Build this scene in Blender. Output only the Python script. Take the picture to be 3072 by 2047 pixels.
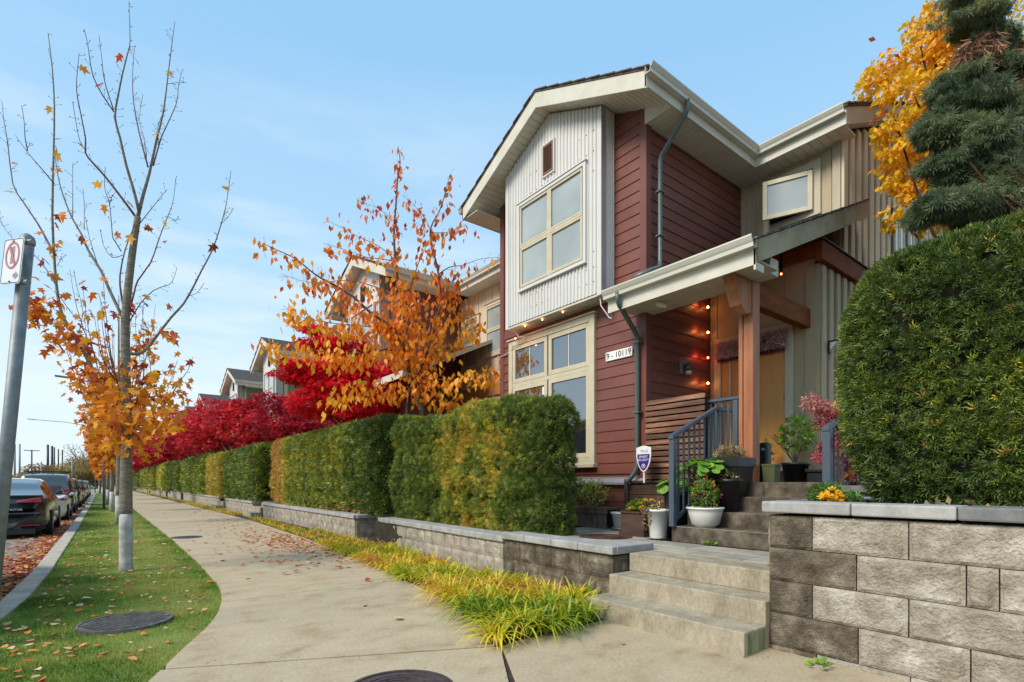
import bpy, math, random
import numpy as np
from mathutils import Vector, Matrix, noise as mnoise
random.seed(7); RNG = np.random.default_rng(11)
for o in list(bpy.data.objects): bpy.data.objects.remove(o)
sc = bpy.context.scene; COL = sc.collection
R = math.radians
# ------------------------------------------------------------------ camera, sky, sun, exposure
cam = bpy.data.objects.new('camera', bpy.data.cameras.new('camera')); COL.objects.link(cam)
cam.location = (0, 0, 1.3); cam.rotation_euler = (R(90), 0, R(-38.2))
cam.data.sensor_width = 36; cam.data.lens = 36*1570/3072; cam.data.shift_y = 425.5/3072
cam.data.clip_end = 4000; cam.data.clip_start = .05; sc.camera = cam
SUN_EL, SUN_AZ = 42, -88      # azimuth measured from +Y towards +X: light comes from the street side
w = bpy.data.worlds.new('World'); sc.world = w; w.use_nodes = True
nt = w.node_tree; nt.nodes.clear(); N = nt.nodes.new; L = nt.links.new
out = N('ShaderNodeOutputWorld'); bg = N('ShaderNodeBackground'); sky = N('ShaderNodeTexSky')
sky.sky_type = 'NISHITA'; sky.sun_disc = False; sky.sun_elevation = R(SUN_EL); sky.sun_rotation = R(SUN_AZ)
sky.air_density = 1.0; sky.dust_density = 1.2; sky.ozone_density = 1.6
tc = N('ShaderNodeTexCoord'); mp = N('ShaderNodeMapping'); mp.inputs['Scale'].default_value = (1.3, 1.3, 7)
mp.inputs['Rotation'].default_value = (0, R(4), 0)
cn = N('ShaderNodeTexNoise'); cn.inputs['Scale'].default_value = 1.7; cn.inputs['Detail'].default_value = 7; cn.inputs['Roughness'].default_value = .55
cr = N('ShaderNodeValToRGB'); cr.color_ramp.elements[0].position = .46; cr.color_ramp.elements[1].position = .72
sx = N('ShaderNodeSeparateXYZ'); hz = N('ShaderNodeMapRange'); hz.inputs['From Min'].default_value = .0; hz.inputs['From Max'].default_value = .62
hz.inputs['To Min'].default_value = 0; hz.inputs['To Max'].default_value = 1
cl = N('ShaderNodeMapRange'); cl.inputs['From Min'].default_value = .62; cl.inputs['From Max'].default_value = .28
cl.inputs['To Min'].default_value = 0.0; cl.inputs['To Max'].default_value = .95
mul = N('ShaderNodeMath'); mul.operation = 'MULTIPLY'
mx0 = N('ShaderNodeMixRGB'); mx1 = N('ShaderNodeMixRGB')
mx1.inputs[2].default_value = (5.4, 6.0, 6.4, 1)
L(tc.outputs['Generated'], mp.inputs[0]); L(mp.outputs[0], cn.inputs[0]); L(cn.outputs[0], cr.inputs[0])
L(tc.outputs['Generated'], sx.inputs[0]); L(sx.outputs['Z'], hz.inputs[0]); L(sx.outputs['Z'], cl.inputs[0])
grd = N('ShaderNodeValToRGB'); ge = grd.color_ramp.elements; ge[0].position = 0; ge[1].position = 1
SKK = 1/.62
for q_, c_ in ((0, (.80, .90, .97)), (.18, (.70, .86, .97)), (.45, (.52, .76, .95)), (1, (.31, .59, .89))):
    el = ge[0] if q_ == 0 else (ge[len(ge)-1] if q_ == 1 else ge.new(q_)); el.color = (*c_, 1)
gsc = N('ShaderNodeVectorMath'); gsc.operation = 'SCALE'; gsc.inputs[3].default_value = 6.9
L(hz.outputs[0], grd.inputs[0]); L(grd.outputs[0], gsc.inputs[0]); mx0.inputs[0].default_value = .85
L(sky.outputs[0], mx0.inputs[1]); L(gsc.outputs[0], mx0.inputs[2]); L(mx0.outputs[0], mx1.inputs[1])
L(cr.outputs[0], mul.inputs[0]); L(cl.outputs[0], mul.inputs[1]); L(mul.outputs[0], mx1.inputs[0])
L(mx1.outputs[0], bg.inputs[0]); bg.inputs[1].default_value = .105; L(bg.outputs[0], out.inputs[0])
sd = bpy.data.lights.new('sun', 'SUN'); sd.energy = 2.4; sd.angle = R(24); sd.color = (1, .9, .76)
so = bpy.data.objects.new('sun', sd); COL.objects.link(so)
sdir = Vector((math.sin(R(SUN_AZ))*math.cos(R(SUN_EL)), math.cos(R(SUN_AZ))*math.cos(R(SUN_EL)), math.sin(R(SUN_EL))))
so.rotation_euler = sdir.to_track_quat('Z', 'Y').to_euler(); so.location = (0, 0, 30)
sc.view_settings.view_transform = 'Standard'; sc.view_settings.look = 'None'; sc.view_settings.gamma = 1
sc.view_settings.exposure = .68; sc.view_settings.use_curve_mapping = False

# ------------------------------------------------------------------ pixel -> world helper (own distances along the ray)
F_, CX, HY, S_, C_ = 1570., 1536., 1449., math.sin(R(38.2)), math.cos(R(38.2))
def ray(x, y):
    a = (x-CX)/F_; b = (HY-y)/F_
    return Vector((S_+a*C_, C_-a*S_, b))
def at(x, y, t): return Vector((0, 0, 1.3)) + ray(x, y)*t
def atD(x, y, t): return at(x*1.30557, y*1.30557, t)

# ------------------------------------------------------------------ materials
MATS = {}
def srgb(c): return tuple(((v/12.92) if v <= .04045 else ((v+.055)/1.055)**2.4) for v in c)
def hx(h):
    h = h.lstrip('#'); return srgb(tuple(int(h[i:i+2], 16)/255 for i in (0, 2, 4)))
def mat(name, c1, c2=None, c3=None, scale=4, stretch=(1, 1, 1), detail=6, rough=.6, bump=0, bscale=60, bdist=.01,
        metal=0, spec=.5, rand=0, trans=0, attr=None, stops=None, coat=0, lo=.35, hi=.65, roughvar=0, emit=None, bstretch=None, rot=(0, 0, 0), fine=0):
    m = bpy.data.materials.new(name); m.use_nodes = True; t = m.node_tree; n = t.nodes; l = t.links
    p = n['Principled BSDF']; p.inputs['Roughness'].default_value = rough; p.inputs['Metallic'].default_value = metal
    p.inputs['Specular IOR Level'].default_value = spec; p.inputs['Coat Weight'].default_value = coat; p.inputs['Coat Roughness'].default_value = .06
    geo = n.new('ShaderNodeNewGeometry'); mpn = n.new('ShaderNodeMapping'); mpn.inputs['Scale'].default_value = stretch; mpn.inputs['Rotation'].default_value = rot
    l.new(geo.outputs['Position'], mpn.inputs[0])
    col = None
    if attr:
        a = n.new('ShaderNodeAttribute'); a.attribute_name = attr; fac = a.outputs['Fac']
    elif c2 is not None or stops:
        ns = n.new('ShaderNodeTexNoise'); ns.inputs['Scale'].default_value = scale; ns.inputs['Detail'].default_value = detail; ns.inputs['Roughness'].default_value = .6
        l.new(mpn.outputs[0], ns.inputs[0]); mr = n.new('ShaderNodeMapRange'); mr.inputs['From Min'].default_value = lo; mr.inputs['From Max'].default_value = hi
        l.new(ns.outputs[0], mr.inputs[0]); fac = mr.outputs[0]
    if rand == 2:
        oi = n.new('ShaderNodeObjectInfo'); fac = oi.outputs['Random']
    if stops or c2 is not None:
        rp = n.new('ShaderNodeValToRGB'); e = rp.color_ramp.elements
        ss = stops or ([(0, c1), (1, c2)] if c3 is None else [(0, c1), (.5, c2), (1, c3)])
        e[0].position, e[0].color = ss[0][0], (*ss[0][1], 1); e[1].position, e[1].color = ss[-1][0], (*ss[-1][1], 1)
        for q, c in ss[1:-1]: x = e.new(q); x.color = (*c, 1)
        l.new(fac, rp.inputs[0]); col = rp.outputs[0]
    else:
        rgb = n.new('ShaderNodeRGB'); rgb.outputs[0].default_value = (*c1, 1); col = rgb.outputs[0]
    if fine:
        fn = n.new('ShaderNodeTexNoise'); fn.inputs['Scale'].default_value = 38; fn.inputs['Detail'].default_value = 8; fn.inputs['Roughness'].default_value = .75; l.new(mpn.outputs[0], fn.inputs[0])
        fm = n.new('ShaderNodeMapRange'); fm.inputs['From Min'].default_value = .3; fm.inputs['From Max'].default_value = .7; fm.inputs['To Min'].default_value = 1-fine; fm.inputs['To Max'].default_value = 1+fine
        l.new(fn.outputs[0], fm.inputs[0]); hv = n.new('ShaderNodeHueSaturation'); l.new(fm.outputs[0], hv.inputs['Value']); l.new(col, hv.inputs['Color']); col = hv.outputs[0]
    if rand and rand != 2:
        oi = n.new('ShaderNodeObjectInfo'); rm = n.new('ShaderNodeMapRange'); rm.inputs['To Min'].default_value = 1-rand; rm.inputs['To Max'].default_value = 1+rand
        l.new(oi.outputs['Random'], rm.inputs[0]); hs = n.new('ShaderNodeHueSaturation'); l.new(rm.outputs[0], hs.inputs['Value']); l.new(col, hs.inputs['Color']); col = hs.outputs[0]
    l.new(col, p.inputs['Base Color'])
    if roughvar:
        rn = n.new('ShaderNodeTexNoise'); rn.inputs['Scale'].default_value = 3; l.new(mpn.outputs[0], rn.inputs[0])
        r2 = n.new('ShaderNodeMapRange'); r2.inputs['To Min'].default_value = max(0, rough-roughvar); r2.inputs['To Max'].default_value = min(1, rough+roughvar); l.new(rn.outputs[0], r2.inputs[0]); l.new(r2.outputs[0], p.inputs['Roughness'])
    if bump:
        bn = n.new('ShaderNodeTexNoise'); bn.inputs['Scale'].default_value = bscale; bn.inputs['Detail'].default_value = 5
        if bstretch:
            m2 = n.new('ShaderNodeMapping'); m2.inputs['Scale'].default_value = bstretch; l.new(geo.outputs['Position'], m2.inputs[0]); l.new(m2.outputs[0], bn.inputs[0])
        else: l.new(mpn.outputs[0], bn.inputs[0])
        bp = n.new('ShaderNodeBump'); bp.inputs['Strength'].default_value = bump; bp.inputs['Distance'].default_value = bdist; l.new(bn.outputs[0], bp.inputs['Height']); l.new(bp.outputs[0], p.inputs['Normal'])
    if trans:
        tr = n.new('ShaderNodeBsdfTranslucent'); l.new(col, tr.inputs[0]); ms = n.new('ShaderNodeMixShader'); ms.inputs[0].default_value = trans
        l.new(p.outputs[0], ms.inputs[1]); l.new(tr.outputs[0], ms.inputs[2]); l.new(ms.outputs[0], n['Material Output'].inputs[0])
    if emit:
        p.inputs['Emission Color'].default_value = (*emit[0], 1); p.inputs['Emission Strength'].default_value = emit[1]
    MATS[name] = m; return m

M = MATS
mat('sidewalk', stops=[(0, (.23, .145, .075)), (.16, (.35, .26, .155)), (.45, (.42, .335, .215)), (1, (.47, .385, .255))], c1=None, scale=2.6, stretch=(.9, 1.2, 1), detail=12, rough=.85, bump=.4, bscale=70, bdist=.005, lo=.28, hi=.66, fine=.24, rand=.05)
mat('stair_concrete', (.2, .165, .11), (.38, .33, .24), scale=5, detail=11, rough=.85, bump=.7, bscale=60, bdist=.006, fine=.28, lo=.25, hi=.6, stretch=(1, 1, .6))
mat('old_concrete', (.05, .038, .026), (.105, .083, .058), (.18, .15, .11), scale=6, detail=8, rough=.9, bump=.4, bscale=70, bdist=.004, fine=.1)
mat('curb_concrete', (.34, .3, .24), (.5, .455, .375), scale=3, detail=8, rough=.9, bump=.4, bscale=80, bdist=.004, fine=.1)
mat('paver', (.27, .25, .2), (.4, .37, .3), scale=3, rough=.9, bump=.5, bscale=90, bdist=.004, rand=.14, fine=.1)
mat('road_paver', (.2, .16, .135), (.33, .29, .25), scale=3, rough=.85, bump=.4, bscale=90, bdist=.004, rand=.18, fine=.1)
mat('block', stops=[(0, (.2, .165, .12)), (.35, (.3, .26, .2)), (.7, (.375, .335, .27)), (1, (.48, .44, .37))], c1=None, scale=5, detail=12, rough=.95, bump=1, bscale=55, bdist=.02, lo=.3, hi=.66, rand=.09, fine=.3)
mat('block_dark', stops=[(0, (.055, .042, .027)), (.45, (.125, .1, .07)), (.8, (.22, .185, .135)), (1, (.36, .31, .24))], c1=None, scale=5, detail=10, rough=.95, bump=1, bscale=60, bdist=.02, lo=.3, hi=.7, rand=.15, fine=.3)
mat('capstone', (.27, .265, .255), (.4, .395, .38), scale=7, detail=8, rough=.8, bump=.3, bscale=150, bdist=.002, rand=.1, fine=.12)
mat('capstone_dark', (.12, .12, .122), (.22, .22, .22), scale=7, detail=8, rough=.8, bump=.3, bscale=150, bdist=.002, rand=.1, fine=.12)
mat('soil', (.025, .018, .012), (.07, .05, .035), scale=12, rough=1, bump=1, bscale=40, bdist=.02)
mat('turf', (.09, .15, .025), (.17, .25, .04), (.25, .24, .08), scale=1.6, detail=8, rough=1, bump=1, bscale=60, bdist=.02)
mat('ground', (.06, .07, .03), (.12, .11, .07), scale=.4, rough=1)
mat('asphalt', (.045, .043, .042), (.075, .07, .066), scale=2, rough=.85, bump=.4, bscale=120, bdist=.004)
mat('siding', (.16, .048, .034), (.185, .06, .042), scale=3, detail=8, rough=.5, bump=.35, bscale=25, bdist=.003, bstretch=(1, .12, 3), rand=.1, fine=.07)
mat('siding_trim', (.15, .045, .033), (.175, .055, .04), scale=3, rough=.5, bump=.2, bscale=25, bdist=.002, bstretch=(3, 3, .2))
mat('green_siding', (.1, .11, .065), (.13, .14, .085), scale=3, rough=.6)
mat('metal_white', (.6, .59, .56), (.65, .64, .61), scale=1, rough=.4, spec=.5)
mat('steel_corner', (.36, .35, .37), (.42, .41, .43), scale=2, rough=.35, metal=.3)
mat('screw', (.06, .06, .06), rough=.4, metal=.6)
mat('cream', (.56, .53, .44), (.64, .61, .52), scale=4, rough=.55, bump=.1, bscale=30, bdist=.003)
mat('soffit', (.62, .585, .5), (.68, .645, .56), scale=3, rough=.6)
mat('trim_cream', (.52, .46, .32), (.58, .52, .375), scale=5, rough=.5)
mat('beige', (.4, .325, .2), (.45, .37, .24), scale=3, rough=.65, bump=.15, bscale=30, bdist=.003, stretch=(1, 1, .4))
mat('peach', (.58, .44, .32), (.64, .5, .375), scale=3, rough=.65)
mat('stained_board', (.19, .105, .05), (.42, .37, .27), (.5, .45, .34), scale=1.2, rough=.7, stretch=(1, 1, .35), lo=.3, hi=.6)
mat('cedar', (.3, .1, .04), (.44, .18, .08), scale=9, stretch=(1, 1, .12), rough=.55, bump=.2, bscale=40, bdist=.003, bstretch=(1, 1, .1), detail=9)
mat('dark_cedar', (.17, .045, .014), (.26, .08, .028), spec=.15, scale=8, stretch=(.3, 1, 1), rough=.75, bump=.2, bscale=40, bdist=.003)
mat('slat_wood', stops=[(0, (.06, .024, .014)), (.5, (.16, .07, .038)), (.8, (.3, .15, .08)), (1, (.46, .28, .16))], c1=None, scale=7, stretch=(1, .18, 1.6), rough=.6, detail=10, rand=.25, bump=.5, bscale=40, bdist=.004, bstretch=(1, .1, 2), lo=.28, hi=.72)
mat('dark_plank', (.045, .024, .016), (.095, .05, .034), scale=7, stretch=(1, .2, 1.6), rough=.6, detail=9, rand=.12)
mat('old_plank', (.15, .1, .07), (.27, .2, .15), scale=7, stretch=(1, 2, .25), rough=.8, detail=9, rand=.12)
mat('shingle', (.045, .04, .038), (.1, .09, .085), scale=8, rough=.95, bump=.7, bscale=60, bdist=.01, rand=.1)
mat('shingle_moss', (.07, .045, .03), (.16, .1, .06), scale=6, rough=.95, bump=.7, bscale=60, bdist=.01)
mat('gutter', (.56, .545, .46), (.64, .62, .53), scale=2, rough=.35, stretch=(1, .3, 1), spec=.5)
mat('downspout', (.085, .115, .11), (.11, .14, .135), scale=3, rough=.35, stretch=(1, 1, .3))
mat('pane_pale', (.3, .34, .34), (.42, .46, .455), scale=.8, rough=.03, spec=.7, coat=.5, detail=2)
mat('pane_dark', (.02, .025, .028), rough=.02, spec=1.0, coat=1)
M['pane_dark'].node_tree.nodes['Principled BSDF'].inputs['IOR'].default_value = 2.1
mat('blind', (.5, .5, .48), rough=.7)
mat('vent_wood', (.16, .055, .028), (.24, .09, .045), scale=10, rough=.5)
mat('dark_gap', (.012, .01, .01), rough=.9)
mat('rail', (.06, .085, .115), (.075, .1, .13), scale=3, rough=.4)
mat('door', (.62, .28, .07), (.68, .34, .095), scale=4, stretch=(2, 2, .15), rough=.45, detail=9)
mat('tinsel', (.5, .27, .27), (.85, .68, .68), scale=60, rough=.2, metal=.25, bump=1, bscale=120, bdist=.01)
mat('plinth', (.045, .042, .05), rough=.4)
mat('plaque', (.78, .78, .76), rough=.4)
mat('ink', (.012, .012, .015), rough=.5)
mat('purple', (.045, .022, .2), rough=.4)
mat('sign_white', (.75, .76, .76), rough=.35)
mat('sign_red', (.55, .14, .14), rough=.4)
mat('grey_paint', (.25, .26, .28), rough=.4)
mat('galv', (.17, .19, .2), (.25, .27, .28), scale=12, rough=.55, metal=.4, bump=.1, bscale=50, bdist=.003)
mat('iron', (.075, .055, .055), (.14, .105, .105), scale=10, rough=.5, metal=.5, bump=.5, bscale=90, bdist=.003)
mat('iron_grey', (.1, .088, .078), (.2, .18, .16), scale=10, rough=.6, metal=.4, bump=.5, bscale=90, bdist=.003)
mat('iron_rust', (.06, .035, .025), (.12, .07, .045), scale=10, rough=.6, metal=.3)
mat('bark', (.12, .1, .065), (.26, .235, .18), scale=14, stretch=(.6, .6, 2.4), rough=.9, bump=.6, bscale=40, bdist=.008, bstretch=(.5, .5, 3), detail=9)
mat('bark_red', (.12, .05, .045), (.2, .1, .085), scale=18, rough=.8)
mat('bark_white', (.34, .34, .315), (.56, .56, .54), scale=9, rough=.9, bump=.5, bscale=40, bdist=.006, bstretch=(.6, .6, 3))
mat('bark_dark', (.06, .045, .035), (.13, .1, .08), scale=14, rough=.9, bump=.5, bscale=40, bdist=.006)
mat('brown_bark', (.035, .018, .012), (.07, .04, .025), scale=20, rough=1, spec=.1)
mat('black_plastic', (.012, .013, .015), rough=.45)
mat('white_plastic', (.7, .7, .66), (.76, .76, .72), scale=5, rough=.4)
mat('green_box', (.07, .085, .03), rough=.6)
mat('terracotta', (.3, .09, .05), rough=.7)
mat('cable', (.6, .6, .58), rough=.6)
mat('bulb_warm', (1, .4, .1), emit=((1, .32, .07), 22))
mat('bulb_red', (1, .1, .05), emit=((1, .09, .03), 14))
mat('rubber', (.012, .012, .012), rough=.7)
mat('rim', (.3, .3, .31), rough=.3, metal=.8)
mat('tail_red', (.35, .012, .012), rough=.12, coat=1)
mat('car_charcoal', (.03, .034, .042), rough=.25, metal=.5, coat=1)
mat('car_white', (.66, .67, .68), rough=.3, coat=1)
mat('car_silver', (.4, .42, .44), rough=.3, metal=.5, coat=1)
mat('car_black', (.018, .018, .02), rough=.25, coat=1)
mat('car_red', (.25, .015, .02), rough=.25, coat=1)
mat('soft_top', (.02, .02, .022), rough=.85)
mat('car_glass', (.035, .04, .045), rough=.03, spec=1, coat=1)
mat('hydrant_red', (.32, .02, .03), rough=.4)
mat('lamp_glass', (.7, .65, .6), rough=.1)
mat('pole_wood', (.06, .045, .035), (.1, .08, .06), scale=5, rough=.9)
mat('yew', c1=None, attr='tint', stops=[(0, (.03, .055, .014)), (.3, (.085, .14, .026)), (.6, (.21, .28, .045)), (.78, (.48, .5, .05)), (.92, (.86, .6, .05)), (1, (.55, .3, .1))], rough=.45, trans=.25)
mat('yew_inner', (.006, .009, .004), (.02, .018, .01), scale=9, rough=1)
mat('maple_leaf', c1=None, attr='tint', stops=[(0, (.22, .03, .02)), (.3, (.5, .08, .012)), (.6, (.75, .24, .012)), (1, (.85, .47, .03))], rough=.5, trans=.4)
mat('maple_leaf_single', c1=None, rand=2, stops=[(0, (.2, .03, .03)), (.25, (.5, .07, .015)), (.6, (.75, .24, .012)), (1, (.85, .47, .03))], rough=.5, trans=.4)
mat('cherry_leaf', c1=None, attr='tint', stops=[(0, (.5, .05, .015)), (.3, (.78, .16, .02)), (.6, (.92, .34, .02)), (.88, (.95, .52, .025)), (1, (.4, .36, .03))], rough=.5, trans=.45)
mat('cherry_leaf_single', c1=None, rand=2, stops=[(0, (.5, .05, .015)), (.45, (.75, .14, .02)), (.8, (.9, .32, .02)), (1, (.95, .5, .02))], rough=.5, trans=.45)
mat('red_maple_leaf', c1=None, attr='tint', stops=[(0, (.35, .006, .018)), (.5, (.8, .01, .03)), (1, (.97, .05, .045))], rough=.5, trans=.5)
mat('dark_maple_leaf', c1=None, attr='tint', stops=[(0, (.2, .01, .025)), (.5, (.58, .02, .04)), (1, (.9, .08, .07))], rough=.5, trans=.48)
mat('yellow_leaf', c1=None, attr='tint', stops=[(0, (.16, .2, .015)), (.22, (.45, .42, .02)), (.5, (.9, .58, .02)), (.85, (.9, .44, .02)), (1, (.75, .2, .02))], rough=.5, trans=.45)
mat('redwood_needle', c1=None, attr='tint', stops=[(0, (.06, .1, .055)), (.5, (.22, .28, .14)), (.85, (.4, .43, .22)), (.93, (.3, .2, .1)), (1, (.4, .22, .12))], rough=.6, trans=.3)
mat('brown_needle', c1=None, attr='tint', stops=[(0, (.08, .035, .02)), (1, (.32, .17, .09))], rough=.8)
mat('grass_blade', c1=None, attr='tint', stops=[(0, (.06, .13, .014)), (.3, (.17, .28, .03)), (.6, (.38, .42, .07)), (1, (.55, .45, .18))], rough=.6, trans=.35)
mat('daylily', c1=None, attr='tint', stops=[(0, (.13, .24, .02)), (.3, (.34, .44, .03)), (.55, (.72, .66, .04)), (.85, (.9, .64, .05)), (1, (.6, .3, .1))], rough=.5, trans=.35)
mat('litter', c1=None, attr='tint', stops=[(0, (.2, .03, .02)), (.3, (.45, .07, .02)), (.6, (.65, .22, .03)), (.8, (.6, .36, .16)), (1, (.66, .5, .36))], rough=.7, trans=.1)
mat('tan_leaf', (.62, .46, .25), (.7, .55, .33), scale=30, rough=.7)
mat('orange_leaf', (.75, .24, .02), (.8, .32, .03), scale=30, rough=.7)
mat('green_leaf', c1=None, attr='tint', stops=[(0, (.06, .16, .02)), (.6, (.2, .38, .04)), (1, (.45, .5, .08))], rough=.5, trans=.3)
mat('geranium_leaf', c1=None, rand=2, stops=[(0, (.12, .3, .03)), (1, (.26, .46, .05))], rough=.5, trans=.3)
mat('dry_leaf', c1=None, attr='tint', stops=[(0, (.09, .07, .03)), (.6, (.28, .2, .09)), (1, (.5, .38, .2))], rough=.8)
mat('marigold', c1=None, attr='tint', stops=[(0, (.85, .28, .01)), (1, (.9, .5, .02))], rough=.6, trans=.2)
mat('marigold_yellow', c1=None, attr='tint', stops=[(0, (.9, .4, .01)), (1, (.95, .66, .03))], rough=.6, trans=.2)
mat('fuchsia_petal', c1=None, attr='tint', stops=[(0, (.6, .02, .05)), (1, (.7, .05, .2))], rough=.5, trans=.2)
mat('hydrangea', c1=None, attr='tint', stops=[(0, (.28, .015, .04)), (.6, (.5, .05, .1)), (1, (.6, .27, .22))], rough=.6, trans=.2)
mat('hill', (.1, .07, .03), (.22, .15, .05), (.16, .17, .06), scale=.12, rough=1)
mat('far_tree', c1=None, attr='tint', stops=[(0, (.14, .1, .045)), (.5, (.33, .22, .08)), (1, (.5, .37, .12))], rough=.9, trans=.2)

# ------------------------------------------------------------------ mesh + object helpers
class MB:
    def __init__(s): s.v = []; s.f = []
    def add(s, vs, fs):
        b = len(s.v); s.v += [tuple(v) for v in vs]; s.f += [tuple(i+b for i in f) for f in fs]; return s
    def box(s, x0, x1, y0, y1, z0, z1):
        vs = [(x, y, z) for z in (z0, z1) for y in (y0, y1) for x in (x0, x1)]
        return s.add(vs, [(0, 2, 3, 1), (4, 5, 7, 6), (0, 1, 5, 4), (2, 6, 7, 3), (0, 4, 6, 2), (1, 3, 7, 5)])
    def prism(s, pts, vec):
        n = len(pts); vec = Vector(vec); vs = [Vector(p) for p in pts] + [Vector(p)+vec for p in pts]
        return s.add(vs, [tuple(range(n))[::-1], tuple(range(n, 2*n))] + [(i, (i+1) % n, n+(i+1) % n, n+i) for i in range(n)])
    def tube(s, pts, rad, seg=8, cap=True, flat=1.0):
        pts = [Vector(p) for p in pts]; n = len(pts); rr = rad if hasattr(rad, '__len__') else [rad]*n; vs = []
        up = None
        for i, p in enumerate(pts):
            d = (pts[min(i+1, n-1)]-pts[max(i-1, 0)])
            if d.length < 1e-6: d = Vector((0, 0, 1))
            d.normalize()
            if up is None: up = Vector((1, 0, 0)) if abs(d.x) < .8 else Vector((0, 1, 0))
            a = (up-d*up.dot(d)); a.normalize(); up = a; b = d.cross(a)
            for k in range(seg):
                t = 2*math.pi*k/seg; vs.append(p+(a*math.cos(t)+b*math.sin(t)*flat)*rr[i])
        fs = [(i*seg+k, i*seg+(k+1) % seg, (i+1)*seg+(k+1) % seg, (i+1)*seg+k) for i in range(n-1) for k in range(seg)]
        if cap: fs += [tuple(range(seg))[::-1], tuple((n-1)*seg+k for k in range(seg))]
        return s.add(vs, fs)
    def lathe(s, c, prof, seg=24, sx=1, sy=1):
        c = Vector(c); vs = []; n = len(prof)
        for r, z in prof:
            for k in range(seg):
                t = 2*math.pi*k/seg; vs.append((c.x+r*sx*math.cos(t), c.y+r*sy*math.sin(t), c.z+z))
        fs = [(i*seg+k, i*seg+(k+1) % seg, (i+1)*seg+(k+1) % seg, (i+1)*seg+k) for i in range(n-1) for k in range(seg)]
        fs += [tuple(range(seg))[::-1], tuple((n-1)*seg+k for k in range(seg))]
        return s.add(vs, fs)
    def mesh(s, name):
        me = bpy.data.meshes.new(name); me.from_pydata(s.v, [], s.f); me.validate(); me.update(); return me

BASE = {}
def tag(o, label=None, cat=None, group=None, kind=None):
    if label: o['label'] = label
    if cat: o['category'] = cat
    if group: o['group'] = group
    if kind: o['kind'] = kind
    return o
def thing(name, label, cat, loc=(0, 0, 0), group=None):
    o = bpy.data.objects.new(name, None); o.empty_display_size = .2; COL.objects.link(o); o.location = loc; BASE[o.name] = Vector(loc)
    return tag(o, label, cat, group)
def setmat(me, m): me.materials.clear(); me.materials.append(MATS[m] if isinstance(m, str) else m)
def obj(name, mesh, m, parent=None, bevel=0, smooth=False, loc=None, kind=None, label=None, origin=None):
    """mesh: MB (world coordinates) or Mesh data (then loc = world placement)."""
    if isinstance(mesh, MB):
        b = BASE.get(parent.name, Vector((0, 0, 0))) if parent else (Vector(origin) if origin is not None else Vector((0, 0, 0)))
        me = mesh.mesh(name); me.transform(Matrix.Translation(-b)); wl = b
    else:
        me = mesh; wl = Vector(loc) if loc is not None else (BASE.get(parent.name, Vector((0, 0, 0))) if parent else Vector((0, 0, 0)))
        if loc is None: me.transform(Matrix.Translation(-wl))
    if m is not None: setmat(me, m)
    o = bpy.data.objects.new(name, me); COL.objects.link(o)
    if parent: o.parent = parent; o.location = wl-BASE.get(parent.name, Vector((0, 0, 0)))
    else: o.location = wl
    BASE[o.name] = Vector(wl)
    if smooth: me.polygons.foreach_set('use_smooth', [True]*len(me.polygons))
    if bevel:
        md = o.modifiers.new('bevel', 'BEVEL'); md.width = bevel; md.segments = 2 if bevel > .008 else 1; md.limit_method = 'ANGLE'
    if kind: o['kind'] = kind
    if label: o['label'] = label
    return o
_boxes = {}
def boxpiece(name, x0, x1, y0, y1, z0, z1, m, parent=None, bevel=.004):
    """a box piece that shares its mesh with equally sized pieces"""
    k = (name, round(x1-x0, 3), round(y1-y0, 3), round(z1-z0, 3), m)
    if k not in _boxes:
        mb = MB().box(-k[1]/2, k[1]/2, -k[2]/2, k[2]/2, -k[3]/2, k[3]/2); me = mb.mesh(name); setmat(me, m); _boxes[k] = me
    return obj(name, _boxes[k], None, parent, bevel=bevel, loc=((x0+x1)/2, (y0+y1)/2, (z0+z1)/2))

# --- big scatter meshes of small leaves (triangles, per-leaf 'tint' attribute)
def bigmesh(name, V, T, tint, smooth=False):
    me = bpy.data.meshes.new(name); nv, ntr = len(V), len(T)
    me.vertices.add(nv); me.vertices.foreach_set('co', np.ascontiguousarray(V, dtype=np.float32).ravel())
    me.loops.add(ntr*3); me.loops.foreach_set('vertex_index', np.ascontiguousarray(T, dtype=np.int32).ravel())
    me.polygons.add(ntr); me.polygons.foreach_set('loop_start', np.arange(0, ntr*3, 3, dtype=np.int32)); me.polygons.foreach_set('loop_total', np.full(ntr, 3, dtype=np.int32))
    if smooth: me.polygons.foreach_set('use_smooth', [True]*ntr)
    a = me.attributes.new('tint', 'FLOAT', 'POINT'); a.data.foreach_set('value', np.ascontiguousarray(tint, dtype=np.float32))
    me.update(calc_edges=True); return me
def norm(a): return a/np.maximum(np.linalg.norm(a, axis=-1, keepdims=True), 1e-9)
def rndunit(n): return norm(RNG.normal(size=(n, 3)))
def scatter(name, tv, tt, P, Y, Z, S, tint):
    """place template (tv verts, tt tris) at P with y axis Y, normal approx Z, scale S"""
    tv = np.array(tv, float); tt = np.array(tt, int); P = np.array(P, float); n = len(P)
    Y = norm(np.array(Y, float)); Z = np.array(Z, float); X = norm(np.cross(Y, Z)); Z = np.cross(X, Y)
    S = np.broadcast_to(np.array(S, float), (n,))
    V = P[:, None, :] + S[:, None, None]*(tv[None, :, 0:1]*X[:, None, :] + tv[None, :, 1:2]*Y[:, None, :] + tv[None, :, 2:3]*Z[:, None, :])
    T = tt[None] + (np.arange(n)*len(tv))[:, None, None]
    return bigmesh(name, V.reshape(-1, 3), T.reshape(-1, 3), np.repeat(np.clip(tint, 0, 1), len(tv)))
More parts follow.
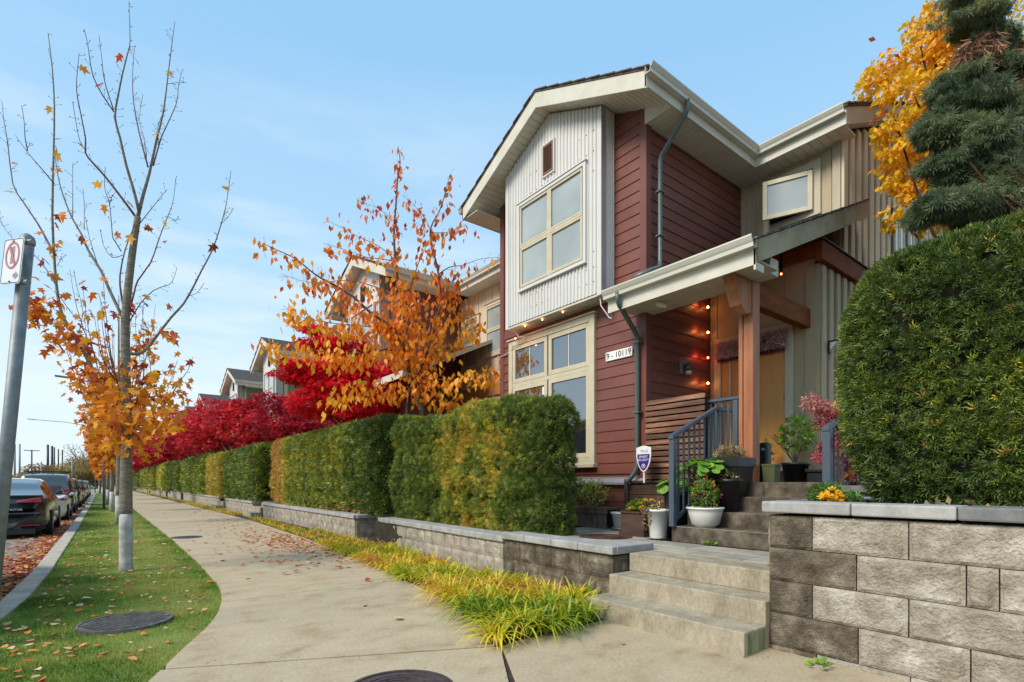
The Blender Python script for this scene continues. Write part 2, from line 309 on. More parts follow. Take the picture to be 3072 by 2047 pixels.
# leaf templates: unit length along +Y
OVAL = ([(0, 0, 0), (.28, .45, .06), (0, 1, -.05), (-.28, .45, .06), (0, .5, 0)], [(0, 1, 4), (1, 2, 4), (2, 3, 4), (3, 0, 4)])
DIAM = ([(0, 0, 0), (.16, .5, .03), (0, 1, 0), (-.16, .5, .03)], [(0, 1, 2), (0, 2, 3)])
def maple_tpl(curl=.12):
    ang = [(-150, .5), (-118, .62), (-100, .3), (-62, .85), (-36, .45), (0, 1.1), (36, .45), (62, .85), (100, .3), (118, .62), (150, .5)]
    v = [(0, .05, 0)] + [(math.sin(R(a))*r*.75, .12+math.cos(R(a))*r*.8, -curl*r*r) for a, r in ang]
    return v, [(0, i, i+1) for i in range(1, len(ang))] + [(0, len(ang), 1)]
MAPLE = maple_tpl()
STAR = ([(0, 0, 0), (.42, .05, -.05), (.12, .3, 0), (.4, .62, -.08), (.08, .5, 0), (0, 1, -.1), (-.08, .5, 0), (-.4, .62, -.08), (-.12, .3, 0), (-.42, .05, -.05)],
        [(0, 1, 2), (2, 3, 4), (4, 5, 6), (6, 7, 8), (8, 9, 0), (0, 2, 8), (2, 4, 8), (4, 6, 8)])
def sprig_tpl(n=7, w=.055, droop=.1):
    v = []; t = []
    for i in range(n):
        a = -1.25+2.5*i/(n-1) if n > 1 else 0; b = .15*((i % 2)*2-1); l = .6+.4*math.cos(a)
        d = Vector((math.sin(a), math.cos(a), b)); s = Vector((math.cos(a), -math.sin(a), 0))*w; o = Vector((0, (i % 3)*.12, 0)); k = len(v)
        v += [o, o+d*l*.5+s, o+d*l+Vector((0, 0, -droop)), o+d*l*.5-s]; t += [(k, k+1, k+2), (k, k+2, k+3)]
    return [tuple(x) for x in v], t
SPRIG = sprig_tpl(7, .06); SPRIG5 = sprig_tpl(5, .09); SPRIG4 = sprig_tpl(4, .13)
def nz(P, s, off=0):
    """cheap smooth noise for arrays"""
    P = np.asarray(P)*s+off
    return (np.sin(P[:, 0]*1.7+np.sin(P[:, 1]*1.3+P[:, 2]))+np.sin(P[:, 1]*2.1+np.sin(P[:, 2]*1.9+P[:, 0]*.7))+np.sin(P[:, 2]*2.3+np.sin(P[:, 0]*1.1)))/3
def rot_face(x): return x
def copy_tree(o, parent=None):
    c = o.copy(); COL.objects.link(c); c.parent = parent; BASE[c.name] = BASE.get(o.name, Vector((0, 0, 0)))
    for ch in list(o.children): copy_tree(ch, c)
    return c

# ================================================================== THE SETTING: ground, road, kerb, lawn, pavement
def struct(name, mb, m, **k): return obj(name, mb, m, kind='structure', **k)
struct('ground', MB().box(-900, 900, -300, 1500, -1.2, -.19), 'ground')
struct('road', MB().box(-14, -.7, -60, 400, -.18, -.15), 'asphalt')
def curbx(y):      # inner (lawn side) edge of the kerb
    pts = [(-40, -2.9), (2, -2.4), (4.6, -1.35), (5.6, -1.02), (6.8, -.76), (7.9, -.65), (10.4, -.565), (17, -.51), (30, -.45), (50, -.4), (400, -.4)]
    for (a, u), (b, v) in zip(pts, pts[1:]):
        if y <= b: return u+(v-u)*(y-a)/(b-a)
    return pts[-1][1]
def lawnx(y):      # lawn / pavement edge
    pts = [(-40, -2.6), (-3, -2.2), (1.2, -1.2), (2.6, -.55), (3.5, -.08), (4.15, .24), (4.63, .43), (5.05, .6), (5.44, .77), (5.95, .93), (6.54, 1.06), (7.1, 1.14), (7.6, 1.18), (9, 1.23), (10.1, 1.26), (14.3, 1.3), (400, 1.3)]
    for (a, u), (b, v) in zip(pts, pts[1:]):
        if y <= b: return u+(v-u)*(y-a)/(b-a)
    return pts[-1][1]
def bedx(y):       # pavement / planting bed edge
    pts = [(3.34, 2.5), (4.0, 2.78), (5, 3.02), (6.7, 3.25), (9, 3.5), (12.4, 3.78), (20, 4.12), (400, 4.2)]
    if y <= 3.34: return 2.5
    for (a, u), (b, v) in zip(pts, pts[1:]):
        if y <= b: return u+(v-u)*(y-a)/(b-a)
def strip(f0, f1, y0, y1, z0, z1, step=.5):
    ys = list(np.arange(y0, y1, step))+[y1]; mb = MB(); L_ = [(f0(y), y) for y in ys]; R_ = [(f1(y), y) for y in ys]; n = len(ys)
    vs = [(x, y, z1) for x, y in L_]+[(x, y, z1) for x, y in R_]+[(x, y, z0) for x, y in L_]+[(x, y, z0) for x, y in R_]
    fs = []
    for i in range(n-1):
        fs += [(i, n+i, n+i+1, i+1), (2*n+i, i, i+1, 2*n+i+1), (n+i, 3*n+i, 3*n+i+1, n+i+1), (2*n+i, 2*n+i+1, 3*n+i+1, 3*n+i)]
    fs += [(0, 2*n, 3*n, n), (n-1, 2*n-1, 4*n-1, 3*n-1)]
    return mb.add(vs, fs)
# parking-lane pavers of the road
lane = struct('parking_lane', MB().box(-3.3, -.62, -20, 400, -.19, -.145), 'soil')
pv = {}
def paver_mesh(name, w_, l_, h_, m):
    k = (name, w_, l_)
    if k not in pv:
        mb = MB(); a, b, e = w_/2, l_/2, .006
        vs = [(-a, -b, -h_), (a, -b, -h_), (a, b, -h_), (-a, b, -h_), (-a, -b, -e), (a, -b, -e), (a, b, -e), (-a, b, -e), (-a+e, -b+e, 0), (a-e, -b+e, 0), (a-e, b-e, 0), (-a+e, b-e, 0)]
        fs = [(0, 1, 5, 4), (1, 2, 6, 5), (2, 3, 7, 6), (3, 0, 4, 7), (4, 5, 9, 8), (5, 6, 10, 9), (6, 7, 11, 10), (7, 4, 8, 11), (8, 9, 10, 11)]
        me = MB().add(vs, fs).mesh(name); setmat(me, m); pv[k] = me
    return pv[k]
cands = []
pw, pl = .21, .105
for j in range(0, 230):
    y = 6.3+j*.112
    for i in range(13):
        x = -.86-(i+.5*(j % 2))*.218
        if x < curbx(y)-.22-.11: cands.append((x, y))
def inview(x, y, z=-.12, m=.02):
    fw = x*S_+y*C_
    if fw <= .2: return False
    return -.98-m < (x*C_-y*S_)/fw < .98+m
vis = sorted([c for c in cands if inview(*c)], key=lambda c: c[0]*S_+c[1]*C_)
me = paver_mesh('road_brick', pw, pl, .03, 'road_paver')
for i, (x, y) in enumerate(vis[:300]):
    obj('brick', me, None, lane, loc=(x, y, -.12+random.uniform(-.003, .003)))
mb = MB()
for x, y in vis[300:]: mb.box(x-pw/2, x+pw/2, y-pl/2, y+pl/2, -.15, -.12+random.uniform(-.003, .003))
obj('brick_far', mb, 'road_paver', lane, kind='stuff')
struct('parking_lane_far', MB().box(-3.3, -.62, 31.9, 400, -.144, -.125), 'road_paver')
# kerb, in cast lengths
kerb = struct('kerb', strip(lambda y: curbx(y)-.2, lambda y: curbx(y)-.02, -20, 400, -.19, -.02, 2), 'curb_concrete')
y = -2.0
while y < 70:
    y1 = y+3.0
    obj('kerb_stone', strip(lambda q: curbx(q)-.215, lambda q: curbx(q), y+.006, y1-.006, -.18, .012, .3), 'curb_concrete', kerb, bevel=.015)
    y = y1
# lawn
lawn = struct('lawn', strip(lambda y: curbx(y)+.001, lawnx, -6, 230, -.15, -.012, .4), 'turf')
def blades(n, y0, y1, size, zoff=-.015):
    ys = RNG.uniform(y0, y1, n); u = RNG.uniform(0, 1, n); a = np.array([curbx(q) for q in ys])+.01; b = np.array([lawnx(q) for q in ys])-.01
    xs = a+(b-a)*u; P = np.stack([xs, ys, np.full(n, zoff)], 1)
    keep = ((xs-.19)**2+(ys-6.05)**2 > .37**2); P = P[keep]; n = len(P)
    tilt = rndunit(n)*.7; tilt[:, 2] = .8; Z = rndunit(n)
    base = .44+.36*nz(P, 1.9)+.26*nz(P, 6, 3)+RNG.normal(0, .14, n)
    S = size*(.75+.4*nz(P, 2.2, 5)+RNG.uniform(-.2, .3, n)); return P, tilt, Z, np.maximum(S, .01), base
BL = ([(-.07, 0, 0), (.07, 0, 0), (.045, .55, .05), (-.045, .55, .05), (0, 1, .18)], [(0, 1, 2), (0, 2, 3), (3, 2, 4)])
for nm, n_, a_, b_, s_ in (('grass', 75000, 3.2, 8.6, .042), ('grass', 42000, 8.6, 16, .05), ('grass', 26000, 16, 40, .07)):
    P, Yv, Z, S, tn = blades(n_, a_, b_, s_); o = obj(nm, scatter(nm, *BL, P, Yv, Z, S, tn), 'grass_blade', kind='stuff')
    o['label'] = {3.2: 'short green grass on the near end of the roadside lawn', 8.6: 'short grass around the nearest street tree', 16: 'patchy grass along the far part of the roadside lawn'}[a_]
# pavement slabs
pavement = struct('sidewalk', strip(lambda y: lawnx(y)+.02, lambda y: 4.62, 2, 330, -.16, -.014, 1), 'soil')
def slab(pts): obj('slab', MB().prism([(x, y, -.12) for x, y in pts], (0, 0, .12)), 'sidewalk', pavement, bevel=.003)
def curve(f, y0, y1, st=.2):
    n = max(2, int((y1-y0)/st)); return [(f(y0+(y1-y0)*i/n), y0+(y1-y0)*i/n) for i in range(n+1)]
g = .009
lj = lambda x: 4.43-(x-.25)*(4.43-3.345)/(2.5-.25)      # the skewed joint
slab([(2.5-.0, 3.345-g*2), (.33, lj(.33)-g*2)]+curve(lawnx, -3, 4.33)[::-1]+[(-.6, -3), (2.11-g*2, 2.69)])
slab([(2.5+g*2, 3.33), (2.11+g*2, 2.66), (-.58, -3), (4.2, -3), (4.2, 2.0), (4.3, 2.0), (4.3, 3.6), (3.7, 3.55)])
slab([(.36, lj(.36)+g)]+[(2.47, lj(2.47)+g*2)]+curve(bedx, 3.4, 6.45-g)+curve(lawnx, 4.5, 6.45-g)[::-1])
yy = 6.45
while yy < 92:
    y1 = yy+(2.75 if yy < 60 else 5.5)
    slab(curve(bedx, yy+g, y1-g, .5)+curve(lawnx, yy+g, y1-g, .25)[::-1]); yy = y1
struct('sidewalk_far', strip(lambda y: 1.3, lambda y: 4.2, yy+.01, 400, -.1, 0, 30), 'sidewalk')
# soil of the planting bed at the foot of the walls
struct('planting_bed', strip(lambda y: bedx(y)+.005, lambda y: 4.75, 3.36, 330, -.12, .012, .5), 'soil')
# raised ground behind the retaining walls, patio pavers
struct('raised_bed', MB().box(5.02, 30, 5.9, 10.2, -.2, .50).box(5.15, 30, 11.95, 330, -.2, .6), 'soil')
struct('raised_bed_front', MB().box(4.64, 5.02, 4.45, 10.05, -.2, .5), 'soil')
terrace = struct('patio', MB().box(4.45, 9.6, 1.6, 10.2, -.2, .525), 'soil')
struct('back_ground', MB().box(6.9, 40, -12, 5.0, -.2, .50), 'soil')
px = [4.815, 5.235, 5.655, 6.075]; mew = paver_mesh('patio_paver', .40, .575, .04, 'paver')
for i, x0 in enumerate(px):
    yb = 1.98+(.29 if i % 2 else 0)-.58
    while yb < 6.2:
        xc, yc = x0+.205, yb+.29
        if not (xc > 5.65 and yc < 4.1) and not (xc > 5.9 and yc > 5.85) and (xc-5.45)**2+(yc-4.85)**2 > .1 and not(xc<5.1 and yc<2.2):
            obj('paver', mew, None, terrace, loc=(xc, yc, .56+random.uniform(-.002, .003)))
        yb += .59
obj('concrete_apron', MB().box(6.09, 6.74, 4.05, 6.2, .4, .555), 'paver', terrace)
obj('concrete_pad', MB().box(4.9, 6.74, 5.35, 5.9, .4, .552), 'paver', terrace)

# ================================================================== lower flight of steps
st = thing('concrete_steps', 'three pale concrete steps rising from the sidewalk beside the block wall', 'steps', (3.75, 2.8, 0))
for x0, x1, z1 in ((3.75, 4.15, .185), (4.08, 4.47, .37), (4.40, 4.80, .56)):
    y0 = 1.985 if x0 < 4.3 else 2.06
    obj('step', MB().box(x0, x1 if x0 < 4.3 else 4.80, y0, 3.585, -.05 if x0 < 4 else z1-.19, z1), 'stair_concrete', st, bevel=.009)
# moss on the side of the lowest tread
mat('moss', (.1, .14, .02), (.3, .3, .2), scale=9, stretch=(1, 1, .3), rough=1, bump=.5, bscale=60)
obj('moss_patch', MB().box(3.80, 4.06, 1.9825, 1.985, .012, .165), 'moss', st)
# small return steps (foundation under them)
obj('foundation', MB().box(4.12, 4.79, 2.0, 3.58, -.05, .35), 'stair_concrete', st)

# ================================================================== retaining walls of split-face block
def splitblock(parent, p0, p1, z0, z1, depth, outward, m='block', res=.035, rough_amp=.012):
    """block between plan points p0-p1 with a split front face along 'outward'"""
    p0 = Vector((*p0, 0)); p1 = Vector((*p1, 0)); d = p1-p0; Ln = d.length; d.normalize(); o = Vector((*outward, 0)).normalized()
    nx = max(2, int(Ln/res)); nzz = max(2, int((z1-z0)/res)); vs = []; fs = []
    sd_ = random.random()*100
    for j in range(nzz+1):
        for i in range(nx+1):
            u = i/nx; v = j/nzz; q = p0+d*(Ln*u); q.z = z0+(z1-z0)*v
            e = min(u*nx, (1-u)*nx, v*nzz, (1-v)*nzz); k = 1 if e >= 1 else -.6
            h = (mnoise.fractal(Vector((q.x*9+sd_, q.y*9, q.z*9)), 1, 2, 4)*rough_amp*1.3+.004)*(1 if e >= 1 else .3) + (.006 if e >= 1 else -.006)
            vs.append(q+o*h)
    for j in range(nzz):
        for i in range(nx): a = j*(nx+1)+i; fs.append((a, a+1, a+nx+2, a+nx+1))
    b = len(vs); back = [p0-o*depth, p1-o*depth]
    vs += [Vector((back[0].x, back[0].y, z0)), Vector((back[1].x, back[1].y, z0)), Vector((back[1].x, back[1].y, z1)), Vector((back[0].x, back[0].y, z1))]
    c = [0, nx, (nzz+1)*(nx+1)-1, nzz*(nx+1)]
    fs += [(b+1, b, b+3, b+2), tuple([b]+[b+1]+list(range(nx, -1, -1))), tuple(list(range(c[3], c[2]+1))+[b+2, b+3]),
           tuple([j*(nx+1) for j in range(nzz+1)]+[b+3, b]), tuple([b+1, b+2]+[j*(nx+1)+nx for j in range(nzz, -1, -1)])]
    return obj('block', MB().add(vs, fs), m, parent)
def wall(label, run, z0, courses, ch, cap_z, capcol='capstone', joints=None, res=.035, blen=.6, m='block', capl=.62, backing=True, capw=.3, group=None, outl=None):
    """run: list of (p0,p1,outward) plan segments"""
    t = thing('retaining_wall', label, 'wall', (*run[0][0], 0), group)
    cnt = 0
    for si, (p0, p1, outw) in enumerate(run):
        p0v, p1v = Vector(p0), Vector(p1); d = p1v-p0v; Ln = d.length; d /= Ln
        for c in range(courses):
            js = joints[c] if joints and si == 0 and joints[c] else None
            if js is None:
                js = [0]; s0 = blen*(.5 if c % 2 else 1)
                while s0 < Ln-.08: js.append(s0); s0 += blen*random.choice((1, 1, .62, 1))
                js.append(Ln)
            za = z0+c*ch; zb = za+ch
            for a, b in zip(js, js[1:]):
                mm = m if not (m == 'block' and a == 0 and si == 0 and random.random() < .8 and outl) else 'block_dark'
                splitblock(t, p0v+d*(a+.004), p0v+d*(b-.004), za+.002, zb-.003, .2, outw, mm, res); cnt += 1
        # backing so that no light shows through
        o2 = Vector(outw).normalized()
        q0, q1 = p0v-o2*.06, p1v-o2*.06
        mb = MB().prism([(*q0, z0-.1), (*q1, z0-.1), (*(q1-o2*.2), z0-.1), (*(q0-o2*.2), z0-.1)], (0, 0, courses*ch+.09))
        obj('wall_core', mb, 'block_dark', t)
        # cap stones
        s0 = -0.04; k = 0
        while s0 < Ln-.02:
            s1 = min(s0+capl*random.uniform(.92, 1.08), Ln+(.0 if si == 0 else .0)); s1 = Ln if Ln-s1 < .25 else s1
            a, b = p0v+d*(s0+.003), p0v+d*(s1-.003); f0, f1 = a+o2*.045, b+o2*.045; g0, g1 = a-o2*capw, b-o2*capw
            zt = cap_z+random.uniform(-.002, .002)
            if si == 1 and k == 0: f0 = f0+d*.0; 
            obj('capstone', MB().prism([(*f0, zt-.085), (*f1, zt-.085), (*g1, zt-.085), (*g0, zt-.085)], (0, 0, .085)), capcol if not isinstance(capcol, list) else capcol[min(k, len(capcol)-1)], t, bevel=.012)
            s0 = s1; k += 1
    return t
# right-hand wall: front face along X=4.15 towards the viewer, return along Y=2
ch = .254
J = [[0, .62, 1.22, 1.8, 2.4, 3.0], [0, .31, .91, 1.5, 2.1, 2.7, 3.0], [0, .61, 1.20, 1.35, 1.95, 2.5, 3.0], [0, .32, .91, 1.55, 2.1, 2.7, 3.0]]
J = [[0, .35, .92, 1.5, 2.1, 2.7, 3.0], [0, .62, 1.22, 1.8, 2.4, 3.0], [0, .32, .91, 1.5, 2.1, 2.7, 3.0], [0, .61, 1.20, 1.35, 1.95, 2.5, 3.0], [0, .32, .91, 1.55, 2.1, 2.7, 3.0]]
wr = wall('pale split-face block wall at the right end, below the large clipped yew hedge', [((4.15, 1.995), (4.15, -1.0), (-1, 0)), ((6.6, 2.005), (4.17, 2.005), (0, 1))],
          -.22, 5, ch, 1.155, ['capstone', 'capstone', 'capstone_dark', 'capstone_dark'], J, res=.022, outl=True, capl=.6)
struct('hedge_bed', MB().box(4.3, 6.3, -12, 1.9, -.2, 1.06), 'soil')
# left-hand walls
W1 = [((4.2, 3.66), (4.52, 10.15), (-1, .049))]
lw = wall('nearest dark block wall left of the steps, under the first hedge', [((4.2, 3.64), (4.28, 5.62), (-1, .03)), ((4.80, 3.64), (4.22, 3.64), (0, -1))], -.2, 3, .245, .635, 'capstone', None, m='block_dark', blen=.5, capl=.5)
lw2 = wall('slightly lower stretch of block wall carrying on from the nearest one', [((4.28, 5.63), (4.5, 10.1), (-1, .049))], -.2, 3, .238, .59, 'capstone', None, m='block', blen=.46, capl=.75, res=.05)
lw3 = wall('block wall under the long green hedge, with a dark return face at its near end', [((4.62, 11.75), (4.82, 21.3), (-1, .02)), ((5.75, 11.72), (4.65, 11.72), (0, -1))], -.2, 3, .238, .56, 'capstone', None, m='block', blen=.46, capl=.9, res=.08)
lw4 = wall('short block wall between two pairs of garden steps', [((4.8, 22.9), (4.84, 28.9), (-1, 0)), ((5.6, 22.88), (4.82, 22.88), (0, -1))], -.2, 3, .238, .56, 'capstone', None, m='block', blen=.6, capl=1.2, res=.15)
far_lab = ['block wall just past the second pair of garden steps, behind a yellow hedge', 'short stretch of block wall far along the row, under a pale green hedge', 'block wall beside the last yellow hedge', 'smallest and farthest stretch of block wall']
for (a, b), lb in zip([(30.4, 45.5), (47, 57), (58.5, 78), (79.5, 110)], far_lab):
    wall(lb, [((4.82, a), (4.84, b), (-1, 0))], -.2, 3, .24, .6, 'capstone', None, m='block', blen=1.2, capl=3, res=.4)
def garden_steps(y0, y1, x0, label):
    t = thing('garden_steps', label, 'steps', (x0, y0, 0))
    for i in range(3): obj('step', MB().box(x0+.33*i, x0+.33*i+(.4 if i < 2 else 1.2), y0, y1, -.05 if i == 0 else .185*i-.02, .185*(i+1)), 'stair_concrete', t, bevel=.009)
garden_steps(10.3, 11.6, 5.5, 'garden steps hidden in the gap behind the nearest wall')
garden_steps(21.42, 22.78, 4.42, 'pale garden steps between the long hedge wall and the short wall')
garden_steps(29.0, 30.3, 4.42, 'pale garden steps past the short wall, before the yellow hedge')

# ================================================================== manhole covers
def manhole(label, c, r, m, style):
    t = thing('manhole_cover', label, 'manhole cover', c)
    obj('rim', MB().lathe(c, [(r, -.03), (r, .006), (r-.025, .006), (r-.025, -.03)], 40), m, t)
    mb = MB().lathe(c, [(r-.03, -.03), (r-.03, .0)], 40); obj('lid', mb, m, t)
    if style == 'rings':
        for k in range(1, 5):
            q = r-.03-k*.045; obj('ring', MB().lathe(c, [(q, -.001), (q, .006), (q-.022, .006), (q-.022, -.001)], 40), m, t)
        for k in range(8): a = k*.785; obj('pick_hole', MB().lathe((c[0]+math.cos(a)*(r-.17), c[1]+math.sin(a)*(r-.17), c[2]), [(.014, 0), (.014, .0075)], 8), 'dark_gap', t)
    else:
        mb = MB(); n = int(r/.045)
        for i in range(-n, n+1):
            for j in range(-n, n+1):
                x, y = i*.045+(j % 2)*.02, j*.045
                if x*x+y*y < (r-.05)**2: mb.box(c[0]+x-.015, c[0]+x+.015, c[1]+y-.01, c[1]+y+.01, c[2]-.001, c[2]+.007)
        obj('tread_studs', mb, m, t, kind='stuff')
manhole('round brown manhole cover with concentric rings in the sidewalk', (1.47, 3.01, .004), .345, 'iron', 'rings')
manhole('grey studded manhole cover set in the lawn', (.19, 6.05, .012), .37, 'iron_grey', 'studs')
manhole('rusty dark manhole cover in the patio by the end of the first hedge', (5.45, 4.85, .562), .36, 'iron_rust', 'rings')
manhole('flat grey access cover at the lawn edge of the far sidewalk', (1.62, 14.6, .004), .33, 'iron_grey', 'studs')

# ================================================================== TOWNHOUSES
XW, XB = 6.75, 6.41      # front wall plane, bay plane
SL = .454
def lap_boards(parent, p0, p1, outw, z0, z1, m, ex=.18, name='siding_board', cut=None):
    p0 = Vector((*p0, 0)); p1 = Vector((*p1, 0)); d = p1-p0; Ln = d.length; d.normalize(); o = Vector((*outw, 0)).normalized(); cache = {}
    z = z0
    while z < z1-.02:
        h = min(ex, z1-z); spans = [(0, Ln)]
        if cut: spans = cut(z, z+h) or spans
        for a, b in spans:
            k = (round(b-a, 3), round(h, 3), tuple(outw), m)
            if k not in cache:
                Lb = b-a; vs = []
                for u in (0, Lb):
                    for (t, zz) in ((0, 0), (.02, 0), (.02, .012), (.006, h+.004), (0, h+.004)): vs.append(d*u+o*t+Vector((0, 0, zz)))
                me = MB().add(vs, [(0, 1, 2, 3, 4)[::-1], (5, 6, 7, 8, 9)]+[(i, (i+1) % 5, 5+(i+1) % 5, 5+i) for i in range(5)]).mesh(name); setmat(me, m); cache[k] = me
            q = p0+d*a; obj(name, cache[k], None, parent, loc=(q.x, q.y, z))
        z += ex
def battens(parent, p0, p1, outw, z0, z1f, m, pitch=.3, wdt=.045, name='batten', th=.018, offs=.1):
    p0 = Vector((*p0, 0)); p1 = Vector((*p1, 0)); d = p1-p0; Ln = d.length; d.normalize(); o = Vector((*outw, 0)).normalized(); s = offs
    while s < Ln:
        q = p0+d*s; zt = z1f(q) if callable(z1f) else z1f
        obj(name, MB().prism([q-d*wdt/2+Vector((0, 0, z0)), q+d*wdt/2+Vector((0, 0, z0)), q+d*wdt/2+o*th+Vector((0, 0, z0)), q-d*wdt/2+o*th+Vector((0, 0, z0))], (0, 0, zt-z0)), m, parent)
        s += pitch
def wallpanel(name, parent, p0, p1, outw, z0, ztop, m, th=.12):
    """flat wall slab, ztop may be list of (s, z) along the wall"""
    p0 = Vector((*p0, 0)); p1 = Vector((*p1, 0)); d = (p1-p0); Ln = d.length; d.normalize(); o = Vector((*outw, 0)).normalized()
    tp = ztop if isinstance(ztop, list) else [(0, ztop), (Ln, ztop)]
    pts = [p0+Vector((0, 0, z0)), p0+d*Ln+Vector((0, 0, z0))]+[p0+d*s+Vector((0, 0, z)) for s, z in tp[::-1]]
    return obj(name, MB().prism(pts, -o*th), m, parent)
def frame_rect(parent, xf, y0, y1, z0, z1, w_, th, m, name='frame', sill=0):
    """window trim on a wall facing -X; xf is the outer face"""
    mb = MB(); mb.box(xf, xf+th, y0, y0+w_, z0, z1); mb.box(xf, xf+th, y1-w_, y1, z0, z1)
    mb.box(xf-.002, xf+th, y0+w_, y1-w_, z0, z0+w_); mb.box(xf-.002, xf+th, y0+w_, y1-w_, z1-w_, z1)
    return obj(name, mb, m, parent, bevel=.004)
def gutter(parent, p0, p1, outw, z, m='gutter', h=.13, dpt=.13):
    """ogee gutter, its back at p0-p1, top at z"""
    p0 = Vector((*p0, 0)); p1 = Vector((*p1, 0)); o = Vector((*outw, 0)).normalized()
    prof = [(0, 0), (.008, 0), (.008, -h+.012), (dpt*.62, -h+.012), (dpt*.66, -h*.62), (dpt*.8, -h*.42), (dpt*.93, -h*.2), (dpt*.93, -.012), (dpt, -.012), (dpt, .0), (dpt*1.03, 0), (dpt*1.03, -.022),
            (dpt, -.022), (dpt*.99, -h*.22), (dpt*.85, -h*.48), (dpt*.72, -h*.66), (dpt*.68, -h), (0, -h)]
    vs = [p0+o*a+Vector((0, 0, z+b)) for a, b in prof]+[p1+o*a+Vector((0, 0, z+b)) for a, b in prof]; n = len(prof)
    fs = [(i, (i+1) % n, n+(i+1) % n, n+i) for i in range(n)]
    g_ = obj('gutter', MB().add(vs, fs+[tuple(range(n))[::-1], tuple(range(n, 2*n))]), m, parent)
    return g_
def corrugated(parent, y0, y1, x, z0, ztop, m, pitch=.075, amp=.012, name='corrugated_sheet', axis='y', hole=None):
    mb = MB(); n = int((y1-y0)/pitch); pr = [(0, 0), (.22, 0), (.36, 1), (.64, 1), (.78, 0)]
    cols = []
    for i in range(n+1):
        for a, b in pr:
            y = y0+(i+a)*(y1-y0)/(n+1); cols.append((y, b*amp))
    cols.append((y1, 0)); vs = []
    for y, q in cols: zt = ztop(y); vs += [(x-q, y, z0), (x-q, y, zt)]
    fs = [(2*i, 2*i+1, 2*i+3, 2*i+2) for i in range(len(cols)-1)]
    if axis == 'x': vs = [(b, a+0, c) for a, b, c in vs]
    return obj(name, mb.add(vs, fs), m, parent)
def window_sash(parent, xg, y0, y1, z0, z1, m, pane, rail=.045, th=.05, name='sash', mullion=None):
    w_ = obj(name, MB().box(xg-.012, xg+th, y0, y0+rail, z0, z1).box(xg-.012, xg+th, y1-rail, y1, z0, z1).box(xg-.014, xg+th, y0+rail, y1-rail, z0, z0+rail).box(xg-.014, xg+th, y0+rail, y1-rail, z1-rail, z1), m, parent, bevel=.003)
    return w_
def zroof(Yc, y, top=8.29): return top-SL*abs(y-Yc)
